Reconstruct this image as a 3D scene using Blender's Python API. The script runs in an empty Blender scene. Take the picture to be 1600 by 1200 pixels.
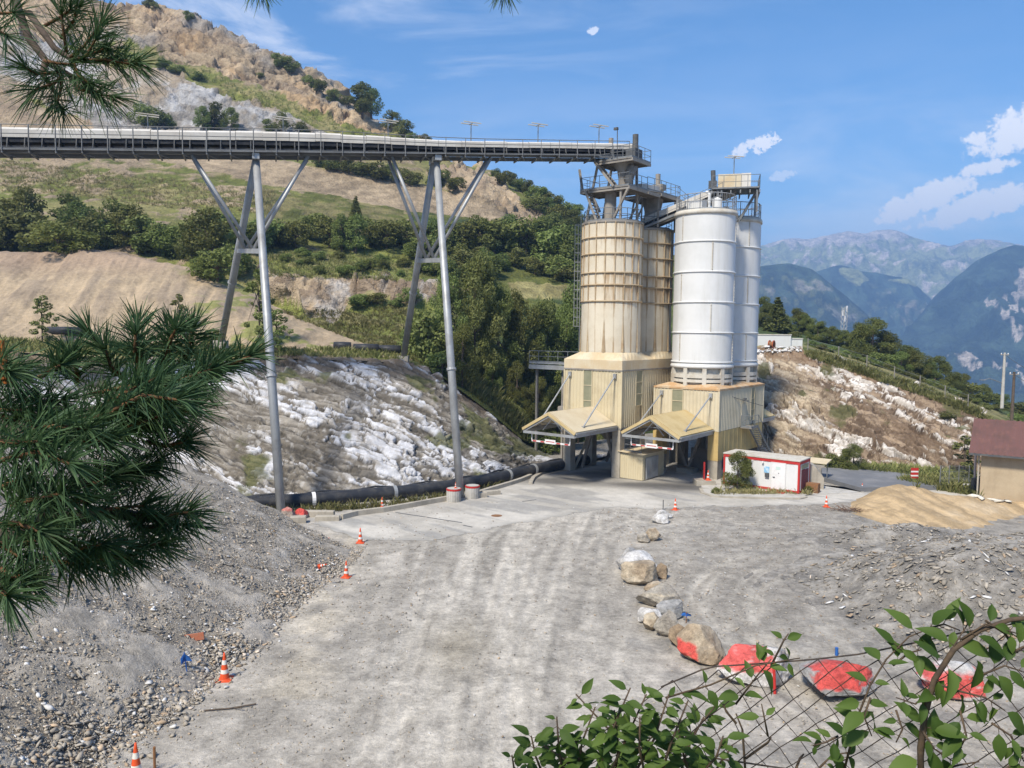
import bpy, math, random
import numpy as np
from mathutils import Vector, Matrix
from mathutils.bvhtree import BVHTree
random.seed(7)
RNG = np.random.default_rng(7)
sc = bpy.context.scene
COL = sc.collection
# ------------------------------------------------------------------ camera
F = 1200.0; PITCH = math.radians(4.0); ROLL = 0.0105
CAM = np.array([0.0, 0.0, 12.0])
FW = np.array([0, math.cos(PITCH), -math.sin(PITCH)])
R0 = np.array([1.0, 0, 0]); U0 = np.array([0, math.sin(PITCH), math.cos(PITCH)])
RT = math.cos(ROLL)*R0 + math.sin(ROLL)*U0
UP = -math.sin(ROLL)*R0 + math.cos(ROLL)*U0
cd = bpy.data.cameras.new('camera'); cam = bpy.data.objects.new('camera', cd); COL.objects.link(cam)
cd.sensor_width = 36; cd.lens = 36*F/1600; cd.clip_start = 0.05; cd.clip_end = 60000
M = Matrix(((RT[0], UP[0], -FW[0], CAM[0]), (RT[1], UP[1], -FW[1], CAM[1]), (RT[2], UP[2], -FW[2], CAM[2]), (0, 0, 0, 1)))
cam.matrix_world = M
sc.camera = cam
def ray(px, py):
    return FW + (px-800)/F*RT - (py-600)/F*UP
def at(px, py, d):
    r = ray(px, py); return CAM + r*(d/r[1])
def gnd(px, py, z=0.0):
    r = ray(px, py); return CAM + r*((z-CAM[2])/r[2])
def proj(P):
    v = np.asarray(P, float)-CAM
    w = v@FW
    return 800+F*(v@RT)/w, 600-F*(v@UP)/w
def dz(px, d, z):
    """row point at pixel column px, depth d, height z"""
    p = np.array([(px-800)/F*d, d, z])
    for _ in range(3):
        q = proj(p); p[0] += (px-q[0])*d/F
    return p
V = Vector
# ------------------------------------------------------------------ noise
def _h(ix, iy, iz, s):
    n = (ix.astype(np.int64)*374761393 + iy.astype(np.int64)*668265263 + iz.astype(np.int64)*2147483647 + s*1274126177) & 0xffffffff
    n = ((n ^ (n >> 13))*1274126177) & 0xffffffff
    n = ((n ^ (n >> 16))*2246822519) & 0xffffffff
    n = n ^ (n >> 15)
    return (n & 0xffffff)/float(0xffffff)
def vnoise(P, s=0):
    P = np.asarray(P, float); i = np.floor(P).astype(np.int64); f = P-i; f = f*f*f*(f*(f*6-15)+10)
    r = 0
    for dx in (0, 1):
        wx = f[..., 0] if dx else 1-f[..., 0]
        for dy in (0, 1):
            wy = f[..., 1] if dy else 1-f[..., 1]
            for dzz in (0, 1):
                wz = f[..., 2] if dzz else 1-f[..., 2]
                r = r + wx*wy*wz*_h(i[..., 0]+dx, i[..., 1]+dy, i[..., 2]+dzz, s)
    return r*2-1
def fbm(P, oct=4, s=0, gain=.5):
    P = np.asarray(P, float); a = 1; r = 0; t = 0
    for k in range(oct):
        r = r + a*vnoise(P*(2.03**k)+17.3*k, s+k); t += a; a *= gain
    return r/t
def sstep(a, b, x):
    t = np.clip((x-a)/(b-a), 0, 1); return t*t*(3-2*t)
def pin(poly, X, Y):
    """points in polygon, vectorised"""
    r = np.zeros(X.shape, bool); n = len(poly); j = n-1
    for i in range(n):
        xi, yi = poly[i]; xj, yj = poly[j]
        if yi != yj:
            r ^= ((yi > Y) != (yj > Y)) & (X < (xj-xi)*(Y-yi)/(yj-yi)+xi)
        j = i
    return r
# ------------------------------------------------------------------ mesh builder
class MB:
    def __init__(s): s.v = []; s.f = []; s.n = 0; s.c = []
    def add(s, v, f, c=None):
        v = np.asarray(v, float).reshape(-1, 3)
        s.f += [tuple(int(i)+s.n for i in q) for q in f]; s.v.append(v); s.n += len(v)
        if c is not None: s.c.append(np.tile(np.asarray(c, float), (len(v), 1)) if np.ndim(c) == 1 else np.asarray(c, float))
        return s
    def box(s, x0, y0, z0, x1, y1, z1, bev=0):
        v = [(x0,y0,z0),(x1,y0,z0),(x1,y1,z0),(x0,y1,z0),(x0,y0,z1),(x1,y0,z1),(x1,y1,z1),(x0,y1,z1)]
        return s.add(v, [(3,2,1,0),(4,5,6,7),(0,1,5,4),(1,2,6,5),(2,3,7,6),(3,0,4,7)])
    def beam(s, a, b, w, h, up=(0,0,1)):
        """rectangular bar from a to b"""
        a = np.asarray(a, float); b = np.asarray(b, float); d = b-a; L = np.linalg.norm(d); d = d/L
        u = np.asarray(up, float)
        if abs(d@u) > .98: u = np.array([1.0, 0, 0])
        x = np.cross(d, u); x /= np.linalg.norm(x); y = np.cross(x, d)
        v = []
        for q in (a, b):
            for i, j in ((-1,-1),(1,-1),(1,1),(-1,1)): v.append(q+x*i*w/2+y*j*h/2)
        return s.add(v, [(0,1,2,3),(7,6,5,4),(0,4,5,1),(1,5,6,2),(2,6,7,3),(3,7,4,0)])
    def tube(s, pts, r, n=8, cap=True):
        pts = [np.asarray(p, float) for p in pts]; m = len(pts)
        rs = r if hasattr(r, '__len__') else [r]*m
        v = []; prev = None
        for k, p in enumerate(pts):
            d = pts[min(k+1, m-1)]-pts[max(k-1, 0)]; d = d/(np.linalg.norm(d)+1e-9)
            if prev is None:
                u = np.array([0,0,1.0]) if abs(d[2]) < .9 else np.array([1.0,0,0])
                x = np.cross(d, u)
            else: x = prev-d*(prev@d)
            x /= np.linalg.norm(x); y = np.cross(d, x); prev = x
            for i in range(n):
                a = 2*math.pi*i/n; v.append(p+(x*math.cos(a)+y*math.sin(a))*rs[k])
        f = []
        for k in range(m-1):
            for i in range(n):
                j = (i+1) % n; f.append((k*n+i, k*n+j, (k+1)*n+j, (k+1)*n+i))
        if cap: f.append(tuple(range(n-1, -1, -1))); f.append(tuple((m-1)*n+i for i in range(n)))
        return s.add(v, f)
    def lathe(s, prof, n=32, c=(0,0,0), a0=0, a1=2*math.pi):
        full = abs(a1-a0) > 6.28; k = n if full else n+1
        v = []; c = np.asarray(c, float)
        for r, z in prof:
            for i in range(k):
                a = a0+(a1-a0)*i/n; v.append(c+np.array([r*math.cos(a), r*math.sin(a), z]))
        f = []
        for j in range(len(prof)-1):
            for i in range(n):
                q = (i+1) % k if full else i+1
                f.append((j*k+i, j*k+q, (j+1)*k+q, (j+1)*k+i))
        return s.add(v, f)
    def poly(s, pts, th):
        """flat polygon (list of 3d points) thickened along its normal"""
        p = np.asarray(pts, float); nrm = np.cross(p[1]-p[0], p[2]-p[0]); nrm /= np.linalg.norm(nrm); n = len(p)
        v = np.vstack([p, p-nrm*th])
        f = [tuple(range(n)), tuple(range(2*n-1, n-1, -1))]+[(i, i+n, (i+1) % n+n, (i+1) % n) for i in range(n)]
        return s.add(v, f)
    def build(s, name, mat, parent=None, smooth=False, loc=None):
        me = bpy.data.meshes.new(name)
        v = np.vstack(s.v) if s.v else np.zeros((0,3))
        me.from_pydata(v.tolist(), [], s.f)
        if s.c:
            c = np.vstack(s.c); c4 = np.ones((len(c), 4)); c4[:, :c.shape[1]] = c
            at_ = me.color_attributes.new('Col', 'FLOAT_COLOR', 'POINT'); at_.data.foreach_set('color', c4.ravel())
        if smooth: me.polygons.foreach_set('use_smooth', [True]*len(me.polygons))
        me.materials.append(mat); me.update()
        o = bpy.data.objects.new(name, me); COL.objects.link(o)
        if parent is not None: o.parent = parent
        if loc is not None: o.location = loc
        return o
def grid_obj(name, P, mat, col=None, uv=None, smooth=True, parent=None):
    """P: (nv,nu,3) array -> mesh"""
    nv, nu = P.shape[:2]
    idx = np.arange(nv*nu).reshape(nv, nu)
    q = np.stack([idx[:-1, :-1], idx[:-1, 1:], idx[1:, 1:], idx[1:, :-1]], -1).reshape(-1, 4)
    return raw_obj(name, P.reshape(-1, 3), q, mat, None if col is None else col.reshape(nv*nu, -1), smooth, parent)
def raw_obj(name, v, q, mat, col=None, smooth=False, parent=None):
    me = bpy.data.meshes.new(name)
    v = np.ascontiguousarray(v, np.float32); q = np.ascontiguousarray(q, np.int32); k = q.shape[1]
    me.vertices.add(len(v)); me.vertices.foreach_set('co', v.ravel())
    me.loops.add(q.size); me.loops.foreach_set('vertex_index', q.ravel())
    me.polygons.add(len(q)); me.polygons.foreach_set('loop_start', np.arange(len(q), dtype=np.int32)*k)
    me.polygons.foreach_set('loop_total', np.full(len(q), k, np.int32))
    if smooth: me.polygons.foreach_set('use_smooth', np.ones(len(q), bool))
    me.update(calc_edges=True); me.validate()
    if col is not None:
        c4 = np.ones((len(v), 4), np.float32); c4[:, :col.shape[1]] = col
        a = me.color_attributes.new('Col', 'FLOAT_COLOR', 'POINT'); a.data.foreach_set('color', c4.ravel())
    me.materials.append(mat)
    o = bpy.data.objects.new(name, me); COL.objects.link(o)
    if parent is not None: o.parent = parent
    return o
def tag(o, label=None, cat=None, group=None, kind=None):
    if label: o['label'] = label
    if cat: o['category'] = cat
    if group: o['group'] = group
    if kind: o['kind'] = kind
    return o
def empty(name, loc, rz=0, label=None, cat=None, group=None):
    o = bpy.data.objects.new(name, None); COL.objects.link(o); o.location = loc; o.rotation_euler = (0, 0, rz)
    o.empty_display_size = .2
    return tag(o, label, cat, group)
def copy_tree(o, parent=None):
    c = o.copy(); COL.objects.link(c)
    if parent is not None: c.parent = parent
    for ch in list(o.children): copy_tree(ch, c)
    return c
ORD = ['first','second','third','fourth','fifth','sixth','seventh','eighth','ninth','tenth','eleventh','twelfth','thirteenth','fourteenth','fifteenth','sixteenth','seventeenth','eighteenth','nineteenth','twentieth','twenty-first','twenty-second','twenty-third','twenty-fourth','twenty-fifth','twenty-sixth','twenty-seventh','twenty-eighth','twenty-ninth','thirtieth']
# ------------------------------------------------------------------ materials
class NT:
    def __init__(s, name):
        s.m = bpy.data.materials.new(name); s.m.use_nodes = True; s.t = s.m.node_tree; s.t.nodes.clear()
        s.out = s.n('ShaderNodeOutputMaterial'); s.b = s.n('ShaderNodeBsdfPrincipled'); s.l(s.b.outputs[0], s.out.inputs[0])
        s.b.inputs['Specular IOR Level'].default_value = .25
    def n(s, t, **k):
        x = s.t.nodes.new(t)
        for a, b in k.items(): setattr(x, a, b)
        return x
    def l(s, a, b): s.t.links.new(a, b)
    def set(s, sock, val):
        if hasattr(val, 'links') or isinstance(val, bpy.types.NodeSocket): s.l(val, sock)
        else: sock.default_value = val
    def coord(s, scale=(1,1,1), kind='Object'):
        c = s.n('ShaderNodeTexCoord'); m = s.n('ShaderNodeMapping'); m.inputs['Scale'].default_value = scale
        s.l(c.outputs[kind], m.inputs[0]); return m.outputs[0]
    def noise(s, scale, detail=5, rough=.6, vec=None, dist=0):
        x = s.n('ShaderNodeTexNoise'); x.inputs['Scale'].default_value = scale; x.inputs['Detail'].default_value = detail
        x.inputs['Roughness'].default_value = rough; x.inputs['Distortion'].default_value = dist
        if vec is not None: s.l(vec, x.inputs['Vector'])
        return x.outputs['Fac']
    def vor(s, scale, vec=None, feature='F1', out='Distance'):
        x = s.n('ShaderNodeTexVoronoi'); x.feature = feature; x.inputs['Scale'].default_value = scale
        if vec is not None: s.l(vec, x.inputs['Vector'])
        return x.outputs[out]
    def ramp(s, fac, a, b, lo=0.0, hi=1.0):
        x = s.n('ShaderNodeMapRange'); x.interpolation_type = 'SMOOTHSTEP'
        s.set(x.inputs[0], fac); x.inputs[1].default_value = a; x.inputs[2].default_value = b
        x.inputs[3].default_value = lo; x.inputs[4].default_value = hi; return x.outputs[0]
    def math(s, op, a, b=0.0):
        x = s.n('ShaderNodeMath', operation=op); s.set(x.inputs[0], a); s.set(x.inputs[1], b); return x.outputs[0]
    def mix(s, fac, a, b, mode='MIX'):
        x = s.n('ShaderNodeMix', data_type='RGBA', blend_type=mode)
        s.set(x.inputs[0], fac)
        for i, q in ((6, a), (7, b)):
            s.set(x.inputs[i], q if isinstance(q, bpy.types.NodeSocket) else (*q, 1))
        return x.outputs[2]
    def attr(s, name='Col'):
        x = s.n('ShaderNodeVertexColor'); x.layer_name = name; return x
    def bump(s, h, strength=.3, dist=.05):
        x = s.n('ShaderNodeBump'); x.inputs['Strength'].default_value = strength; x.inputs['Distance'].default_value = dist
        s.l(h, x.inputs['Height']); s.l(x.outputs[0], s.b.inputs['Normal']); return x
    def fin(s, col, rough=.8, metal=0.0):
        s.set(s.b.inputs['Base Color'], col if isinstance(col, bpy.types.NodeSocket) else (*col, 1))
        s.set(s.b.inputs['Roughness'], rough); s.b.inputs['Metallic'].default_value = metal
        return s.m
def weathered(name, c, c2, scale=1.2, rough=.7, streak=0.0, c3=None, metal=0.0, bump=.15, fine=30, amt=(.42, .68)):
    t = NT(name); v = t.coord()
    n1 = t.noise(scale, 6, .65, v)
    col = t.mix(t.ramp(n1, *amt), c, c2)
    if streak:
        vs = t.coord((1, 1, .08)); n2 = t.noise(scale*3, 5, .7, vs)
        col = t.mix(t.math('MULTIPLY', t.ramp(n2, .5, .72), streak), col, c3 or c2)
    n3 = t.noise(fine, 3, .7, v)
    col = t.mix(t.ramp(n3, .3, .75, 0, .22), col, tuple(x*.55 for x in c))
    t.bump(n3, bump, .02)
    return t.fin(col, rough, metal)
def attr_mat(name, var=.3, s1=.35, s2=6, s3=40, bump=.5, bdist=.08, rough=.92, warm=None):
    """surface colour held on the mesh, broken up by noise of three sizes"""
    t = NT(name); v = t.coord(); a = t.attr()
    n1 = t.noise(s1, 5, .6, v); n2 = t.noise(s2, 5, .7, v); n3 = t.noise(s3, 3, .8, v)
    g = t.math('ADD', t.math('MULTIPLY', n1, .35), t.math('ADD', t.math('MULTIPLY', n2, .4), t.math('MULTIPLY', n3, .25)))
    g = t.ramp(g, .32, .68, 1-var, 1+var)
    x = t.n('ShaderNodeMix', data_type='RGBA', blend_type='MULTIPLY'); x.inputs[0].default_value = 1
    t.l(a.outputs[0], x.inputs[6]); t.l(g, x.inputs[7])
    hgt = t.math('ADD', t.math('MULTIPLY', n2, 1.0), t.math('MULTIPLY', n3, .5))
    t.bump(hgt, bump, bdist)
    return t.fin(x.outputs[2], rough)
def leaf_mat(name, a, b, trans=.35, hue=.03):
    t = NT(name); at_ = t.attr(); oi = t.n('ShaderNodeObjectInfo')
    col = t.mix(at_.outputs[0], a, b)
    hs = t.n('ShaderNodeHueSaturation'); t.l(col, hs.inputs['Color'])
    t.l(t.ramp(oi.outputs['Random'], 0, 1, .5-hue, .5+hue*.6), hs.inputs['Hue'])
    t.l(t.ramp(oi.outputs['Random'], 0, 1, .75, 1.25), hs.inputs['Value'])
    t.fin(hs.outputs[0], .6)
    tr = t.n('ShaderNodeBsdfTranslucent'); t.l(hs.outputs[0], tr.inputs[0])
    mx = t.n('ShaderNodeMixShader'); mx.inputs[0].default_value = trans
    t.l(t.b.outputs[0], mx.inputs[1]); t.l(tr.outputs[0], mx.inputs[2]); t.l(mx.outputs[0], t.out.inputs[0])
    return t.m
HAZE = 3.1e-4
# ------------------------------------------------------------------ light, sky, haze
SUN_AZ = np.array([-.55, -.83]); SUN_AZ /= np.linalg.norm(SUN_AZ); SUN_EL = math.radians(50)
sd = np.array([SUN_AZ[0]*math.cos(SUN_EL), SUN_AZ[1]*math.cos(SUN_EL), math.sin(SUN_EL)])
sl = bpy.data.lights.new('sun', 'SUN'); sl.energy = 3.7; sl.angle = math.radians(9); sl.color = (1, .925, .80)
so = bpy.data.objects.new('sun', sl); COL.objects.link(so)
so.rotation_euler = V(tuple(sd)).to_track_quat('Z', 'Y').to_euler(); so.location = (-60, -20, 90)
w = bpy.data.worlds.new('World'); sc.world = w; w.use_nodes = True
t = w.node_tree; t.nodes.clear()
class WT(NT):
    def __init__(s, tree): s.t = tree
wt = WT(t)
sky = wt.n('ShaderNodeTexSky'); sky.sky_type = 'NISHITA'; sky.sun_disc = False
sky.sun_elevation = SUN_EL; sky.sun_rotation = math.atan2(SUN_AZ[0], SUN_AZ[1])
sky.altitude = 600; sky.air_density = 1.0; sky.dust_density = .6; sky.ozone_density = 2.2
bg = wt.n('ShaderNodeBackground'); bg.inputs[1].default_value = .104
hs = wt.n('ShaderNodeHueSaturation'); hs.inputs['Saturation'].default_value = 1.27; wt.l(sky.outputs[0], hs.inputs['Color']); wt.l(hs.outputs[0], bg.inputs[0])
tc = wt.n('ShaderNodeTexCoord'); dirv = tc.outputs['Generated']
def vdot(v, c):
    x = wt.n('ShaderNodeVectorMath', operation='DOT_PRODUCT'); wt.l(v, x.inputs[0]); x.inputs[1].default_value = tuple(c); return x.outputs['Value']
puff = wt.noise(38, 10, .66, dirv); puff2 = wt.noise(130, 4, .6, dirv)
pf = wt.math('ADD', wt.math('MULTIPLY', wt.math('SUBTRACT', puff, .5), 2.6), wt.math('MULTIPLY', wt.math('SUBTRACT', puff2, .5), 1.7))
puff3 = wt.noise(330, 5, .65, dirv)
pfs = wt.math('ADD', wt.math('MULTIPLY', wt.math('SUBTRACT', puff2, .5), 3.2), wt.math('MULTIPLY', wt.math('SUBTRACT', puff3, .5), 2.0))
acc = None
# small cumulus puffs: centre column/row of the photo, half sizes, tilt, strength
for (px, py, a, b, rot, k) in [(1585,205,62,30,.28,1.1),(1545,262,38,11,.1,.95),(1445,312,72,22,.3,1.1),(1530,322,95,22,.25,1.15),(1410,330,50,11,.3,.9),
                           (1162,232,20,9,.5,.85),(1196,222,22,12,.5,.9),(1222,274,20,8,.1,.5),(926,48,8,6,.3,.6),(1480,345,60,9,.15,.8)]:
    d = ray(px, py); d = d/np.linalg.norm(d)
    ex = np.cross(d, [0, 0, 1]); ex /= np.linalg.norm(ex); ey = np.cross(ex, d)
    ux = ex*math.cos(rot)+ey*math.sin(rot); uy = -ex*math.sin(rot)+ey*math.cos(rot)
    L = np.linalg.norm(ray(px, py))*F
    x = wt.math('MULTIPLY', vdot(dirv, ux), L/a/1.12); y = wt.math('MULTIPLY', vdot(dirv, uy), L/b/1.2)
    r2 = wt.math('ADD', wt.math('MULTIPLY', x, x), wt.math('MULTIPLY', y, y))
    front = wt.math('GREATER_THAN', vdot(dirv, d), .5)
    e = wt.math('SUBTRACT', 1.0, r2); e = wt.math('MAXIMUM', e, -3.0)
    al = wt.ramp(wt.math('ADD', e, pfs if a < 30 else pf), .0, .62, 0, min(1, 1.05*k))
    al = wt.math('MULTIPLY', wt.math('MULTIPLY', al, front), 1.0)
    acc = al if acc is None else wt.math('MAXIMUM', acc, al)
# thin cirrus veils, stretched
mp = wt.n('ShaderNodeMapping'); wt.l(dirv, mp.inputs[0]); mp.inputs['Rotation'].default_value = (0, .35, .4); mp.inputs['Scale'].default_value = (1.2, 4, 7)
ci = wt.noise(2.6, 8, .62, mp.outputs[0], .6)
lft = wt.ramp(vdot(dirv, (1, 0, 0)), -.55, .28, 1, 0.05)
ci = wt.math('MULTIPLY', wt.ramp(ci, .44, .74, 0, .85), lft)
low = wt.math('MULTIPLY', wt.ramp(wt.noise(2.2, 6, .6, mp.outputs[0], .4), .36, .7, 0, .55), wt.ramp(vdot(dirv, (0, 0, 1)), .36, .05, 0, 1))
acc = wt.math('MAXIMUM', acc, wt.math('MAXIMUM', ci, low))
acc = wt.math('MINIMUM', acc, .96)
cb = wt.n('ShaderNodeBackground'); cb.inputs[0].default_value = (.98, .97, .98, 1); cb.inputs[1].default_value = .80
mx = wt.n('ShaderNodeMixShader'); wt.l(acc, mx.inputs[0]); wt.l(bg.outputs[0], mx.inputs[1]); wt.l(cb.outputs[0], mx.inputs[2])
wo = wt.n('ShaderNodeOutputWorld'); wt.l(mx.outputs[0], wo.inputs[0])
sc.view_settings.view_transform = 'Standard'; sc.view_settings.look = 'None'; sc.view_settings.gamma = 1; sc.view_settings.exposure = 0.9
sc.cycles.use_denoising = True; sc.cycles.max_bounces = 5; sc.cycles.diffuse_bounces = 3; sc.cycles.transparent_max_bounces = 6
sc.cycles.caustics_reflective = False; sc.cycles.caustics_refractive = False
hz = MB().box(-9500, -3100, -471, 9500, 12500, 660).build('haze', bpy.data.materials.new('haze_air')); hz['kind'] = 'stuff'
hm = hz.data.materials[0]; hm.use_nodes = True; ht = hm.node_tree; ht.nodes.clear()
pv = ht.nodes.new('ShaderNodeVolumePrincipled'); pv.inputs['Color'].default_value = (.31, .56, 1.0, 1); pv.inputs['Density'].default_value = HAZE
ho = ht.nodes.new('ShaderNodeOutputMaterial'); ht.links.new(pv.outputs[0], ho.inputs['Volume'])
# ------------------------------------------------------------------ terrain helpers
def wp(q):
    return dz(q[1], q[2], q[3]) if q[0] == 'z' else at(*q)
def loft(rows, nu, nv, smooth=1):
    R = []
    for row in rows:
        W = np.array([wp(q) for q in row]); X = np.array([q[1] if q[0] == 'z' else q[0] for q in row], float)
        xs = np.linspace(X[0], X[-1], nu)
        R.append(np.stack([np.interp(xs, X, W[:, k]) for k in range(3)], 1))
    R = np.array(R)
    ker = np.array([1, 4, 6, 4, 1.])/16
    for _ in range(smooth*max(1, nu//60)):
        pad = np.concatenate([R[:, :1], R[:, :1], R, R[:, -1:], R[:, -1:]], 1)
        R2 = sum(ker[i]*pad[:, i:i+nu] for i in range(5)); R2[:, 0] = R[:, 0]; R2[:, -1] = R[:, -1]; R = R2
    dl = np.linalg.norm(np.diff(R, axis=0), axis=2).mean(1); cum = np.concatenate([[0], np.cumsum(dl)])
    vs = np.linspace(0, cum[-1], nv); P = np.zeros((nv, nu, 3))
    for k, vv in enumerate(vs):
        i = min(np.searchsorted(cum, vv, 'right')-1, len(rows)-2); f = (vv-cum[i])/(cum[i+1]-cum[i])
        P[k] = R[i]*(1-f)+R[i+1]*f
    return P
def normals(P):
    du = np.gradient(P, axis=1); dv = np.gradient(P, axis=0); n = np.cross(du, dv); n /= np.linalg.norm(n, axis=2, keepdims=True)+1e-9
    return np.where(n[..., 2:3] < -.2, -n, n)
def pix(P):
    v = P-CAM; ww = v@FW
    return 800+F*(v@RT)/ww, 600-F*(v@UP)/ww
def lerp(a, b, t): return np.asarray(a)*(1-t[..., None])+np.asarray(b)*t[..., None]
def strata(s, t, ang, seed, f1=.9, amp=.5):
    """bedded rock: layers broken into blocks; gives relief, plate id value, fresh-face mask, bedding coordinates"""
    ca, sa = math.cos(ang), math.sin(ang)
    a = s*ca-t*sa; b = s*sa+t*ca; Z = np.zeros_like(a)
    jit = fbm(np.stack([a*2.2*f1, b*2.8*f1, Z+seed], -1), 4, seed+11)
    h = 0; pid = 0; edge = 0
    for k, (fr, am, el) in enumerate(((f1, 1.0, .26), (f1*2.3, .7, .28), (f1*5.1, .20, .30))):
        wv = fbm(np.stack([a*.2*fr, b*.35*fr, Z+k*9+seed], -1), 4, seed)*1.5+jit*.28
        kk = b*fr+wv; idn = np.floor(kk); fb = kk-idn
        ka = a*el*fr+_h(idn.astype(int), idn.astype(int)*0+k, idn.astype(int)*0, seed)*13+jit*.35+.25*fb; ida = np.floor(ka); fa_ = ka-ida
        rnd = _h(ida.astype(int), idn.astype(int), (idn*0).astype(int)+k, seed+3)
        prof = np.where(fb < .78, .35+.65*fb/.78, (1-fb)/.22)*np.clip(np.minimum(fa_, 1-fa_)/.07, .25, 1)
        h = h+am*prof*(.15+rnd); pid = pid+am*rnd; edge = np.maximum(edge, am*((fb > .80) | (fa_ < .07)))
    return h*amp, pid/1.9, a, b, edge
BV = []
def bvh(o):
    me = o.data; v = [tuple(x.co) for x in me.vertices]; f = [tuple(p.vertices) for p in me.polygons]
    BV.append(BVHTree.FromPolygons(v, f)); return o
def hit(px, py):
    """nearest terrain point seen at a photo pixel"""
    r = ray(px, py); best = None
    for b in BV:
        loc, nrm, i, dd = b.ray_cast(V(tuple(CAM)), V(tuple(r)).normalized(), 6000)
        if loc is not None and (best is None or dd < best[1]): best = (np.array(loc), dd, np.array(nrm))
    return best
def drop(x, y, z=80):
    best = None
    for b in BV:
        loc, nrm, i, dd = b.ray_cast(V((x, y, z)), V((0, 0, -1)), 200)
        if loc is not None and (best is None or loc[2] > best): best = loc[2]
    return 0.0 if best is None else best
TAN = np.array((.40, .31, .205)); WHITE = np.array((.55, .54, .53)); BROWN = np.array((.27, .205, .14)); GREY = np.array((.26, .24, .215))
GRASS = np.array((.165, .18, .046)); DRY = np.array((.29, .255, .11)); DARK = np.array((.045, .065, .022))
# ------------------------------------------------------------------ hill with quarry terraces
bank_top = [(-220,545,60),(0,548,61),(100,556,62),(300,566,64),(450,560,66),(560,563,68),(640,568,70),(690,588,71),(760,640,72),(820,690,74),(900,720,80),(1060,745,88)]
hill_rows = [
 bank_top,
 [('z',-220,78,11.2),('z',0,80,11.2),('z',200,82,11.2),('z',420,82,11),('z',560,80,10.5),('z',700,82,9),('z',900,88,4),('z',1060,96,2)],
 [(-220,425,104),(0,420,104),(200,425,104),(420,487,98),(560,492,97),(700,492,97),(800,520,98),(900,560,100),(1060,600,104)],
 [(-220,385,112),(0,385,112),(200,395,112),(430,437,104),(640,443,105),(800,448,116),(900,450,120),(1060,452,122)],
 [(-220,340,125),(0,335,125),(200,345,125),(400,382,122),(640,412,124),(820,408,132),(900,420,136),(1060,430,138)],
 [(-220,298,142),(0,300,142),(200,312,140),(420,332,140),(640,352,142),(820,352,150),(900,380,150),(1060,410,150)],
 [(-220,232,166),(0,238,164),(200,264,160),(450,292,160),(580,315,160),(700,338,162),(830,352,165),(900,372,165),(1060,410,165)],
 [(-220,190,182),(0,190,180),(200,236,176),(450,254,174),(520,268,172),(640,288,172),(750,312,172),(822,335,172),(900,358,172),(1060,405,172)],
 [(-220,100,196),(0,112,192),(200,190,188),(400,232,186),(520,248,184),(640,270,183),(760,298,182),(830,322,180),(900,348,180),(1060,400,180)],
 [(-220,20,224),(0,42,222),(230,100,212),(400,145,210),(600,212,206),(700,255,203),(790,290,196),(850,315,192),(900,344,188),(1060,398,186)],
 [(-220,-170,268),(0,-85,260),(100,-25,254),(160,8,250),(235,15,247),(310,34,245),(370,55,242),(430,92,240),(480,120,237),(530,150,235),(580,185,232),(640,222,229),(700,252,224),(790,272,214),(850,300,208),(900,337,200),(960,372,195),(1060,420,190)],
]
back = [(q[0], q[1]+14, q[2]+45) for q in hill_rows[-1]]
hill_rows.append(back)
P = loft(hill_rows, 560, 430, 1)
PX, PY = pix(P)
N = normals(P)
wx = PX+fbm(np.stack([PX/45, PY/28, 0*PX], -1), 4, 3)*26; wy = PY+fbm(np.stack([PX/45, PY/28, 0*PX+5], -1), 4, 9)*15
up_cliff = pin([(-300,-300),(160,-10),(310,25),(430,85),(530,140),(640,212),(690,250),(600,222),(520,192),(400,132),(300,100),(200,62),(90,70),(-300,60)], wx, wy)
white_r = pin([(-100,60),(60,62),(130,92),(180,112),(240,104),(330,135),(420,158),(470,185),(520,218),(560,250),(180,222),(130,190),(60,150),(-100,120)], wx, wy)
diag = pin([(180,62),(230,70),(330,112),(420,150),(540,190),(650,232),(600,238),(480,196),(380,156),(250,112)], wx, wy)
midtan = pin([(-300,140),(0,130),(130,190),(200,232),(0,242),(-300,232)], wx, wy)
ramp = pin([(150,232),(330,245),(450,252),(520,268),(640,288),(750,312),(822,335),(845,354),(700,340),(580,317),(450,294),(300,262)], PX+.3*(wx-PX), PY+.3*(wy-PY))
slope = pin([(-300,240),(200,250),(430,292),(430,330),(300,320),(100,300),(-300,295)], wx, wy)
olive = pin([(400,292),(520,305),(640,322),(640,352),(400,345)], wx, wy)
outc = pin([(670,262),(700,255),(770,272),(835,328),(790,332),(700,298)], wx, wy) | pin([(770,312),(830,325),(850,345),(800,340)], wx, wy)
ledge = pin([(408,425),(520,437),(640,436),(720,446),(700,470),(640,488),(590,462),(540,462),(520,500),(420,480)], wx, wy)
meadow = pin([(290,372),(640,398),(700,420),(640,440),(420,432),(300,410)], wx, wy) | pin([(420,484),(700,470),(720,545),(640,560),(560,535)], wx, wy)
gold = pin([(790,447),(1000,449),(1000,472),(800,468)], PX+.3*(wx-PX), PY+.4*(wy-PY))
nz = fbm(np.stack([P[..., 0]*.06, P[..., 1]*.06, P[..., 2]*.06], -1), 5, 2); nf = fbm(P*.35, 4, 8)
C = lerp(GRASS, DRY, sstep(-.15, .35, nz)); C = lerp(C, TAN*.85, sstep(.12, .32, nf+.15*nz))
C = np.where((PX > 640)[..., None] & (PY > 330)[..., None], lerp(DARK*1.3, GRASS*.8, sstep(-.2, .3, nz+nf)), C)
C = np.where(slope[..., None], lerp(lerp(GRASS*.95, DRY, sstep(-.2, .2, nf)), TAN*.95, sstep(-.02, .22, nf*.7+nz*.5)), C)
C = np.where(olive[..., None], lerp(DRY*.75, GRASS*.7, sstep(-.2, .2, nf)), C)
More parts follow.
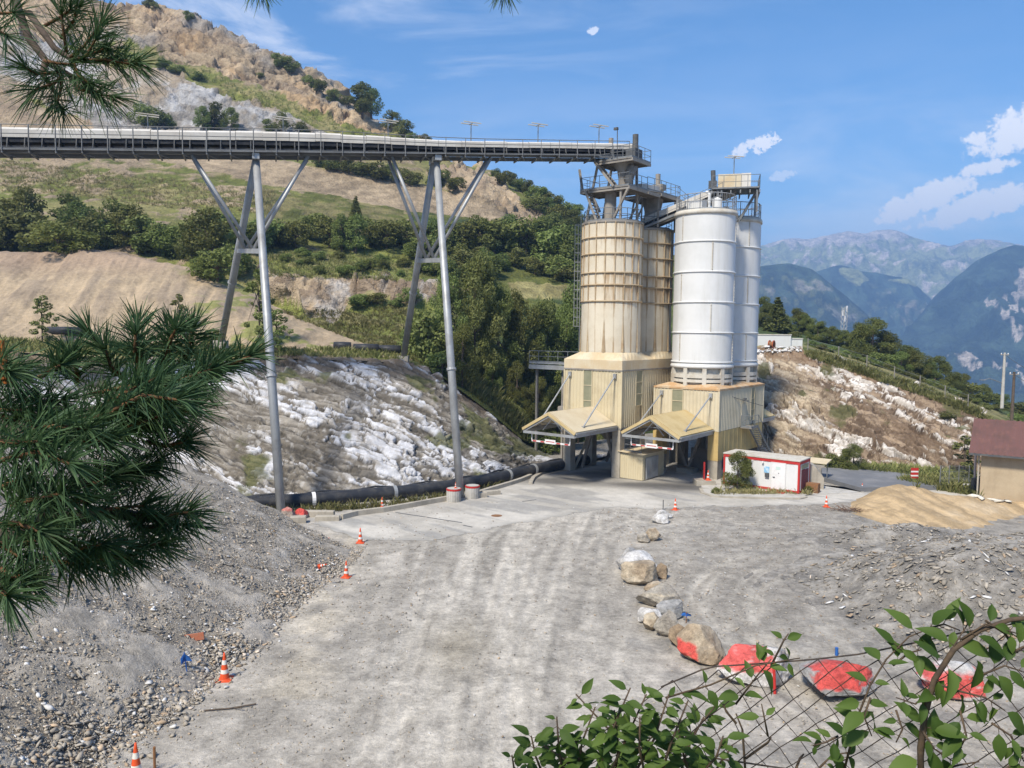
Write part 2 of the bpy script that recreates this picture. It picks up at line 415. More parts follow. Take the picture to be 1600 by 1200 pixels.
C = np.where(meadow[..., None], lerp(GRASS*1.25, DRY*.9, sstep(0, .35, nf+.3*nz)), C)
C = np.where(midtan[..., None], lerp(TAN*.95, BROWN*1.2, sstep(-.1, .3, nz+.4*nf)), C)
S_ = P[..., 0]; T_ = P[..., 2]*1.35
hs_, shelf, sa_, sb_, edg = strata(S_, T_, .5, 21, .14, 3.0)
C = np.where(up_cliff[..., None], lerp(lerp(TAN*1.08, BROWN*1.25, sstep(-.1, .35, nz+.5*nf)), np.array((.20,.145,.10)), .8*sstep(.2,.6,edg)*sstep(.25,-.15,nf)), C); oc = fbm(P*.045+7, 4, 88); C = np.where(up_cliff[..., None], lerp(lerp(C, np.array((.44,.30,.165)), .7*sstep(.08,.3,oc)), np.array((.30,.285,.265)), .7*sstep(-.1,-.3,oc)), C)
C = np.where(white_r[..., None], lerp(lerp(WHITE*.78, GREY*1.15, sstep(-.25, .15, nz*.6+nf*.9)), TAN*.85, .75*sstep(-.1, .3, vnoise(P*.05)+.4*nf)), C)
C = np.where(outc[..., None], lerp(TAN*1.05, BROWN*1.3, sstep(-.1, .3, nf)), C)
C = np.where(ledge[..., None], lerp(lerp(TAN*.95, WHITE*.75, sstep(.1, .3, nz+.6*nf)*.7), BROWN*.95, sstep(-.1, .2, nf+.3*nz)), C)
C = np.where(diag[..., None], lerp(GRASS*1.05, DRY, sstep(-.2, .25, nf)), C)
C = np.where(ramp[..., None], lerp(TAN*1.08, TAN*.8, sstep(-.2, .3, nf)), C)
C = np.where(gold[..., None], lerp(DRY*1.15, DRY*.7, sstep(-.2, .3, nf)), C)
rock = (up_cliff | white_r | outc | ledge).astype(float)
ker = np.array([1, 2, 3, 2, 1.])/9
for ax in (0, 1):
    rock = np.apply_along_axis(lambda q: np.convolve(q, ker, 'same'), ax, rock)
soft = (1-rock)
nm = fbm(P*.11, 5, 77); H = rock*((hs_-1.8+nf*1.0+nm*2.2)*(1-.35*white_r))+soft*(nf*.5+nz*.8)*(1-.75*ramp)
env = np.ones(P.shape[:2]); env[:12] *= np.linspace(0, 1, 12)[:, None]
P = P+N*(H*env)[..., None]
m_hill = attr_mat('hillside', .5, .06, .45, 2.2, 1.0, 1.1)
hill = bvh(tag(grid_obj('hill', P, m_hill, C), kind='structure'))
# ------------------------------------------------------------------ beige mound on the bench
rows = [
 [(-220,548,68),(0,532,68),(200,545,70),(330,550,71),(450,548,71),(560,555,72.5),(660,566,74)],
 [(-220,470,79),(0,462,79),(130,462,79),(260,470,79),(330,478,79),(450,512,78),(560,545,76),(660,565,75)],
 [(-220,402,90),(0,393,90),(60,399,91),(130,391,90),(200,397,90),(300,419,89),(350,438,88),(420,472,86),(500,511,83),(580,541,79),(660,565,76)],
 [(-220,400,96),(0,392,96),(60,398,96),(130,391,96),(200,399,96),(300,424,96),(350,443,95),(420,478,92),(500,520,88),(580,552,83),(660,575,78)]]
P = loft(rows, 420, 160, 2); PX, PY = pix(P); N = normals(P)
nz = fbm(P*.16, 4, 31); nf = fbm(P*.9, 4, 33); run = fbm(np.stack([P[..., 0]*.9+P[..., 2]*.5, P[..., 2]*.12, P[..., 1]*.1], -1), 4, 35)
P = P+N*(nz*.5+run*.28+nf*.12)[..., None]*np.minimum(1, np.arange(160)/10)[:, None, None]
C = lerp(TAN*.98, np.array((.30, .235, .165)), sstep(-.15, .3, run+.5*nz)); C = lerp(C, np.array((.29, .205, .15)), .6*sstep(440, 400, PY)); C = lerp(C, GRASS*1.2, sstep(.22, .38, nz+nf*.5)*sstep(250, 330, PX)*.8)
m_mound = attr_mat('mound_gravel', .32, .3, 2.5, 12, .8, .15)
bvh(tag(grid_obj('mound', P, m_mound, C), kind='structure'))
# ------------------------------------------------------------------ left rock bank
pipe_px = [(300,790),(385,786),(480,781),(560,774),(640,767),(700,760),(760,750),(830,734),(885,724),(930,716)]
base = [('z',-220,50,.1),('z',100,51,.1),('z',300,52,.1)]+[('z', a, gnd(a, b, .45)[1]+1.1, .25) for a, b in pipe_px[1:]]+[('z',1060,84,.2)]
lip = [(q[0], q[1]-2, q[2]+1.6) for q in bank_top]
mid = []
for q in bank_top:
    X = [b[1] for b in base]; bd = np.interp(q[0], X, [b[2] for b in base]); zt = at(*q)[2]
    mid.append(('z', q[0], bd*.62+q[2]*.38, zt*.48))
P = loft([base, mid, bank_top, lip], 760, 250, 1); PX, PY = pix(P); N = normals(P)
sv = np.cumsum(np.concatenate([np.zeros((250, 1)), np.linalg.norm(np.diff(P, axis=1), axis=2)], 1), 1)
tv = np.cumsum(np.concatenate([np.zeros((1, 760)), np.linalg.norm(np.diff(P, axis=0), axis=2)], 0), 0)
h, pid, a_, b_, edg = strata(sv, tv, .55, 4, .50, .50)
Z = 0*a_
big = fbm(np.stack([a_*.13, b_*.24, Z+2], -1), 4, 41); med = fbm(np.stack([a_*.5, b_*1.5, Z], -1), 4, 44); fin = fbm(np.stack([a_*1.0, b_*4.2, Z], -1), 4, 47)
rel = tv/tv[-1:]
wmask = sstep(.52, .57, pid+.75*big+.30*med+.10*fin-.02)*sstep(.93, .80, rel+.1*fin)*(1-.9*(edg > .5))
soil = lerp(np.array((.155, .135, .108)), np.array((.29, .262, .222)), sstep(-.3, .35, fin+.5*med))
soil = lerp(soil, np.array((.40, .38, .35)), sstep(.28, .5, fbm(P*2.6, 3, 49))*.8)
soil = lerp(soil, np.array((.19, .145, .10)), sstep(.74, .9, rel+.1*fin))
wcol = lerp(np.array((.60, .60, .62)), np.array((.40, .375, .345)), sstep(-.05, .4, fin-.3*big+.3*med))
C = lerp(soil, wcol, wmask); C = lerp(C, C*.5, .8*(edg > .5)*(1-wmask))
moss = sstep(.26, .40, fbm(np.stack([sv*.35, tv*.35, Z+9], -1), 4, 51)+.3*sstep(640, 790, PX)); C = lerp(C, lerp(np.array((.075, .085, .03)), np.array((.13, .13, .05)), sstep(-.2, .2, fin)), moss*.85)
C = lerp(C, lerp(DARK*1.2, GRASS*.9, sstep(-.2, .2, fin)), sstep(.955, .985, rel+.02*fin))
hh = h-.42+wmask*.12+fin*.09+med*.2-moss*.05
P = P+N*(hh*(.25+.75*sstep(0, .06, rel))*sstep(1.0, .93, rel))[..., None]
m_rock = attr_mat('bank_rock', .34, .5, 3.2, 14, .8, .12)
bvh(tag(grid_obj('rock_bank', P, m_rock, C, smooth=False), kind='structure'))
# ------------------------------------------------------------------ right rock bank and the grassy rise behind
rt_top = [(1100,543,89),(1150,545,89),(1200,547,88),(1260,553,87),(1350,583,84),(1450,619,80),(1530,650,76),(1572,684,71),(1650,725,68),(1800,770,62)]
rt_base = [('z',1100,74,0),('z',1180,73,0),('z',1300,69,.1),('z',1400,67.5,.1),('z',1500,64.5,.1),('z',1560,62.5,.1),('z',1650,60.5,0),('z',1800,57,0)]
mid = []
for q in rt_top:
    bd = np.interp(q[0], [b[1] for b in rt_base], [b[2] for b in rt_base]); mid.append(('z', q[0], bd*.66+q[2]*.34, at(*q)[2]*.55))
P = loft([rt_base, mid, rt_top, [(q[0], q[1]-3, q[2]+2.5) for q in rt_top]], 620, 240, 1); PX, PY = pix(P); N = normals(P)
nvv, nuu = P.shape[:2]
sv = np.cumsum(np.concatenate([np.zeros((nvv, 1)), np.linalg.norm(np.diff(P, axis=1), axis=2)], 1), 1); tv = np.cumsum(np.concatenate([np.zeros((1, nuu)), np.linalg.norm(np.diff(P, axis=0), axis=2)], 0), 0)
h, pid, a_, b_, edg = strata(sv, tv, .50, 14, .50, .85); Z = 0*a_
big = fbm(np.stack([a_*.14, b_*.24, Z+2], -1), 5, 61); med = fbm(np.stack([a_*.4, b_*1.6, Z], -1), 4, 64); fin = fbm(np.stack([a_*1.8, b_*4, Z], -1), 4, 67); rel = tv/tv[-1:]
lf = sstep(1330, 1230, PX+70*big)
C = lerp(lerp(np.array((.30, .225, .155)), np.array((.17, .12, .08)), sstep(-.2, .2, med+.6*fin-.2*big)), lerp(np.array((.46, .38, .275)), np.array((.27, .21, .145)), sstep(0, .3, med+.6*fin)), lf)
wm = sstep(.60, .65, pid+.55*big+.3*med+.15*fin-.10*lf)*(1-.9*(edg > .3)); C = lerp(C, lerp(np.array((.64, .60, .555)), np.array((.45, .40, .34)), sstep(-.1, .35, fin)), wm)
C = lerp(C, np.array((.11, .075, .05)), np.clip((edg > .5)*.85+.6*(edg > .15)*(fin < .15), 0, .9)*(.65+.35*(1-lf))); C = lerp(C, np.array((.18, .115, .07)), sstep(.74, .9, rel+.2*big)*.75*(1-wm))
C = lerp(C, np.array((.08, .085, .03)), sstep(.3, .42, fbm(np.stack([sv*.3, tv*.3, Z+3], -1), 4, 71))*.8); C = lerp(C, lerp(DRY, GRASS, sstep(-.2, .2, fin)), sstep(.93, .97, rel+.03*fin))
P = P+N*((h-.45+fin*.16+med*.3)*(.2+.8*sstep(0, .06, rel))*sstep(1., .93, rel))[..., None]
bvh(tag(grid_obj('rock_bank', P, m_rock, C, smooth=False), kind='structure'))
rows = [[(q[0], q[1]-1, q[2]+1.2) for q in rt_top],
        [(1100,530,104),(1180,533,102),(1260,540,98),(1350,566,94),(1450,602,90),(1530,636,86),(1590,668,80),(1650,715,76),(1800,770,72)],
        [(1100,505,130),(1200,510,130),(1260,520,128),(1350,545,122),(1450,592,116),(1530,625,112),(1590,648,108),(1650,690,104),(1800,760,100)],
        [(1100,500,180),(1200,510,180),(1260,530,180),(1350,560,180),(1450,610,180),(1530,640,180),(1590,660,180),(1650,690,180),(1800,760,180)],
        [('z',1100,260,-40),('z',1260,260,-40),('z',1450,260,-40),('z',1800,260,-40)]]
P = loft(rows, 240, 120, 1); N = normals(P); nz = fbm(P*.12, 4, 81); nf = fbm(P*.6, 4, 83)
C = lerp(lerp(DRY*1.0, GRASS*.9, sstep(-.2, .25, nz)), DARK*1.6, sstep(90, 110, P[..., 1]+10*nz))
P = P+N*(nz*.3+nf*.12)[..., None]
bvh(tag(grid_obj('right_hill', P, m_hill, C), kind='structure'))
# ------------------------------------------------------------------ mountains across the valley
FOREST = np.array((.024, .036, .024)); MEAD = np.array((.26, .27, .12)); MROCK = np.array((.50, .43, .36))
m_mtn = attr_mat('mountain_side', .75, .006, .03, .12, .9, 14)
def mountain(rows, nu, nv, seed, amp, paint):
    P = loft(rows, nu, nv, 1); N = normals(P); q = P/300.
    rid = 1-np.abs(fbm(q*np.array([1.3, .6, .9]), 5, seed)); rid = rid**2-.6; fn = fbm(P/60., 4, seed+2)
    v = np.linspace(0, 1, nv)[:, None]; e = np.minimum(1, (1-v)*6)*.9+.1
    PX, PY = pix(P); gl = 1-np.abs(fbm(P/150.*np.array([1.6, .7, .6]), 4, seed+7)); gl = gl**3-.4; P = P+N*((rid*amp+fn*amp*.22+gl*amp*.45)*e)[..., None]
    C = paint(PX, PY, rid, fn); bb = tag(grid_obj('mountain', P, m_mtn, C), kind='structure'); return bb
def pf_(PX, PY, r, n):
    k = n*.6+r*.5
    C = lerp(MEAD*1.05, FOREST*2.5, sstep(.0, .4, -k+(PY-440)/110)); C = lerp(C, MROCK, sstep(.0, .22, k+(395-PY)/75.-.08))
    return lerp(C, MROCK*1.1, sstep(.25, .4, n+.25*r))
mountain([[(1000,600,2900),(1300,600,2900),(1500,600,2900),(1900,600,2900)],[(1000,440,3700),(1300,430,3700),(1500,430,3700),(1900,430,3700)],
  [(1000,410,4400),(1140,396,4400),(1180,388,4400),(1215,378,4400),(1232,373,4400),(1260,374,4400),(1290,370,4400),(1325,361,4400),(1350,367,4400),(1372,360,4400),(1396,358,4400),(1430,372,4400),(1485,386,4400),(1520,373,4400),(1575,379,4400),(1610,388,4400),(1700,380,4400),(1900,400,4400)]], 420, 200, 91, 95, pf_)
def pn_(PX, PY, r, n):
    k = fbm(np.stack([PX/60, PY/38, 0*PX], -1), 4, 93)
    C = lerp(FOREST, FOREST*2.4, sstep(-.2, .4, n)); k2 = fbm(np.stack([PX/9, PY/7, 0*PX], -1), 3, 97); return lerp(lerp(C, MEAD*.6, sstep(.18, .3, k+.5*k2)*.5), MROCK*.6, sstep(.40, .52, k+.45*n+.35*k2)*.6)
def pc_(PX, PY, r, n):
    C = pn_(PX, PY, r, n); k = fbm(np.stack([PX/40, PY/25, 0*PX], -1), 4, 95)*14
    m = pin([(1312,421),(1340,420),(1356,438),(1348,450),(1328,446)], PX+k, PY+k) | pin([(1380,435),(1410,430),(1470,430),(1440,452),(1425,450)], PX+k, PY+k)
    return np.where(m[..., None], MEAD*1.1, C)
mountain([[(1000,665,1900),(1300,665,1900),(1500,665,1900),(1700,665,1900)],[(1000,520,2500),(1300,520,2500),(1500,560,2500),(1700,620,2500)],
  [(1000,470,2900),(1180,455,2900),(1250,432,2900),(1290,420,2900),(1312,413,2900),(1345,424,2900),(1390,430,2900),(1420,436,2900),(1445,458,2900),(1475,490,2900),(1520,540,2900),(1700,640,2900)]], 360, 180, 101, 60, pc_)
mountain([[(1000,670,1300),(1300,670,1300),(1480,680,1300),(1560,700,1300)],[(1000,540,1750),(1300,540,1750),(1420,600,1750),(1560,690,1750)],
  [(1000,450,2050),(1140,424,2050),(1190,417,2050),(1232,412,2050),(1268,421,2050),(1305,449,2050),(1350,487,2050),(1395,530,2050),(1440,585,2050),(1560,680,2050)]], 300, 160, 111, 42, pn_)
def pr_(PX, PY, r, n):
    C = lerp(FOREST, FOREST*2.2, sstep(-.2, .4, n)); k = fbm(np.stack([PX/28, PY/22, 0*PX], -1), 4, 117)*26
    k2 = fbm(np.stack([PX/12, PY/10, 0*PX], -1), 3, 119)
    m = pin([(1560,455),(1610,405),(1700,380),(1700,520),(1600,500)], PX+k, PY+k) | pin([(1550,490),(1590,485),(1600,520),(1560,525)], PX+k, PY+k) | pin([(1470,560),(1700,555),(1700,640),(1560,610),(1500,590)], PX+k, PY+k)
    return lerp(C, MROCK*.85, m*sstep(-.05, .12, k2+.6*n))
mountain([[(1200,690,1400),(1400,690,1400),(1700,700,1400),(1900,700,1400)],[(1200,640,2000),(1400,600,2000),(1480,510,2100),(1600,470,2150),(1900,440,2150)],
  [(1200,650,2500),(1380,570,2500),(1420,515,2500),(1450,476,2500),(1490,436,2500),(1525,408,2500),(1560,392,2500),(1585,384,2500),(1610,388,2500),(1700,340,2500),(1900,330,2500)]], 460, 260, 121, 75, pr_)
# ------------------------------------------------------------------ road outline (needed by the ground too)
ROADPX = [(468,812),(540,800),(640,788),(720,778),(745,768),(790,757),(832,746),(850,735),(900,724),(1000,720),(1130,726),(1138,764),(1180,768),(1250,774),(1330,765),(1420,756),(1700,752),(1700,775),(1400,778),(1330,786),(1300,790),(1200,791),(1050,794),(960,796),(900,800),(850,812),(800,820),(740,832),(690,840),(640,852),(600,850),(570,846),(530,833),(500,822)]
ROADW = np.array([gnd(a, b)[:2] for a, b in ROADPX])
def road_mask(X, Y, grow=0):
    n1 = fbm(np.stack([X*.55, Y*.4, 0*X+3], -1), 4, 131)*1.1; n2 = fbm(np.stack([X*2, Y*2, 0*X+4], -1), 3, 133)*.35
    c = ROADW.mean(0); PW = ROADW
    return pin([tuple(q) for q in PW], X, Y+(n1+n2)*(Y < 54+.0*X))
fx = np.concatenate([np.array([-9000,-4000,-1500,-500,-200,-100,-60,-40,-28]), np.arange(-20, 48, .13), np.array([52,60,80,120,250,600,1500,4000,9000])])
fy = np.concatenate([np.array([-3000,-600,-150,-60,-20,0,8,14]), np.arange(17.5, 76, .13), np.array([80,90,110,150,250,600,1500,3000,6000,12000])])
X, Y = np.meshgrid(fx, fy); O = 0*X
n1 = fbm(np.stack([X*.12, Y*.12, O], -1), 4, 141); n2 = fbm(np.stack([X*.8, Y*.8, O], -1), 4, 143); n3 = fbm(np.stack([X*3, Y*3, O], -1), 3, 145)
# wheel lanes: lateral coordinate of the main haul lane and of the turning lane on the right
xc = -1.2+.0016*(Y-21)**2*1.2+.02*(Y-21)
u = (X-xc)*(30/(Y+6)); lane = np.exp(-(u/4.2)**4)
st1 = fbm(np.stack([u*1.5, Y*.045, O], -1), 4, 151); st2 = fbm(np.stack([u*4.5, Y*.11, O], -1), 4, 153)
cx, cy = 22.0, 30.0; rr = np.hypot(X-cx, Y-cy); th = np.arctan2(Y-cy, X-cx)
lane2 = np.exp(-((rr-13)/3.2)**4)*(X < 24)
st3 = fbm(np.stack([rr*1.2, th*1.5, O], -1), 4, 155)
yb = 1/(1+np.exp(-(Y-43)/2)); st4 = fbm(np.stack([X*.08, Y*.9+X*.1, O], -1), 4, 157)
Cg = lerp(np.array((.32, .293, .252)), np.array((.42, .387, .336)), sstep(-.3, .35, n1+.5*n2))
Cg = lerp(Cg, np.array((.51, .47, .405)), lane*sstep(-.2, .35, st1+.45*st2+.2*n1)*.85)
Cg = lerp(Cg, np.array((.27, .25, .215)), lane*sstep(.08, .42, -.6*st2-.6*st1-.2*n2)*.65)
Cg = lerp(Cg, np.array((.42, .38, .32)), lane2*sstep(-.1, .3, st3)*.75*(1-.6*lane))
Cg = lerp(Cg, np.array((.35, .33, .295)), yb*sstep(.05, .35, st4)*.55)
# tyre ruts: pairs of narrow curved lines
rk = np.random.default_rng(17); tyre = O.copy(); dark_t = O.copy()
for k in range(15):
    if k < 10: x0, x1 = rk.uniform(-6.5, 3.5), rk.uniform(-4.0, 6.5); c1 = rk.uniform(-.8, .8); q = (Y-20)/28; xc_ = x0+(x1-x0)*q+c1*np.sin(q*3.1)+np.where(q > .8, (q-.8)**2*rk.uniform(-10, 40), 0); dist = X-xc_; win = sstep(17, 22, Y)*sstep(56, 46, Y)
    elif k < 13: r_ = rk.uniform(9.5, 15.5); dist = (rr-r_)*1.0; win = (X < 25)*sstep(55, 45, Y)*sstep(21, 25, Y)
    else: y0 = rk.uniform(38, 46); dist = Y-y0-.04*(X-8)-1.2*np.sin(X*.1+k); win = sstep(2, 8, X)*sstep(32, 22, X)
    for sft in (-.95, .95):
        wob = .12*n1; brk = sstep(-.35, .25, fbm(np.stack([X*.25+k*9, Y*.25, O], -1), 3, 159)); tyre = np.maximum(tyre, np.exp(-((dist+sft+wob)/.24)**2)*win*brk); dark_t = np.maximum(dark_t, np.exp(-((dist+sft+wob-.38)/.13)**2)*win*brk)
Cg = lerp(Cg, np.array((.53, .49, .42)), tyre*.42); Cg = lerp(Cg, np.array((.22, .198, .165)), dark_t*.28)
edge = np.exp(-((X-(-8.0-.12*(Y-32)))/1.2)**2)*(Y > 24)*(Y < 46); Cg = lerp(Cg, np.array((.50, .44, .34)), edge*.6*sstep(-.3, .2, n2))
pt = np.exp(-(((X+2.0)/1.2)**2+((Y-28.5)/2.6)**2)); Cg = lerp(Cg, np.array((.27, .235, .175)), pt*.7)
Cg = lerp(Cg, np.array((.185, .176, .162)), sstep(.25, .45, n2+.25*n1)*.5*(X > 4)); Cg = lerp(Cg, Cg*.8, sstep(6, 12, X)*.6)
n4 = fbm(np.stack([X*1.7, Y*.9, O+7], -1), 4, 147); Cg = Cg*(1+.26*n3[..., None]+.10*n4[..., None])
rm = road_mask(X, Y)
yard = ((X > -19) & (X < 47) & (Y > 18) & (Y < 75)).astype(float)
ruts = tyre*.018-dark_t*.01+lane*(sstep(.0, .35, st2)*.035)+lane2*sstep(0, .3, st3)*.05
rmb = rm.astype(float)
for ax in (0, 1): rmb = np.apply_along_axis(lambda q: np.convolve(q, np.ones(7)/7, 'same'), ax, rmb)
Zg = yard*(n1*.03+n2*.022+n3*.012-ruts)*(1-np.minimum(1, rmb*4))
Zg = Zg-np.where(Y > 105, np.minimum((Y-105)*.2, 470), 0)
m_ground = attr_mat('yard_gravel', .42, .9, 6, 22, .9, .06)
bvh(tag(grid_obj('ground', np.stack([X, Y, Zg], -1), m_ground, Cg), kind='structure'))
def road_sheet(name, x0, x1, y0, y1, st, z, mask, colf, mat):
    xs = np.arange(x0, x1, st); ys = np.arange(y0, y1, st); X, Y = np.meshgrid(xs, ys)
    Mk = mask(X, Y); C = colf(X, Y, Mk)
    nv, nu = X.shape; idx = np.arange(nv*nu).reshape(nv, nu)
    keep = Mk[:-1, :-1] & Mk[1:, :-1] & Mk[:-1, 1:] & Mk[1:, 1:]
    q = np.stack([idx[:-1, :-1], idx[:-1, 1:], idx[1:, 1:], idx[1:, :-1]], -1)[keep]
    us = np.unique(q); remap = -np.ones(nv*nu, int); remap[us] = np.arange(len(us))
    return raw_obj(name, np.stack([X, Y, 0*X+z], -1).reshape(-1, 3)[us], remap[q], mat, C.reshape(-1, 3)[us], True)
def rc(X, Y, Mk):
    O = 0*X; n1 = fbm(np.stack([X*.25, Y*.25, O], -1), 4, 161); a = .62*X+.785*Y; b = .785*X-.62*Y
    s1 = fbm(np.stack([b*.16, a*1.1, O], -1), 4, 163); n3 = fbm(np.stack([X*2.5, Y*2.5, O], -1), 3, 165)
    C = lerp(np.array((.405, .378, .33)), np.array((.50, .47, .415)), sstep(-.3, .3, n1+.6*s1)); C = lerp(C, np.array((.24, .235, .225)), sstep(.15, .4, s1-.5*n1)*.6)
    m = Mk.astype(float); k = np.ones(9)/9
    for ax in (0, 1, 0, 1): m = np.apply_along_axis(lambda q: np.convolve(q, k, 'same'), ax, m)
    C = lerp(C, np.array((.33, .315, .285)), sstep(1.0, .6, m)*.7)
    # canopy shade painted into the road colour under the loading bays
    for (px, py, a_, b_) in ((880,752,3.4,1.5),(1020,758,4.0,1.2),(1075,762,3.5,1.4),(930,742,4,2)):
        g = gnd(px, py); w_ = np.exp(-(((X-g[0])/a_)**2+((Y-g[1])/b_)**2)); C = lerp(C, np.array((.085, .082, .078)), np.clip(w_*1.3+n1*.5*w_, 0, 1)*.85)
    return C*(1+.12*n3[..., None])
m_road = attr_mat('road_concrete', .16, .5, 5, 40, .35, .02)
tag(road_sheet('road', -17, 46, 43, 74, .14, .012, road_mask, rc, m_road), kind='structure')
# upper road climbing behind the site office
FR = [gnd(a, b)[:2] for a, b in [(1283,737),(1340,737),(1440,749),(1520,756),(1700,760),(1700,775),(1520,766),(1430,766),(1345,769),(1285,752)]]
m_asph = weathered('asphalt', (.16, .165, .175), (.23, .23, .235), .4, .85, 0, None, 0, .2, 25)
mb = MB(); mb.poly([(a, b, .35) for a, b in FR][::-1], .6); tag(mb.build('far_road', m_asph), kind='structure')
m_conc = weathered('concrete', (.43, .39, .32), (.31, .28, .23), .9, .85, .35, (.19, .17, .15))
m_concw = weathered('pale_concrete', (.50, .48, .44), (.36, .34, .30), .9, .85, .25, (.25, .22, .19))
# kerb line in front of the ditch
def sweep(mb, pts, prof):
    pts = [np.asarray(p, float) for p in pts]; v = []; k = len(prof)
    for i, p in enumerate(pts):
        d = pts[min(i+1, len(pts)-1)]-pts[max(i-1, 0)]; d[2] = 0; d /= np.linalg.norm(d); nx = np.array([d[1], -d[0], 0])
        for a, z in prof: v.append(p+nx*a+np.array([0, 0, z]))
    f = [(i*k+j, i*k+(j+1) % k, (i+1)*k+(j+1) % k, (i+1)*k+j) for i in range(len(pts)-1) for j in range(k)]
    f += [tuple(range(k)), tuple(range(len(v)-1, len(v)-k-1, -1))]
    mb.add(v, f)
mb = MB()
sweep(mb, [gnd(a, b) for a, b in [(536,812),(560,806),(600,801),(640,794),(700,783)]], [(.0,0),(.0,.33),(-.22,.35),(-.22,0)])
sweep(mb, [gnd(a, b) for a, b in [(745,775),(770,767),(800,758),(818,752),(832,746)]], [(.0,0),(.0,.28),(-.25,.3),(-.25,0)])
sweep(mb, [gnd(a, b) for a, b in [(832,757),(836,749),(848,741),(866,735),(886,733)]], [(.0,0),(.0,.2),(-.3,.22),(-.3,0)])
sweep(mb, [gnd(a, b) for a, b in [(1092,764),(1095,771),(1112,777),(1150,779),(1200,780),(1250,781),(1262,778)]], [(.0,0),(.0,.1),(-.25,.12),(-.25,0)])
tag(mb.build('kerb', m_conc), kind='structure')
# pale forecourt slab under the office and the ramp beside it
mb = MB(); mb.poly([tuple(gnd(a, b))[:2]+(.10,) for a, b in [(1096,770),(1112,776),(1150,778),(1250,780),(1268,772),(1268,752),(1096,752)]], .14); tag(mb.build('pavement', m_concw), kind='structure')
mb = MB(); mb.poly([tuple(gnd(a, b))[:2]+(.05,) for a, b in [(1270,773),(1330,771),(1370,766),(1345,769.5),(1285,757),(1268,757)]], .08); tag(mb.build('ramp', m_concw), kind='structure')
# strip of grass at the foot of the right rock bank
# ------------------------------------------------------------------ stones
def rock_proto(seed, n=2, flat=.6, ang=.25):
    import bmesh
    bm = bmesh.new(); bmesh.ops.create_icosphere(bm, subdivisions=n, radius=1)
    v = np.array([x.co[:] for x in bm.verts]); f = [tuple(x.index for x in q.verts) for q in bm.faces]; bm.free()
    r = np.random.default_rng(seed)
    for k in range(int(7+7*ang*4)):                      # shear off facets
        d = r.normal(size=3); d /= np.linalg.norm(d); c = r.uniform(.38, .75); pr = v@d
        v = v-np.outer(np.maximum(pr-c, 0), d)
    v *= 1+.10*fbm(v*1.3+seed, 3, seed)[:, None]; v[:, 2] *= flat
    return v, np.array(f)
PROT = [rock_proto(s, 1, f_, .3) for s, f_ in ((1, .7), (2, .55), (3, .4), (4, .65), (5, .28), (6, .8))]
def stones(name, pos, size, nrm, mat, cols, slab=False, parent=None, sink=.25):
    """pos (n,3), size (n,), nrm (n,3), cols (n,3) -> one mesh of many stones"""
    n = len(pos); vs = []; fs = []; cs = []; off = 0
    for k in range(n):
        v, f = PROT[RNG.integers(len(PROT))]
        a = RNG.uniform(0, 6.28); ca, sa = math.cos(a), math.sin(a)
        s = size[k]*np.array([RNG.uniform(.8, 1.6 if not slab else 2.3), RNG.uniform(.6, 1), RNG.uniform(.5, .95) if not slab else RNG.uniform(.35, .7)])*.5
        q = v*s; q = np.stack([q[:, 0]*ca-q[:, 1]*sa, q[:, 0]*sa+q[:, 1]*ca, q[:, 2]], 1)
        t = RNG.normal(0, .25, 3); nn = nrm[k]+t; nn /= np.linalg.norm(nn)
        x = np.cross([0, 1, 0.01], nn); x /= np.linalg.norm(x); y = np.cross(nn, x)
        q = q[:, :1]*x+q[:, 1:2]*y+q[:, 2:]*nn+pos[k]+nn*s[2]*(.6-sink)
        vs.append(q); fs.append(f+off); off += len(q); cs.append(np.tile(cols[k], (len(q), 1)))
    return raw_obj(name, np.vstack(vs), np.vstack(fs), mat, np.vstack(cs), False, parent)
m_stone = attr_mat('stone', .28, 1.5, 9, 40, .5, .02)
def stone_cols(n, a=(.24, .23, .215), b=(.42, .41, .39), pale=.08):
    t = RNG.uniform(0, 1, (n, 1)); c = (np.array(a)*(1-t)+np.array(b)*t)*np.array((1.06, .99, .88)); w_ = RNG.uniform(size=n) < pale; c[w_] = (.62, .61, .59)
    r = RNG.uniform(size=n) < .12; c[r] = c[r]*np.array((1.15, .98, .82)); return c
# ------------------------------------------------------------------ grey spoil heap on the left
foot = np.array([gnd(a, b)[:2] for a, b in [(120,1330),(130,1205),(215,1145),(300,1085),(345,1045),(400,1000),(470,935),(520,893),(548,872)]])
def xfoot(y): return np.interp(y, foot[:, 1], foot[:, 0])
def pile_h(x, y):
    nb = fbm(np.stack([x*.22, y*.22, 0*x], -1), 4, 171); d = xfoot(np.minimum(y, 40.9))-x+nb*.8
    yy = 41.2+.21*(-8.6-x); k = .47-.085*sstep(30, 42, y)
    h = k*np.maximum(d, 0)**1.02; h = np.minimum(h, 8.5+nb)
    bk = np.maximum(y-yy, 0); h = h-bk*.75-.02*bk*bk
    return np.where(d > -.3, h+.25*nb*sstep(0, 4, d), -.3)
xs = np.concatenate([np.arange(-46, -26, .5), np.arange(-26, -6.5, .14)]); ys = np.concatenate([np.arange(4, 20, .4), np.arange(20, 62, .14)])
X, Y = np.meshgrid(xs, ys); H = pile_h(X, Y); n2 = fbm(np.stack([X*.9, Y*.9, H], -1), 4, 173); n3 = fbm(np.stack([X*3.2, Y*3.2, H], -1), 3, 175)
rn = fbm(np.stack([Y*.8, X*.12, H*.1], -1), 4, 177)
Zp = np.where(H > 0, H+n2*.12+n3*.07+rn*.1, H)
C = lerp(np.array((.265, .238, .20)), np.array((.37, .335, .285)), sstep(-.35, .35, n2+.5*rn)); C = C*(1+.25*n3[..., None]); C = lerp(C, np.array((.30, .265, .215)), sstep(.25, .5, fbm(np.stack([X*.2, Y*.2, H], -1), 3, 179))*.5)
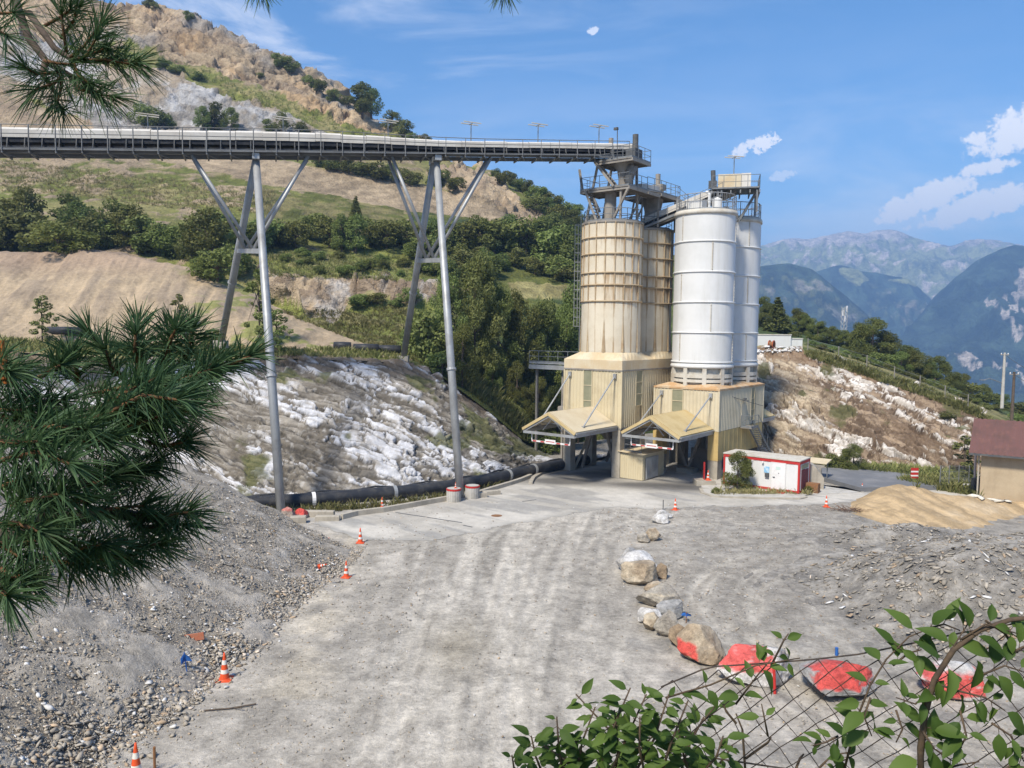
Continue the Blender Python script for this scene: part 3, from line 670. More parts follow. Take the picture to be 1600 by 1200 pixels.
m_heap = attr_mat('spoil_gravel', .45, .8, 5, 18, .9, .09)
heap = tag(grid_obj('spoil_heap', np.stack([X, Y, Zp], -1), m_heap, C), 'large grey gravel heap sloping down to the road behind the pine boughs', 'gravel heap'); bvh(heap)
def surf_n(fn, x, y, e=.3):
    return np.array([-(fn(x+e, y)-fn(x-e, y))/(2*e), -(fn(x, y+e)-fn(x, y-e))/(2*e), np.ones_like(x)]).T
n = 9000; yy = 17.2+24.8*RNG.uniform(size=n)**1.1; dd = np.abs(RNG.normal(0, 1, n))*4.5; xx = xfoot(yy)-dd-.2
ok = (pile_h(xx, yy) > -.1); xx, yy = xx[ok], yy[ok]
nn = surf_n(pile_h, xx, yy); zz = np.maximum(pile_h(xx, yy), 0)
n = len(xx); sz = .05+.24*RNG.uniform(size=n)**3.6
tag(stones('loose_stones', np.stack([xx, yy, zz], 1), sz, nn, m_stone, stone_cols(n, pale=.09), True), 'loose slabs and chips strewn over the grey gravel heap', 'loose stones', kind='stuff')
n = 4600; yy = 17.5+23.5*RNG.uniform(size=n)**1.15; wd = np.interp(yy, [19, 24, 30, 41], [1.5, .95, .65, .5]); xx = xfoot(yy)+RNG.normal(0, 1, n)*wd*.6-wd*.35
zz = np.maximum(pile_h(xx, yy), 0); sz = .08+.27*RNG.uniform(size=n)**2.4*np.interp(yy, [20, 40], [1.1, .8])
tag(stones('cobbles', np.stack([xx, yy, zz], 1), sz, np.tile([0, 0, 1.], (n, 1)), m_stone, stone_cols(n, (.28, .265, .245), (.44, .42, .39), .06)), 'band of grey cobbles along the foot of the gravel heap', 'cobbles', kind='stuff')
n = 30000; yy = 19+34*RNG.uniform(size=n)**1.4; xx = -10+RNG.uniform(size=n)*34; ok = (xx > xfoot(np.minimum(yy, 41))); xx, yy = xx[ok], yy[ok]; n = len(xx)
keep = RNG.uniform(size=n) < np.where(np.abs(xx-1) < 5, .3, 1); xx, yy = xx[keep], yy[keep]; n = len(xx)
tag(stones('pebbles', np.stack([xx, yy, 0*xx], 1), (.022+.10*RNG.uniform(size=n)**4)*np.interp(yy, [20, 45], [1, 1.5]), np.tile([0, 0, 1.], (n, 1)), m_stone, stone_cols(n, (.20, .19, .175), (.46, .43, .38), .10)), 'small pebbles scattered over the gravel yard', 'pebbles', kind='stuff')
n = 38000; yy = 17.2+24.5*RNG.uniform(size=n)**1.2; dd = RNG.uniform(size=n)**1.4*13; xx = xfoot(yy)-dd+.4
zz = np.maximum(pile_h(xx, yy), 0); nn = surf_n(pile_h, xx, yy)
tag(stones('gravel_chips', np.stack([xx, yy, zz+.05], 1), .03+.075*RNG.uniform(size=n)**2, nn, m_stone, stone_cols(n, (.20, .19, .175), (.46, .44, .40), .10), True), 'fine gravel chips covering the flank of the grey heap', 'gravel', kind='stuff')
# ------------------------------------------------------------------ rubble heap, right
def rub_h(x, y):
    nb = fbm(np.stack([x*.3, y*.3, 0*x], -1), 4, 181)
    def bump(cx, cy, a, b, h): return h*np.exp(-(np.abs((x-cx)/a)**2.6+np.abs((y-cy)/b)**2.6))
    h = np.maximum.reduce([bump(20.5, 34, 4.4, 4.6, 1.75), bump(26, 31, 6, 5.2, 2.1), bump(26, 39, 5.5, 3.6, 1.3), bump(17.5, 31.5, 2.5, 3, .8), bump(24, 44.2, 5, 1.3, .7)])
    return 1.18*h*(1+.5*nb)-.07
xs = np.arange(11.5, 36, .13); ys = np.arange(24, 48, .13); X, Y = np.meshgrid(xs, ys); H = rub_h(X, Y)
n2 = fbm(np.stack([X*1.1, Y*1.1, H], -1), 4, 183); n3 = fbm(np.stack([X*4, Y*4, H], -1), 3, 185)
C = lerp(np.array((.205, .19, .168)), np.array((.32, .297, .262)), sstep(-.3, .35, n2))*(1+.3*n3[..., None])
rub = tag(grid_obj('rubble_heap', np.stack([X, Y, H+np.where(H > 0, n2*.12+n3*.07, 0)], -1), m_heap, C), 'low dark grey rubble heap right of the painted boulders', 'rubble heap'); bvh(rub)
n = 15000; xx = RNG.uniform(12.0, 33, n); yy = RNG.uniform(25, 47, n); hh = rub_h(xx, yy); ok = (hh > .05) & (RNG.uniform(size=n) < .3+hh*.6); xx, yy, hh = xx[ok], yy[ok], hh[ok]; n = len(xx)
tag(stones('rubble_stones', np.stack([xx, yy, hh+.02], 1), .06+.34*RNG.uniform(size=n)**3.2, surf_n(rub_h, xx, yy), m_stone, stone_cols(n, (.22, .21, .195), (.36, .345, .32), .03), True), 'broken stones covering the low rubble heap', 'rubble', kind='stuff')
# ------------------------------------------------------------------ sand heap, right
rows = [[('z',1296,51.8,-.05),('z',1330,50.4,-.05),('z',1380,48,-.05),('z',1440,45.6,-.05),('z',1520,46.5,-.05),('z',1620,47.5,-.05),('z',1760,49,-.05)],
        [('z',1300,52.3,.05),(1322,796,52.2),(1350,783,52.0),(1400,783,51),(1450,795,50),(1520,803,50),(1620,812,50.5),(1760,820,51)],
        [('z',1304,53.5,-.02),(1318,795,53.6),(1345,779,53.8),(1375,764,54),(1400,757,54),(1425,759,54),(1450,766,53.6),(1490,773,53.2),(1540,778,53),(1600,786,52.8),(1680,790,53),(1760,800,53)],
        [('z',1306,54.6,-.1),('z',1330,55.8,-.1),('z',1400,57.4,-.1),('z',1450,57,-.1),('z',1540,55.5,-.1),('z',1620,55,-.1),('z',1760,55,-.1)]]
P = loft(rows, 300, 130, 2); N = normals(P); nz = fbm(P*.35, 4, 191); nf = fbm(P*2.5, 4, 193); rn = fbm(np.stack([P[..., 0]*1.6+P[..., 1]*.5, P[..., 2]*.5, 0*P[..., 0]], -1), 4, 195)
e = np.sin(np.linspace(0, math.pi, 130))[:, None]
P = P+N*((nz*.22+rn*.12+nf*.05)*np.minimum(1, e*2))[..., None]
SAND = np.array((.47, .345, .20)); C = lerp(SAND, SAND*.72, sstep(-.2, .35, rn+.5*nf)); C = lerp(C, np.array((.52, .42, .29)), sstep(.1, .4, nz)*.6)
m_sand = attr_mat('sand', .22, .8, 6, 40, .6, .05)
sandh = tag(grid_obj('sand_heap', P, m_sand, C), 'long heap of tan sand in front of the rusty roofed shed', 'sand heap'); bvh(sandh)
# the bank the camera stands on
rows = [[('z',q,2.9,9.7) for q in (0,800,1600)]]
xs = np.linspace(-26, 26, 60); ys = np.linspace(-22, 20.5, 60); X, Y = np.meshgrid(xs, ys)
Zb = np.where(Y < 2.2, 10.2+0*Y, 10.2-(Y-2.2)*.66); Zb = np.maximum(Zb, -.5); Zb = Zb+fbm(np.stack([X*.5, Y*.5, 0*X], -1), 3, 199)*.15*(Zb > 0)-sstep(9, 22, np.abs(X+2))*.0
C = lerp(GRASS, TAN*.8, sstep(-.2, .3, fbm(np.stack([X*.3, Y*.3, 0*X], -1), 3, 198)))
tag(grid_obj('embankment', np.stack([X, Y, Zb], -1), m_hill, C), kind='structure')
# ================================================================== the plant
TH = math.atan2(-.62, .785)               # local x = across the plant, local y = away from the camera
AX = np.array([.62, .785]); PX_ = np.array([.785, -.62])
m_clad = weathered('cream_cladding', (.60, .52, .35), (.50, .42, .27), .5, .55, .25, (.40, .32, .20), 0, .08)
m_cladw = weathered('pale_cladding', (.62, .55, .40), (.52, .45, .31), .5, .55, .3, (.42, .35, .24), 0, .08)
m_ochre = weathered('ochre_steel', (.56, .41, .17), (.44, .32, .14), .8, .6, .25, (.32, .22, .11))
m_cap = weathered('rusty_cream_roof', (.62, .54, .39), (.58, .46, .29), .7, .7, .45, (.52, .36, .19), 0, .1, 20, (.38, .6))
m_cap2 = weathered('rust_stained_slab', (.57, .47, .33), (.50, .30, .14), .9, .75, .4, (.40, .24, .13), 0, .1, 20, (.35, .6))
m_roofc = weathered('cream_roof', (.62, .53, .37), (.56, .46, .30), .6, .6, .15, (.45, .36, .22))
m_roofy = weathered('ochre_roof', (.56, .44, .23), (.48, .36, .17), .8, .65, .2, (.40, .28, .12))
m_white = weathered('white_paint', (.70, .70, .685), (.62, .62, .60), .25, .45, .5, (.52, .50, .45), 0, .03)
m_whited = weathered('dirty_white_frame', (.60, .57, .50), (.48, .43, .35), 1.0, .7, .5, (.40, .30, .19))
m_galv = weathered('galvanised_steel', (.40, .41, .41), (.30, .30, .295), .8, .5, .3, (.24, .215, .19), .35, .06)
m_beam = weathered('grey_beam', (.205, .21, .21), (.15, .15, .148), .8, .6, .3, (.13, .115, .10), .2, .06)
m_dust = weathered('dusty_steel', (.30, .275, .24), (.21, .19, .165), 1.0, .8, .3, (.15, .13, .11))
m_dark = weathered('dark_steel', (.085, .09, .095), (.14, .135, .125), 1.4, .7)
m_rail = weathered('grey_rail', (.20, .215, .225), (.15, .15, .15), 2, .55)
m_belt = weathered('black_rubber', (.022, .024, .03), (.06, .06, .06), 1.5, .8)
m_cover = weathered('white_belt_cover', (.66, .63, .57), (.54, .50, .44), .4, .6, .3, (.40, .36, .30))
m_glassp = weathered('window_panel', (.24, .24, .16), (.30, .29, .20), 1.2, .35)
m_red = weathered('red_paint', (.50, .035, .03), (.42, .05, .04), 1.5, .5)
m_wsign = weathered('white_board', (.78, .77, .76), (.70, .69, .68), 2, .5)
m_rust = weathered('rust', (.26, .13, .06), (.17, .10, .06), 2, .85)
def silo_mat(name, base, base2, rust, amount):
    """cream shell with brown runs below the hoops and beside the ribs"""
    t = NT(name); v = t.coord(); vs = t.coord((1, 1, .07)); vs2 = t.coord((1, 1, .16))
    a = t.attr()
    n1 = t.noise(.5, 5, .6, v); n2 = t.noise(3.2, 6, .7, vs); n3 = t.noise(1.1, 5, .7, vs2); nf = t.noise(25, 3, .7, v)
    col = t.mix(t.ramp(n1, .4, .65), base, base2)
    k = t.ramp(t.math('ADD', n2, t.math('MULTIPLY', a.outputs[0], .40)), .58, .86)
    col = t.mix(t.math('MULTIPLY', k, amount), col, rust)
    k2 = t.ramp(t.math('ADD', n3, t.math('MULTIPLY', a.outputs[0], .16)), .58, .80); col = t.mix(t.math('MULTIPLY', k2, amount*.85), col, tuple(q*.62 for q in rust))
    col = t.mix(t.ramp(nf, .35, .75, 0, .12), col, tuple(q*.5 for q in base))
    return t.fin(col, .6)
m_silo = silo_mat('cream_silo_shell', (.67, .60, .47), (.60, .52, .39), (.36, .23, .11), .85)
m_hoop = weathered('rusty_hoop', (.47, .37, .24), (.36, .25, .14), 1.5, .75)
def local(px, py, d): pass
def rail(mb, pts, h=1.0, r=.028, post=1.1, mid=True, close=False):
    pts = [np.asarray(p, float) for p in pts]
    if close: pts = pts+[pts[0]]
    for a, b in zip(pts[:-1], pts[1:]):
        L = np.linalg.norm(b-a); n = max(1, round(L/post))
        for i in range(n+1):
            q = a+(b-a)*i/n; mb.tube([q, q+[0, 0, h]], r, 5)
        mb.tube([a+[0,0,h], b+[0,0,h]], r, 5)
        if mid: mb.tube([a+[0,0,h*.52], b+[0,0,h*.52]], r*.8, 5)
        mb.beam(a+[0,0,.06], b+[0,0,.06], .012, .12)
def stair(mb, a, b, width, side, n=10):
    """open stair from low a to high b; side = unit vector across"""
    a = np.asarray(a, float); b = np.asarray(b, float); s = np.asarray(side, float)*width/2
    for q in (-s, s): mb.beam(a+q, b+q, .05, .2)
    for i in range(1, n+1):
        p = a+(b-a)*(i-.5)/n; mb.beam(p-s, p+s, .24, .035)
def corrug(mb, x0, x1, y, z0, z1, nrm, pitch=.32, dep=.045):
    """trapezoid sheet along x at plane y facing -y (nrm=-1) or +y"""
    n = max(2, round((x1-x0)/pitch)); p = (x1-x0)/n; prof = []
    for i in range(n):
        b = x0+i*p; prof += [(b, 0), (b+p*.62, 0), (b+p*.74, dep), (b+p*.88, dep)]
    prof.append((x1, 0)); v = []; m = len(prof)
    for z in (z0, z1):
        for x, d in prof: v.append((x, y-nrm*(-d) if nrm > 0 else y-d, z))
    mb.add(v, [(i, i+1, m+i+1, m+i) for i in range(m-1)])
def corr_y(mb, x, y0, y1, z0, z1, sgn, pitch=.32, dep=.045):
    n = max(2, round((y1-y0)/pitch)); p = (y1-y0)/n; prof = []
    for i in range(n):
        b = y0+i*p; prof += [(b, 0), (b+p*.62, 0), (b+p*.74, dep), (b+p*.88, dep)]
    prof.append((y1, 0)); m = len(prof); v = []
    for z in (z0, z1):
        for y, d in prof: v.append((x+sgn*d, y, z))
    mb.add(v, [(i, i+1, m+i+1, m+i) for i in range(m-1)])
def clad_walls(x0, x1, y0, y1, z0, z1, gaps_front=(), gaps_right=()):
    mb = MB()
    def runs(a, b, gaps):
        c = a
        for g0, g1 in gaps: yield c, g0; c = g1
        yield c, b
    for a, b in runs(x0, x1, gaps_front): corrug(mb, a, b, y0, z0, z1, -1)
    corrug(mb, x0, x1, y1, z0, z1, 1)
    for a, b in runs(y0, y1, gaps_right): corr_y(mb, x1, a, b, z0, z1, 1)
    corr_y(mb, x0, y0, y1, z0, z1, -1)
    for cx, cy in ((x0, y0), (x1, y0), (x0, y1), (x1, y1)): mb.box(cx-.07, cy-.07, z0, cx+.07, cy+.07, z1)
    # inner backing
    mb.box(x0+.08, y0+.08, z0+.02, x1-.08, y1-.08, z1-.02)
    return mb
def canopy(root, y_wall, dirn, hw, length, z_eave, z_ridge, roofmat, sign=True, rods=True, zrod=7.6):
    """gable canopy over a lorry lane, its open end at y_wall + dirn*length"""
    cp = MB(); y0 = y_wall; y1 = y_wall+dirn*length; th = .12; ov = .0
    for s in (-1, 1):
        cp.poly([(0, y0, z_ridge), (s*hw, y0, z_eave), (s*hw, y1, z_eave), (0, y1, z_ridge)][::(1 if s*dirn < 0 else -1)], th)
    c = cp.build('canopy', roofmat, root)
    fr = MB()
    for yy in (y1+dirn*.03, y0+dirn*.3):
        for s in (-1, 1):
            fr.beam((0, yy, z_ridge-.22), (s*hw, yy, z_eave-.22), .08, .16)
            fr.beam((s*.02, yy-dirn*.5, z_ridge-.45), (s*.9, yy-dirn*.5, z_eave-.05), .06, .06)
        fr.beam((-hw, yy, z_eave-.26), (hw, yy, z_eave-.26), .12, .2)
    for s in (-1, 1):
        fr.beam((s*hw, y0, z_eave-.2), (s*hw, y1, z_eave-.2), .14, .26); fr.beam((s*(hw+.09), y0, z_eave-.03), (s*(hw+.09), y1, z_eave-.03), .14, .10)
    for k in range(4):
        yy = y0+(y1-y0)*(k+.5)/4; fr.beam((-hw*.5, yy, (z_eave+z_ridge)/2-.2), (hw*.5, yy, (z_eave+z_ridge)/2-.2), .06, .08)
    fr.build('canopy_frame', m_galv, c)
    ed = MB()
    for s in (-1, 1): ed.beam((0, y1+dirn*.13, z_ridge-.05), (s*(hw+.05), y1+dirn*.13, z_eave-.05), .05, .2)
    ed.build('fascia', m_roofy, c)
    if rods:
        for s in (-1, 1):
            r = MB(); a = (s*hw*.86, y1-dirn*1.6, z_eave+.32); b = (s*hw*.9, y_wall+dirn*.03, zrod)
            r.tube([a, b], .062, 8); r.box(a[0]-.12, a[1]-.12, a[2]-.25, a[0]+.12, a[1]+.12, a[2]+.08); r.box(b[0]-.14, b[1]-.1, b[2]-.2, b[0]+.14, b[1]+.1, b[2]+.2)
            r.build('tie_rod', m_galv, root)
    if sign:
        g = MB(); ys = y1-dirn*.25; zs = z_eave-.95; w_ = hw*.74
        g.box(-w_, ys-.03, zs-.06, w_, ys+.03, zs+.06)
        for s in (-1, 1): g.box(s*w_-.03, ys-.03, zs, s*w_+.03, ys+.03, z_eave-.35)
        gb = g.build('clearance_bar', m_wsign, root)
        for k in range(5):
            st = MB(); st.box(-w_+.1+k*w_*.42, ys+dirn*.031-.002, zs-.05, -w_+.1+k*w_*.42+w_*.2, ys+dirn*.033+.002, zs+.05); st.build('red_stripe', m_red, gb)
        p = MB(); p.box(-.5, ys+dirn*.05-.012, zs-.1, .5, ys+dirn*.05+.012, zs+.24); pl = p.build('sign_plate', m_wsign, gb)
        q = MB(); q.box(-.4, ys+dirn*.066-.003, zs+.04, .4, ys+dirn*.066+.003, zs+.10); q.build('red_line', m_red, pl)
    return c
def col(root, x, y, z0, z1, w_, mat, taper=1.0):
    mb = MB(); a = w_/2; b = a*taper
    v = [(x-a,y-a,z0),(x+a,y-a,z0),(x+a,y+a,z0),(x-a,y+a,z0),(x-b,y-b,z1),(x+b,y-b,z1),(x+b,y+b,z1),(x-b,y+b,z1)]
    mb.add(v, [(3,2,1,0),(4,5,6,7),(0,1,5,4),(1,2,6,5),(2,3,7,6),(3,0,4,7)]); return mb.build('column', mat, root)
def window(root, x0, x1, y, z0, z1, n=3, axis='x', sgn=-1):
    mb = MB(); fr = MB()
    if axis == 'x':
        mb.box(x0, y-.02, z0, x1, y+.06, z1)
        for k in range(n+1): z = z0+(z1-z0)*k/n; fr.box(x0, y-.06, z-.03, x1, y-.021, z+.03)
        for x in (x0, x1): fr.box(x-.03, y-.07, z0, x+.03, y-.022, z1)
    else:
        mb.box(y-.06, x0, z0, y+.02, x1, z1)
        for k in range(n+1): z = z0+(z1-z0)*k/n; fr.box(y+.021, x0, z-.03, y+.06, x1, z+.03)
        for x in (x0, x1): fr.box(y+.022, x-.03, z0, y+.07, x+.03, z1)
    o = mb.build('window', m_glassp, root); fr.build('window_frame', m_clad, o); return o
# ------------------------------------------------------------------ loading building under the cream silos
C1 = np.array([8.45, 66.2]); S = 2.8
b1 = empty('loading_building', (C1[0], C1[1], 0), TH, 'cream corrugated loading building on concrete legs under the rusty cream silos', 'building')
Y1 = 5.6+S
clad_walls(-S, S, -S, Y1, 4.1, 8.8, [(-.85, -.02)], [(-.5, .55)]).build('wall', m_clad, b1)
window(b1, -.85, -.02, -S, 4.9, 8.75, 3); window(b1, -.5, .55, S, 5.8, 8.75, 3, 'y')
mb = MB(); mb.box(-S-.05, -S-.05, 8.82, S+.05, Y1+.05, 9.62)
# sloping cap from the square band up to the round shells
n = 40; v = []; 
for i in range(n):
    a = 2*math.pi*i/n; c, s = math.cos(a), math.sin(a); m = max(abs(c), abs(s))
    v.append((c/m*(S+.05), s/m*(S+.05), 9.62))
for i in range(n):
    a = 2*math.pi*i/n; v.append((2.6*math.cos(a), 2.6*math.sin(a), 10.25))
f = [(i, (i+1) % n, n+(i+1) % n, n+i) for i in range(n)]
mb.add(v, f); mb.add([(x, y+5.6, z+.004) for x, y, z in v], f)
mb.build('roof', m_cap, b1)
mb = MB(); mb.box(-S-.09, -S-.09, 8.74, S+.09, Y1+.09, 8.86); mb.box(-S-.06, -S-.06, 4.0, S+.06, -S+.3, 4.16); mb.box(S-.3, -S, 3.98, S+.06, Y1, 4.15); mb.box(-S-.06, -S, 3.97, -S+.3, Y1, 4.14); mb.build('trim', m_dust, b1)
mb = MB(); mb.box(-S+.3, -S+.3, 3.9, S-.3, Y1-.3, 4.05); mb.build('floor_slab', m_dust, b1)
for x in (-S+.35, S-.4):
    for y in (-S+.35, 1.0, 5.6, Y1-.4): col(b1, x, y, 0, 3.98, .78, m_conc, .92)
for (x0, x1, y) in ((-1.7, -.7, -S+1.3), (.6, 1.6, -S+1.3), (-1.7, -.4, 2.5), (.4, 1.8, 2.5)):
    r = MB(); r.beam((x0 if x0 < 0 else x1, y, .2), (x1 if x0 < 0 else x0, y, 3.9), .22, .22); r.build('brace', m_dust, b1)
for a, b in (((-S+.4, -S+1.2, .1), (-S+1.6, -S+2.2, 3.9)), ((S-.5, -S+1.0, .4), (S-1.5, -S+2.2, 3.9))):
    r = MB(); r.beam(a, b, .2, .2); r.build('brace', m_conc, b1)
# hopper cones above the lane
mb = MB(); mb.lathe([(1.9, 3.9), (.45, 2.9), (.45, 2.7)], 20, (0, 0, 0)); mb.build('hopper', m_dust, b1); mb = MB(); mb.lathe([(1.9, 3.9), (.45, 2.9), (.45, 2.7)], 20, (0, 5.6, 0)); mb.build('hopper', m_dust, b1)
canopy(b1, -S-.06, -1, 2.45, 6.1, 4.25, 5.62, m_roofc, True, True, 8.35)
# ------------------------------------------------------------------ cream silos
def cream_silo(loc, label, hoops, ztop):
    r = empty('cream_silo', loc, TH, label, 'silo', 'cream silos'); R = 2.54
    nu = 120; zs = np.linspace(10.2, ztop, 90); A = np.linspace(0, 2*math.pi, nu+1)
    AA, ZZ = np.meshgrid(A, zs); nr = 20
    Pm = np.stack([R*np.cos(AA), R*np.sin(AA), ZZ], -1)
    ph = (AA*nr/(2*math.pi)) % 1; near = np.exp(-(np.minimum(ph, 1-ph)/.09)**2)
    below = np.zeros_like(AA)
    for h in hoops+[ztop]: below = np.maximum(below, np.where(ZZ < h, np.exp(-(h-ZZ)/.55), 0))
    low = ZZ < hoops[-1]
    side = .5+.5*np.cos(AA+.2)                      # the weather side carries more rust
    rustw = np.clip((.55*near+.55*below)*(.45+.75*side)*np.where(low, .8, 1)+np.where(low, .35*near*np.exp(-(ZZ-10.2)/2.5), 0)+.3*(side > .75)*(ZZ < hoops[2])*(ZZ > hoops[-1]), 0, 1)
    sh = grid_obj('shell', Pm, m_silo, rustw[..., None]*np.ones(3), parent=r)
    rb = MB()
    for k in range(nr):
        a = 2*math.pi*k/nr; c, s = math.cos(a), math.sin(a); t_ = np.array([-s, c, 0]); o = np.array([c, s, 0])
        rb.beam(o*(R+.035)+[0, 0, hoops[-1]], o*(R+.035)+[0, 0, ztop-.05], .075, .09, tuple(o))
        if k % 2 == 0: # tapering gusset at the foot
            w0, w1 = .17, .02; zt = hoops[-1]-1.2-.5*(k % 3)
            rb.add([o*(R+.03)+t_*w0+[0,0,10.25], o*(R+.03)-t_*w0+[0,0,10.25], o*(R+.02)-t_*w1+[0,0,zt], o*(R+.02)+t_*w1+[0,0,zt], o*(R+.13)+[0,0,10.25], o*(R+.03)+[0,0,zt]], [(0,4,5,3),(4,1,2,5)])
    rb.build('rib', m_hoop, sh)
    for h in hoops:
        mb = MB(); mb.lathe([(R+.01, h-.07), (R+.10, h-.06), (R+.10, h+.06), (R+.01, h+.07)], 72); mb.build('hoop', m_hoop, r, True)
    mb = MB(); mb.lathe([(R+.01, ztop-.16), (R+.08, ztop-.14), (R+.08, ztop+.03), (0.01, ztop+.2)], 48); mb.build('roof', m_dust, r)
    return r
hoops = [19.75, 18.4, 16.85, 15.85, 14.5]
cs1 = cream_silo((C1[0], C1[1], 0), 'nearer rust streaked cream silo with five hoops, below the conveyor head', hoops, 21.1)
q = C1+AX*5.6
cs2 = cream_silo((q[0], q[1], 0), 'rust streaked cream silo half hidden behind the nearer cream one', hoops, 21.05)
# caged ladder on the left of the near cream silo, dust filter, roof rail
mb = MB(); LX = -2.54
for s in (-.22, .22): mb.beam((LX-.28, s-.4, 10.3), (LX-.28, s-.4, 22.1), .05, .04)
for k in range(38): z = 10.5+k*.3; mb.tube([(LX-.28, -.62, z), (LX-.28, -.18, z)], .014, 5)
lad = mb.build('ladder', m_galv, cs1)
mb = MB()
for z in np.arange(12.4, 21.4, .8):
    mb.tube([(LX-.28+.38*math.cos(a)-.36, -.4+.36*math.sin(a), z) for a in np.linspace(.3, 2*math.pi-.3, 13)], .022, 4)
for a in np.linspace(1.2, 5.1, 5): mb.tube([(LX-.64+.38*math.cos(a), -.4+.36*math.sin(a), 12.4), (LX-.64+.38*math.cos(a), -.4+.36*math.sin(a), 21.2)], .018, 4)
mb.build('ladder_cage', m_galv, lad)
mb = MB(); mb.lathe([(.02, 22.15), (.35, 22.05), (.55, 21.75), (.55, 20.9), (.3, 20.6)], 20, (-2.4, .55, 0)); mb.box(-2.95, .0, 20.3, -1.9, 1.1, 20.9); mb.build('dust_filter', m_cap, cs1, True)
mb = MB(); rail(mb, [(2.4*math.cos(a), 2.4*math.sin(a), 21.15) for a in np.linspace(0, 2*math.pi, 13)], 1.0, .03, 1.3); mb.build('railing', m_rail, cs1)
mb = MB(); rail(mb, [(2.4*math.cos(a), 2.4*math.sin(a), 21.1) for a in np.linspace(-2.2, 2.2, 9)], 1.0, .03, 1.3); mb.build('railing', m_rail, cs2)
# ------------------------------------------------------------------ building under the white silos
C3 = np.array([16.3, 66.0]); T = 2.9; L2 = 9.8
b2 = empty('loading_building', (C3[0], C3[1], 0), TH, 'cream corrugated loading building with outside stair under the white silos', 'building')
YB = -T+L2
clad_walls(-T, T, -T, YB, 3.95, 7.25, [(-1.25, -.25)], [(3.9, 4.7)]).build('wall', m_cladw, b2)
window(b2, -1.25, -.25, -T, 5.3, 7.2, 2); window(b2, 3.9, 4.7, T, 4.3, 7.2, 3, 'y')
mb = MB(); mb.box(-T-.08, -T-.08, 7.27, T+.08, YB+.08, 7.42)
mb.add([(-T, -T, 7.42), (T, -T, 7.42), (T, YB, 7.42), (-T, YB, 7.42), (-T+.8, -T+.8, 7.72), (T-.8, -T+.8, 7.72), (T-.8, YB-.6, 7.72), (-T+.8, YB-.6, 7.72)], [(0,1,5,4),(1,2,6,5),(2,3,7,6),(3,0,4,7),(4,5,6,7)])
mb.build('roof', m_cap2, b2)
mb = MB(); mb.box(T-.12, -T+.55, 1.75, T+.02, YB-.05, 3.93); corr_y(mb, T+.025, -T+.6, YB-.1, 1.75, 3.93, 1, .9, .02); mb.build('lower_wall', m_ochre, b2)
mb = MB(); mb.box(-T+.3, -T+.3, 3.8, T-.3, YB-.3, 3.93); mb.build('floor_slab', m_dust, b2)
for (x, y) in ((-T+.4, -T+.4), (T-.4, -T+.4)):
    col(b2, x, y, 1.55, 3.93, .9, m_ochre); col(b2, x, y, 0, 1.54, .84, m_conc)
for x in (-T+.4, T-.4):
    for y in (2.0, YB-.5): col(b2, x, y, 0, 3.8, .7, m_dust)
for (a, b) in (((-.6, -1.2, .5), (-1.9, -1.2, 3.8)), ((-.4, -1.2, .5), (.8, -1.2, 3.8)), ((1.9, -.6, .3), (.8, 1.0, 3.8)), ((-1.8, 2.4, .3), (-.5, 2.4, 3.8))):
    r = MB(); r.beam(a, b, .22, .22); r.build('brace', m_dust, b2)
for (x, y, w_, h) in ((-T+.3, -T-.1, 1.5, .42), (-.5, -1.3, 1.5, .4), (1.9, -.4, 1.1, .5)):
    mb = MB(); mb.box(x-w_/2, y-.6, .0, x+w_/2, y+.6, h); mb.build('footing', m_conc, b2)
mb = MB(); mb.box(-T+.0, -T-.08, 1.15, -T+.72, -T-.05, 2.0); pl = mb.build('notice_board', m_wsign, b2)
mb = MB()
for k in range(5): mb.box(-T+.1, -T-.086, 1.85-k*.14, -T+.6-.1*(k % 2), -T-.082, 1.89-k*.14)
mb.build('lettering', m_dark, pl)
mb = MB(); mb.box(-1.0, .5, 0, .9, .62, 1.9); mb.build('inner_wall', m_dust, b2)
canopy(b2, -T-.06, -1, 2.45, 6.0, 4.05, 5.45, m_roofy, True, True, 6.85)
canopy(b2, YB+.06, 1, 2.45, 4.2, 4.05, 5.45, m_roofy, False, False)
# stair, landing and door on the right wall
st = MB(); stair(st, (T+.65, 6.6, 1.0), (T+.65, 3.0, 3.9), .85, (1, 0, 0), 13); st.box(T+.1, 1.5, 3.85, T+1.1, 3.05, 3.97); st.box(T+.1, 6.4, .2, T+1.2, 7.6, 1.05)
so_ = st.build('stair', m_dust, b2)
mb = MB(); rail(mb, [(T+1.08, 3.0, 3.95), (T+1.08, 1.5, 3.95), (T+.15, 1.5, 3.95)], 1.0, .022, .7)
for s in (.22, 1.08): mb.tube([(T+s, 6.6, 2.0), (T+s, 3.0, 4.95)], .022, 5); [mb.tube([(T+s, y, 1.0+(6.6-y)*.806), (T+s, y, 2.0+(6.6-y)*.82)], .02, 5) for y in (6.6, 5.4, 4.2)]
mb.build('railing', m_rail, so_)
mb = MB(); mb.box(T+.0, 1.75, 3.98, T+.075, 2.65, 5.95); mb.build('door', m_cladw, b2)
mb = MB(); mb.box(T+.05, 1.9, 6.15, T+.45, 2.35, 6.2); mb.box(T+.1, 2.0, 6.25, T+.3, 2.2, 6.4); mb.build('wall_lamp', m_dark, b2)
mb = MB(); mb.box(-.55, -2.3, 7.72, -.1, -1.9, 8.0); mb.tube([(-.3, -2.1, 7.9), (-.35, -2.3, 8.25)], .12, 8); mb.build('floodlight', m_dark, b2)
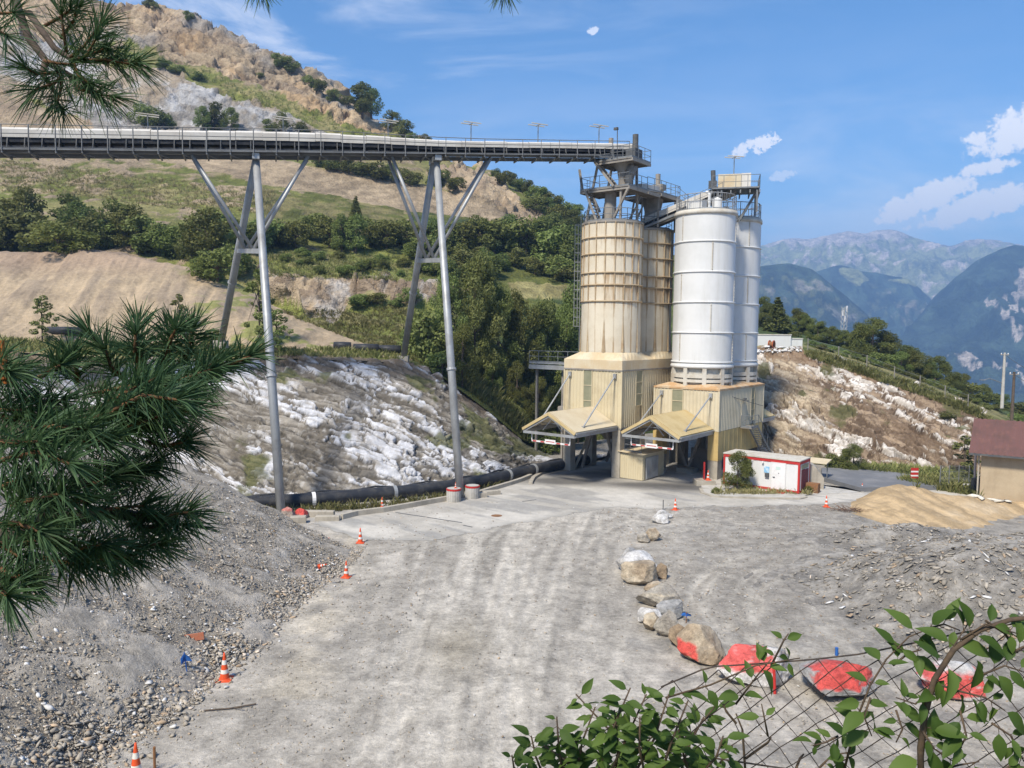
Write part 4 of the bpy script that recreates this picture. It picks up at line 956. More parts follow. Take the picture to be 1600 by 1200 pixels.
# ------------------------------------------------------------------ white silos on their frame
def white_silo(loc, label, ph):
    r = empty('white_silo', loc, TH, label, 'silo', 'white silos'); R = 2.53; z0 = 9.35
    mb = MB(); mb.lathe([(R, z0), (R, 22.0)], 96); sh = mb.build('shell', m_white, r, True)
    rings = [9.5, 11.97, 14.5, 17.0, 19.5]
    for h in rings:
        mb = MB(); mb.lathe([(R, h-.07), (R+.08, h-.05), (R+.08, h+.05), (R, h+.07)], 72); mb.build('flange', m_white, r, True)
    mb = MB(); mb.lathe([(R, 21.7), (R+.10, 21.72), (R+.10, 21.98), (R+.04, 22.02), (R+.04, 22.1), (.01, 22.35)], 64); mb.build('roof', m_whited, r, True)
    mb = MB(); mb.lathe([(R+.02, 9.0), (R+.12, 9.05), (R+.12, 9.2), (R, 9.38)], 64); mb.build('base_ring', m_white, r, True)
    # bolted vertical laps, alternating from course to course
    for k in range(5):
        h0 = rings[k]; h1 = (rings+[22.0])[k+1]
        for off in (0, math.pi*2/3, math.pi*4/3):
            s = MB(); a = ph+(k % 2)*1.05+off; o = np.array([math.cos(a), math.sin(a), 0])
            s.beam(o*(R+.01)+[0, 0, h0], o*(R+.01)+[0, 0, h1], .09, .05, tuple(o))
            for z in np.arange(h0+.2, h1-.1, .26): s.beam(o*(R+.0)+[0,0,z], o*(R+.075)+[0,0,z], .07, .07)
            s.build('seam', m_whited, sh)
    # frame ring below
    fr = MB(); 
    for h, hh in ((8.35, .16), (7.95, .12)): fr.lathe([(R-.1, h-hh), (R+.06, h-hh), (R+.06, h+hh), (R-.1, h+hh)], 48)
    for k in range(10):
        a = 2*math.pi*k/10+.2; o = np.array([math.cos(a), math.sin(a), 0]); fr.beam(o*(R-.08)+[0,0,7.55], o*(R-.08)+[0,0,9.05], .34, .30, tuple(o))
    fr.lathe([(R-.22, 7.6), (R-.22, 9.0)], 40)
    fr.build('support_frame', m_whited, r)
    mb = MB(); N_ = 14; A = np.linspace(0, 2*math.pi, N_+1)
    rail(mb, [(R*.97*math.cos(a), R*.97*math.sin(a), 22.1) for a in A], 1.3, .036, 3, True)
    for a in np.linspace(0, 2*math.pi, 85)[:-1]: mb.tube([(R*.97*math.cos(a), R*.97*math.sin(a), 22.1), (R*.97*math.cos(a), R*.97*math.sin(a), 23.4)], .008, 3)
    rl = mb.build('railing', m_galv, r)
    return r
ws1 = white_silo((C3[0], C3[1], 0), 'nearer white bolted silo with a railed roof, next to the cream silos', -1.95)
q = C3+AX*5.6
ws2 = white_silo((q[0], q[1], 0), 'white bolted silo standing behind and right of the nearer white one', -.55)
mb = MB(); mb.lathe([(.02, 23.5), (.42, 23.3), (.42, 22.3)], 16, (.6, .9, 0)); mb.box(-.9, -1.9, 22.2, .5, -1.0, 22.9); mb.tube([(.9, -1.4, 22.3), (.9, -1.4, 23.4), (.6, -1.4, 23.6)], .12, 8); mb.build('roof_vent', m_white, ws1)
mb = MB(); mb.lathe([(.02, 23.4), (.3, 23.25), (.3, 22.3)], 14, (-.4, -.6, 0)); mb.build('roof_vent', m_white, ws2)
# ------------------------------------------------------------------ head tower on the cream silos
ht_ = empty('head_tower', (C1[0], C1[1], 21.15), TH, 'dusty grey steel tower with platforms and stairs on the cream silos', 'tower')
def deck(x0, x1, y0, y1, z, name='platform', railsides=None, root=ht_):
    mb = MB(); mb.box(x0, y0, z-.06, x1, y1, z)
    for y in np.linspace(y0+.1, y1-.1, 5): mb.beam((x0, y, z-.17), (x1, y, z-.17), .08, .2)
    for x in (x0, x1): mb.beam((x, y0, z-.16), (x, y1, z-.16), .10, .24)
    o = mb.build(name, m_dust, root)
    if railsides:
        r = MB(); rail(r, railsides, 1.05, .025, 1.0); r.build('railing', m_rail, o)
    return o
Z1 = 2.75; Z2 = 5.0
deck(-2.3, 2.4, -1.6, 1.5, Z1, railsides=[(2.4, 1.5, Z1), (2.4, -1.6, Z1), (-2.3, -1.6, Z1), (-2.3, 1.5, Z1), (-.8, 1.5, Z1)])
deck(-.9, 2.6, -1.5, 1.6, Z2, railsides=[(-.9, -1.5, Z2), (2.6, -1.5, Z2), (2.6, 1.6, Z2), (-.9, 1.6, Z2)])
for (a, b) in (((-1.9, -1.3, 0), (-.9, -1.1, Z2)), ((-1.9, 1.3, 0), (-.9, 1.1, Z2)), ((1.6, -1.5, 0), (1.5, -1.3, Z1)), ((1.6, 1.3, 0), (1.5, 1.2, Z2)), ((-2.2, -1.4, Z1), (-2.9, -.9, Z2-.3)), ((.9, -1.4, .2), (2.3, -1.5, Z1-.2)), ((-2.2, 1.4, Z1-1.4), (-2.9, 1.4, Z1-.1))):
    mb = MB(); mb.beam(a, b, .17, .17); mb.build('leg', m_dust, ht_)
mb = MB(); mb.lathe([(.5, 0), (.5, Z1-.2)], 20, (-.1, -.3, 0)); mb.build('chute', m_dust, ht_, True)
mb = MB(); mb.lathe([(.42, Z1), (.42, 3.6), (.55, 4.3), (.95, 4.9)], 20, (1.0, -.1, 0)); mb.beam((1.5, -.2, 3.4), (2.0, -.2, 4.6), .7, .5); mb.build('chute', m_dust, ht_, True)
mb = MB(); stair(mb, (1.0, -1.35, Z1+.05), (-.9, -1.35, Z2), .7, (0, 1, 0), 9); mb.build('stair', m_dust, ht_)
mb = MB(); stair(mb, (-.5, -1.5, .1), (-1.7, -1.5, Z1), .7, (0, 1, 0), 9); mb.build('stair', m_dust, ht_)
mb = MB(); mb.lathe([(.02, 1.3), (.24, 1.25), (.24, .0)], 12, (1.9, .2, Z2+.95)); mb.box(1.4, -.5, Z2+.05, 2.3, .7, Z2+.95); mb.build('motor', m_dark, ht_)
mb = MB(); mb.lathe([(.02, .9), (.2, .85), (.2, 0)], 12, (-.4, .1, Z2+1.35)); mb.box(-.8, -.3, Z2+.9, .0, .5, Z2+1.35); mb.build('motor', m_dust, ht_)
mb = MB(); mb.tube([(1.2, -1.5, Z2), (1.15, -1.5, Z2+2.4)], .035, 6); mb.box(.85, -1.6, Z2+2.35, 1.2, -1.4, Z2+2.55); mb.build('floodlight', m_dark, ht_)
mb = MB(); mb.lathe([(.05, 1.0), (.34, .9), (.34, 0)], 14, (1.9, -.7, Z1)); mb.build('motor', m_dark, ht_)
# link platform on the second silo with its own chute and a short feeder
Z3 = 2.85
deck(-1.0, 2.6, 3.6, 7.2, Z3, railsides=[(2.4, 1.5, Z3), (2.6, 3.6, Z3), (2.6, 7.2, Z3), (-1.0, 7.2, Z3)])
deck(1.3, 2.5, 1.5, 3.6, Z1-.02)
mb = MB(); mb.lathe([(.72, -.2), (.72, 1.6), (.95, Z3-.2)], 20, (.9, 5.3, 0)); mb.build('chute', m_dust, ht_, True)
mb = MB(); mb.beam((.9, 2.4, Z3+.5), (.9, 6.4, Z3+.75), 1.0, .5); fd = mb.build('feeder', m_cover, ht_)
mb = MB(); mb.lathe([(.02, 1.4), (.22, 1.35), (.22, 0)], 12, (1.0, 6.0, Z3+.8)); mb.box(.5, 5.7, Z3+.7, 1.6, 6.4, Z3+1.2); mb.build('motor', m_dust, ht_)
for (a, b) in (((-.6, 3.9, 0), (-.2, 4.0, Z3)), ((2.2, 3.9, 0), (2.2, 3.9, Z3)), ((-.4, 6.8, -.1), (.4, 6.0, Z3)), ((-.4, 4.2, .1), (.4, 5.0, Z3)), ((2.3, 6.9, -.2), (2.3, 6.9, Z3)), ((.1, 2.0, 0), (.9, 3.4, Z1)), ((1.6, 2.0, 0), (.9, 3.4, Z1))):
    mb = MB(); mb.beam(a, b, .13, .13); mb.build('leg', m_dust, ht_)
mb = MB(); stair(mb, (3.6, 8.6, 1.3), (2.2, 7.2, Z3), .7, (.7, -.7, 0), 8); rail(mb, [(3.9, 8.4, 1.3), (2.5, 7.0, Z3)], 1.0, .022, .9); mb.build('stair', m_rail, ht_)
# ------------------------------------------------------------------ inclined conveyor to the white silos
A0 = at(1004, 347, 69.6); A1 = at(1150, 286, 67.6)
ic = empty('inclined_conveyor', tuple(A0), 0, 'short sloping conveyor with dusty cream cover rising to the white silos', 'conveyor')
dv = A1-A0; hd = np.array([dv[0], dv[1], 0]); hd /= np.linalg.norm(hd); sd_ = np.array([hd[1], -hd[0], 0])
mb = MB(); mb.beam([0, 0, 0], dv, 1.15, .5); mb.build('belt_cover', m_cover, ic)
mb = MB(); mb.beam(np.array([0, 0, -.5]), dv+[0, 0, -.5], .9, .28); mb.build('belt', m_belt, ic)
for s in (-.62, .62): mb = MB(); mb.beam(sd_*s+[0, 0, -.75], dv+sd_*s+[0, 0, -.75], .12, .42); mb.build('beam', m_dust, ic)
mb = MB(); mb.beam(sd_*1.15+[0,0,-.85], dv*.86+sd_*1.15+[0,0,-.85], .8, .06); rail(mb, [sd_*1.55+[0,0,-.82], dv*.86+sd_*1.55+[0,0,-.82]], 1.05, .025, 1.3); mb.build('walkway', m_rail, ic)
E = dv
mb = MB()
def L_(a, b, c): return E+hd*a+sd_*b+np.array([0, 0, c])
c4 = [L_(-2.0, 1.7, -.75), L_(1.9, 1.7, -.75), L_(1.9, -1.6, -.75), L_(-2.0, -1.6, -.75)]
mb.poly(c4[::-1], .12)
for q in np.linspace(0, 1, 6): mb.beam(c4[0]*(1-q)+c4[1]*q-[0,0,.25], c4[3]*(1-q)+c4[2]*q-[0,0,.25], .1, .26)
pf = mb.build('platform', m_rail, ic)
mb = MB(); rail(mb, [c4[0], c4[1], c4[2], c4[3]], 1.1, .026, 1.0); mb.build('railing', m_rail, pf)
mb = MB(); mb.beam(L_(-1.5, .1, .05), L_(.4, .1, .05), 1.3, 1.2); mb.build('head_box', m_cap, ic)
mb = MB(); mb.beam(L_(.42, .1, .1), L_(1.2, .1, .1), 1.1, 1.2); mb.build('chute', m_cover, ic)
mb = MB(); mb.beam(L_(-2.3, .7, -.2), L_(-1.6, .7, -.2), .55, .6); mb.tube([L_(-1.9, .7, .1), L_(-1.95, .7, 1.0)], .2, 10); mb.build('motor', m_dark, ic)
for b in (-1.2, 1.5):
    for a in (-1.5, 1.7):
        mb = MB(); z_ = 22.2-A0[2]; p = L_(a, b, -.85); mb.beam([p[0], p[1], z_], p, .14, .14); mb.build('leg', m_rail, ic)
mb = MB(); stair(mb, L_(.3, -.2, -3.3), L_(1.7, .6, -.9), .7, sd_, 9); mb.build('stair', m_rail, ic)
def lamp_post(root, base, h, ang, mat=m_rail):
    """pole with a crossbar and two tube lamps"""
    base = np.asarray(base, float); top = base+[0, 0, h]; u = np.array([math.cos(ang), math.sin(ang), 0]); w_ = np.array([-u[1], u[0], 0])
    mb = MB(); mb.tube([base, top], .04, 7); mb.beam(top-w_*.35, top+w_*.35, .05, .05); p = mb.build('lamp_post', mat, root)
    for s in (-.3, .3):
        m2 = MB(); m2.beam(top+w_*s-u*.75+[0, 0, .04], top+w_*s+u*.75+[0, 0, .04], .11, .06); m2.build('lamp', m_whited, p)
    return p
lamp_post(ic, L_(-.2, -.3, .7), 1.55, .25)
# ------------------------------------------------------------------ long conveyor bridge
B0 = np.array([-34.6, 52.0, 23.35]); B1 = np.array([9.8, 66.45, 26.6]); u_ = B1-B0
def bl(t, s=0, z=0):
    return B0+u_*t+SDB*s+np.array([0, 0, z])
hb = np.array([u_[0], u_[1], 0]); LB = np.linalg.norm(hb); hb /= LB; SDB = np.array([hb[1], -hb[0], 0])
T0 = -.35
cb_ = empty('conveyor_bridge', tuple(bl(T0)), 0, 'long conveyor bridge with white belt cover crossing above the quarry road', 'conveyor')
OR = bl(T0)
def zf(t): return 1-.27*float(sstep(.40, .72, np.float64(t)))
def q_(t, s=0, z=0): return bl(t, s, z*zf(t) if z > 0 else z)-OR
TS = [T0, 0, .2, .40, .46, .52, .58, .64, .72, .85]
def lbeam(mb, s, z, w_, h, t1=1):
    tt_ = [t for t in TS if t < t1]+[t1]
    for a, b in zip(tt_[:-1], tt_[1:]): mb.beam(q_(a, s, z), q_(b+.0004, s, z), w_, h*zf(b))
def ltube(mb, s, z, r_, t1): mb.tube([q_(t, s, z) for t in TS if t < t1]+[q_(t1, s, z)], r_, 6)
n = 34
for i in range(n):
    t0 = T0+(1-T0)*i/n; t1 = T0+(1-T0)*(i+1)/n; jit = random.uniform(-.03, .03)
    if i == 0: cov = MB()
    # hooded cover: vertical skirts and a shallow arched top, panel by panel
    for k in range(1):
        pr = [(.62, .98+jit), (.64, 1.50+jit), (.42, 1.66+jit), (0, 1.72+jit), (-.42, 1.66+jit), (-.64, 1.50+jit), (-.62, .98+jit)]
        v = [q_(t0, a, z) for a, z in pr]+[q_(t1-.0006, a, z) for a, z in pr]; m = len(pr)
        cov.add(v, [(j, j+1, m+j+1, m+j) for j in range(m-1)])
cov.build('belt_cover', m_cover, cb_)
mb = MB(); lbeam(mb, 0, .84, 1.1, .34); lbeam(mb, 0, .40, .95, .12); mb.build('belt', m_belt, cb_)
for s in (.78, -.78):
    mb = MB(); lbeam(mb, s, .06, .16, .32); lbeam(mb, s, .245, .24, .05); mb.build('beam', m_beam, cb_)
mb = MB(); NB = 62
for i in range(NB+1):
    t = T0+(1-T0)*i/NB
    mb.tube([q_(t, -.6, .64), q_(t, .6, .64)], .06, 6); mb.beam(q_(t, .78, .26), q_(t, .55, 1.0), .06, .06); mb.beam(q_(t, -.78, .26), q_(t, -.55, 1.0), .06, .06)
mb.build('idler', m_dark, cb_)
mb = MB(); lbeam(mb, 1.08, .12, .5, .04, .93); lbeam(mb, 1.30, .08, .06, .14, .93); mb.build('walkway', m_beam, cb_)
mb = MB(); NP = 40
for i in range(NP+1):
    t = T0+(.985-T0)*i/NP; mb.beam(q_(t, 1.34, -.05), q_(t, 1.34, 1.64), .08, .05); mb.beam(q_(t, 1.32, -.12), q_(t, -.9, -.16), .10, .12)
    mb.beam(q_(t, 1.2, -.18), q_(t+.012, .2, -.24), .06, .06)
for z in (1.63, 1.05): ltube(mb, 1.34, z, .03, .985)
for z in (1.7,): ltube(mb, -.95, z, .03, .985)
mb.build('railing', m_beam, cb_)
for px in (230, 443, 607, 735, 840, 935):
    # lamps fixed to the rail: find the bridge parameter under this column
    ts = np.linspace(0, 1, 400); pxs = np.array([proj(bl(t, -.95, 2))[0] for t in ts]); t = ts[np.argmin(abs(pxs-px))]
    lamp_post(cb_, q_(t, -.95, 0.2), 2.75, math.atan2(hb[1], hb[0])+.15)
# ------------------------------------------------------------------ trestles
def trestle(px_top, foot_px, back, px_l, px_r, ycross, label):
    ts = np.linspace(0, 1, 600); pxs = np.array([proj(bl(t))[0] for t in ts]); tt = lambda px: ts[np.argmin(abs(pxs-px))]
    t = tt(px_top); top = bl(t, 0, -.12); ff = gnd(*foot_px); fb = at(*back)
    r = empty('trestle', (top[0], top[1], 0), 0, label, 'trestle', 'trestles under the conveyor bridge'); O = np.array([top[0], top[1], 0])
    def leg(foot, s, nm='leg'):
        a = foot-O; b = bl(t, s, -.15)-O; mb = MB(); d = b-a
        mb.tube([a-[0,0,.3], a+d*.5, b], [.29, .29, .25], 14)
        lg = mb.build(nm, m_galv, r, True)
        for k in (.36,): mb = MB(); c = a+d*k; mb.tube([c-d*.0035, c+d*.0035], [.36, .36], 14); mb.build('flange', m_galv, lg)
        mb = MB(); mb.box(a[0]-.5, a[1]-.5, a[2]-.6, a[0]+.5, a[1]+.5, a[2]+.06); mb.build('footing', m_conc, r)
        return a, b
    fa, ta = leg(ff, .45); ba, tb = leg(fb, -.45)
    def on(a, b, y):
        for k in np.linspace(0, 1, 300):
            if proj(a+(b-a)*k+O)[1] < y: return a+(b-a)*k
    cf = on(fa, ta, ycross); cb2 = on(ba, tb, ycross)
    mb = MB(); mb.beam(cf, cb2, .3, .35); mb.build('crossbar', m_galv, r)
    mb = MB(); mb.beam(bl(t, 1.2, -.22)-O, bl(t, -1.2, -.22)-O, .5, .4); mb.build('cap_beam', m_galv, r)
    mid_ = (cf+cb2)/2
    for pxx in (px_l, px_r):
        for s, w_ in ((.7, .35), (-.7, .65)):
            t2 = tt(pxx); mb = MB(); p0 = cf*(1-w_)+cb2*w_; mb.tube([p0+[0, 0, .1], bl(t2, s, -.1)-O], .13, 9); mb.build('brace', m_galv, r, True)
    return r
trestle(400, (440, 806), (345, 533, 67), 300, 480, 393, 'tall grey tube trestle whose front leg stands beside the grey gravel heap')
trestle(680, (720, 779), (630, 557, 71), 610, 764, 408, 'tall grey tube trestle whose front leg stands between two round concrete blocks')
# ================================================================== vegetation
m_leafd = leaf_mat('dark_leaves', (.088, .118, .032), (.185, .215, .06))
m_leafm = leaf_mat('green_leaves', (.115, .148, .036), (.215, .245, .07))
m_leafl = leaf_mat('light_leaves', (.14, .175, .045), (.235, .265, .09))
m_bark = weathered('bark', (.13, .10, .075), (.075, .06, .048), 6, .9)
m_grass = leaf_mat('grass_blades', (.13, .155, .04), (.27, .25, .10), .25, .02)
m_dry = leaf_mat('dry_scrub', (.20, .18, .075), (.32, .27, .14), .2, .02)
def leaves(blobs, n, size, seed, flat=.35, shell=.45):
    """blobs (x,y,z,rx,ry,rz) -> rhombus leaves filling their volume, denser near the skin"""
    r = np.random.default_rng(seed); b = np.array(blobs); w_ = (b[:, 3]*b[:, 4]*b[:, 5])**.75; k = r.choice(len(b), n, p=w_/w_.sum()); B = b[k]
    d = r.normal(size=(n, 3)); d /= np.linalg.norm(d, axis=1, keepdims=True); rad = shell+(1-shell)*r.uniform(size=(n, 1))**.6
    rad *= 1+.16*fbm(d*2.2+k[:, None]*3.1, 3, seed)[:, None]*1.6
    c = B[:, :3]+d*B[:, 3:]*rad
    nrm = d*.6+r.normal(size=(n, 3))*.6+[0, 0, flat]; nrm /= np.linalg.norm(nrm, axis=1, keepdims=True)
    t = r.normal(size=(n, 3)); t -= nrm*(t*nrm).sum(1, keepdims=True); t /= np.linalg.norm(t, axis=1, keepdims=True); s = np.cross(nrm, t)
    L = size*r.uniform(.55, 1.35, (n, 1)); W = L*r.uniform(.4, .65, (n, 1))
    v = np.stack([c-t*L*.5, c+s*W*.5+nrm*L*.06, c+t*L*.5-nrm*L*.08, c-s*W*.5+nrm*L*.06], 1).reshape(-1, 3)
    q = np.arange(4*n).reshape(n, 4); clump = r.uniform(size=len(b))[k]
    tint = np.clip(.55*clump+.45*r.uniform(size=n), 0, 1); col_ = np.repeat(np.tile(tint[:, None], (1, 3)), 4, 0)
    return v, q, col_
def proto(name, blobs, n, size, mat, seed, trunk, parts=('crown', 'trunk'), shell=.45, flat=.35):
    r = empty(name, (0, 0, 0)); v, q, c = leaves(blobs, n, size, seed, flat, shell)
    raw_obj(parts[0], v, q, mat, c, False, r)
    mb = MB(); rr = random.Random(seed); top = trunk[1]
    mb.tube([(0, 0, -.04), (.01, 0, top*.5), (.0, .01, top)], [trunk[0], trunk[0]*.75, trunk[0]*.35], 7)
    for b in blobs[::max(1, len(blobs)//7)]:
        z = top*rr.uniform(.35, .9); mb.tube([(0, 0, z), (b[0]*.5, b[1]*.5, (z+b[2])*.5+.02), (b[0], b[1], b[2])], [trunk[0]*.45, trunk[0]*.3, trunk[0]*.1], 5)
    mb.build(parts[1], m_bark, r); return r
def rblobs(seed, n, spread, h0, h1, r0, r1, lean=0):
    r = np.random.default_rng(seed); o = []
    for i in range(n):
        t = (i+.5)/n; a = r.uniform(0, 6.28); z = h0+(h1-h0)*t; w_ = spread*math.sin(math.pi*(.18+.75*t))*r.uniform(.35, 1); q = r.uniform(r0, r1)
        o.append((w_*math.cos(a)+lean*t, w_*math.sin(a), z, q, q, q*r.uniform(.75, 1.1)))
    return o
PT = {
 'bush1': proto('bush', rblobs(1, 9, .42, .16, .74, .16, .30), 1900, .085, m_leafd, 1, (.03, .5), ('foliage', 'stem')),
 'bush2': proto('bush', rblobs(2, 11, .5, .14, .72, .15, .27), 2000, .085, m_leafm, 2, (.03, .5), ('foliage', 'stem')),
 'bush3': proto('bush', rblobs(3, 8, .34, .16, .80, .15, .26), 1700, .08, m_leafl, 3, (.025, .5), ('foliage', 'stem')),
 'tree1': proto('tree', rblobs(4, 15, .34, .24, .86, .11, .20), 3600, .05, m_leafd, 4, (.026, .7)),
 'tree2': proto('tree', rblobs(5, 17, .36, .20, .88, .10, .19), 3800, .05, m_leafm, 5, (.026, .7)),
 'tall': proto('tree', rblobs(6, 16, .20, .18, .90, .09, .15), 3200, .05, m_leafd, 6, (.022, .8)),
 'conifer': proto('conifer', [(0, 0, z, .23*(1-z)+.03, .23*(1-z)+.03, .05) for z in np.linspace(.12, .97, 15)], 3000, .055, m_leafd, 7, (.02, .95), shell=.25, flat=.1),
 'bigd': proto('tree', rblobs(8, 26, .36, .14, .88, .09, .17), 15000, .030, m_leafd, 8, (.022, .72), shell=.55),
 'bigl': proto('tree', rblobs(9, 30, .36, .12, .90, .075, .155), 15000, .028, m_leafm, 9, (.020, .78), shell=.4),
 'willow': proto('tree', rblobs(10, 34, .40, .08, .92, .07, .14), 15000, .027, m_leafl, 10, (.018, .8), shell=.3),
 'sapling': proto('sapling', rblobs(11, 26, .20, .10, .96, .03, .075), 1500, .042, m_leafl, 11, (.012, .85)),
}
used = set()
SW = random.Random(21)
def plant(kind, pos, h, wide=1.0):
    k = SW.random()
    if kind == 'bush1': kind = 'bush2' if k < .34 else ('bush3' if k < .5 else kind)
    elif kind == 'tree1': kind = 'tree2' if k < .4 else kind
    elif kind == 'bigd': kind = 'bigl' if k < .35 else kind
    o = PT[kind] if kind not in used else copy_tree(PT[kind]); used.add(kind)
    o.location = tuple(pos); s = h; o.scale = (s*wide*random.uniform(.92, 1.08), s*wide*random.uniform(.92, 1.08), s); o.rotation_euler = (0, 0, random.uniform(0, 6.28)); return o
def row(specs, what, where, group, cat):
    """specs: (px, base py, height px, kind, width) ; labels count from the left within the row"""
    specs = sorted(specs, key=lambda q: q[0]); n = len(specs)
    for i, (px, py, hpx, kind, wd) in enumerate(specs):
        if len(where) == 2 and isinstance(where, tuple) and callable(where[1]): pos = where[1](px, py)
        else:
            hh = hit(px, py)
            if hh is None: continue
            pos = hh[0]
        d = pos[1]; o = plant(kind, pos-np.array([0, 0, .12*hpx*d/1200*.3]), hpx*d/1200, wd)
        tag(o, '%s, %s from the left %s' % (what, ORD[i] if i < 30 else 'last', where if isinstance(where, str) else where[0]), cat, group)
def auto(n, poly, hr, kinds, wr=(.9, 1.5), seed=0):
    r = random.Random(seed); xs = [p[0] for p in poly]; ys = [p[1] for p in poly]; o = []
    while len(o) < n:
        x = r.uniform(min(xs), max(xs)); y = r.uniform(min(ys), max(ys))
        if pin(poly, np.array([x]), np.array([y]))[0]: o.append((x, y, r.uniform(*hr), r.choice(kinds), r.uniform(*wr)))
    return o
row([(-12,388,95,'bush3',1.0),(14,390,90,'bush3',1.1),(40,388,100,'tree2',.95),(66,394,70,'bush3',1.4),(92,396,55,'bush2',1.6),(112,370,68,'tall',1.6),(126,380,66,'tree1',1.3),(146,388,60,'bush1',1.3),(164,388,50,'bush3',1.6),(182,386,76,'tree1',1.2),(206,390,74,'tree1',1.2),(230,394,66,'bush1',1.3),(252,396,56,'bush2',1.4),(276,398,52,'bush1',1.4),(300,402,58,'bush1',1.4),(326,424,105,'tree1',1.0),(346,402,80,'bush2',1.2),(340,440,60,'bush1',1.3),(366,430,56,'bush2',1.2),(380,396,60,'bush1',1.3),(402,392,56,'bush1',1.3),(420,388,52,'bush2',1.3)],
    'shrub or small tree', 'in the thicket above the beige mound', 'thicket above the beige mound', 'shrub')
row([(440,382,42,'bush1',1.2),(462,388,50,'bush2',1.2),(492,372,46,'bush2',1.3),(515,386,55,'bush1',1.1),(534,394,62,'tree2',.9),(556,396,64,'tree1',.9),(556,350,44,'conifer',1.3),(578,380,46,'bush2',1.2),(604,388,52,'bush1',1.3),(632,384,48,'bush2',1.2),(652,392,50,'bush1',1.2),(676,394,56,'tree1',1.0),(702,396,58,'bush1',1.2),(726,392,54,'bush2',1.2),(748,398,64,'tree1',1.0),(772,396,62,'bush1',1.3),(796,392,60,'tree1',1.2),(822,398,66,'bush1',1.3),(846,404,66,'tree1',1.2),(872,420,76,'bush1',1.2),(896,430,80,'tree1',1.1)],
    'bush', 'in the row below the tan gravel ramp', 'bushes below the gravel ramp', 'bush')
row([(500,262,22,'bush1',1.5),(522,266,24,'bush1',1.5),(545,272,28,'tree1',1.4),(566,276,26,'bush1',1.6),(588,280,30,'bush1',1.5),(612,284,30,'tree1',1.4),(636,288,28,'bush2',1.5),(684,292,34,'bush1',1.3),(712,296,22,'bush2',1.5)],
    'dark bush', 'along the upper edge of the gravel ramp', 'bushes above the gravel ramp', 'bush')
row([(233,12,18,'bush1',1.2),(243,16,14,'bush2',1.2),(295,32,16,'bush1',1.3),(436,104,22,'bush1',1.4),(452,112,24,'bush1',1.5),(484,136,20,'bush2',1.4),(500,142,20,'bush1',1.3),(522,158,20,'bush2',1.4),(545,166,18,'bush2',1.4),(566,182,54,'tall',1.5),(580,186,50,'tree1',1.1),(596,192,36,'bush1',1.2),(612,206,34,'tree2',1.2),(630,216,32,'bush1',1.4),(665,222,14,'bush2',1.4),(645,226,20,'bush2',1.3)],
    'tree or bush', 'along the skyline above the quarry face', 'trees on the quarry skyline', 'tree')
row([(775,276,14,'bush1',1.4),(790,286,22,'bush1',1.4),(802,292,22,'tree1',1.3),(814,300,24,'bush1',1.4),(826,306,26,'tree1',1.2),(838,312,26,'bush1',1.4),(850,318,26,'tree1',1.2),(862,324,26,'bush1',1.4),(874,330,26,'tree1',1.2),(888,338,26,'bush1',1.4),(902,346,28,'tree1',1.2),(838,332,30,'bush1',1.4),(856,338,30,'tree1',1.3),(876,348,32,'bush1',1.4),(896,360,34,'tree1',1.2),(864,362,34,'bush1',1.4),(888,378,38,'tree1',1.2)],
    'dark tree', 'on the wooded ridge left of the cream silos', 'trees on the ridge beside the silos', 'tree')
row([(222,196,40,'bush2',.9),(248,198,30,'bush1',1.3),(262,200,22,'bush1',1.3),(318,206,42,'tree2',.8),(336,208,48,'tall',1.4),(362,206,40,'tree2',.9),(420,206,22,'bush1',1.4),(440,208,34,'tree2',1.0),(470,212,24,'bush1',1.4),(408,122,10,'bush1',1.8),(255,106,16,'bush1',1.8),(278,116,16,'bush1',1.8),(310,126,14,'bush1',1.9)],
    'bush', 'at the foot of the pale quarry face', 'bushes on the quarry face', 'bush')
row(auto(24, [(650,405),(880,410),(895,445),(660,440)], (24, 46), ['bush1','bush2','bush1','bush3'], (1.1, 1.7), 3), 'green bush', 'on the steep slope left of the cream silos', 'bushes on the slope beside the silos', 'bush')
row(auto(16, [(430,395),(640,412),(640,435),(440,425)], (8, 20), ['bush2','bush3','bush1'], (1.3, 1.9), 5)+[(560,478,22,'bush2',1.9),(590,474,20,'bush2',1.9),(620,480,18,'bush3',1.9),(640,470,24,'bush2',1.7)], 'low bush', 'on the grassy terrace between the two trestles', 'low bushes on the terrace', 'bush')
# the big trees in the gully left of the silos
def onz(px, py): return hit(px, py)[0]
def deep(d):
    return lambda px, py: np.array([*at(px, py, d)[:2], drop(*at(px, py, d)[:2])])
def gully(specs, what, where, group):
    for i, (px, d, top, kind, wd) in enumerate(sorted(specs)):
        x, y = (px-800)/F*d, d; z = drop(x, y); tz = at(px, top, d)[2]; o = plant(kind, (x, y, z-.2), max(1.0, tz-z), wd)
        tag(o, '%s, %s from the left %s' % (what, ORD[i], where), 'tree', group)
gully([(668,75,470,'bush3',1.0),(700,77,424,'willow',.62),(742,79,396,'willow',.6),(778,81,440,'bigl',.62),(640,77,505,'bush3',1.3),(722,73,500,'bigl',.75),(690,72,540,'bush2',1.2)],
      'light green tree', 'above the rock bank beside the right trestle', 'light green trees beside the trestle')
gully([(812,84,448,'bigd',.62),(850,86,462,'bigd',.6),(884,88,470,'bigd',.62),(905,82,540,'bigl',.7),(770,78,560,'bigd',.8),(808,79,560,'bigl',.75),(842,79,585,'bigd',.85),(872,77,600,'bigd',.8),(830,75,660,'bush1',1.3),(862,75,668,'bush1',1.3),(795,75,640,'bush2',1.2),(905,90,430,'bigd',.6),(940,92,560,'bigd',.8),(985,94,600,'bigd',.8),(1030,96,600,'bigd',.8)],
      'dark green tree', 'in the gully behind the loading buildings', 'dark trees in the gully')
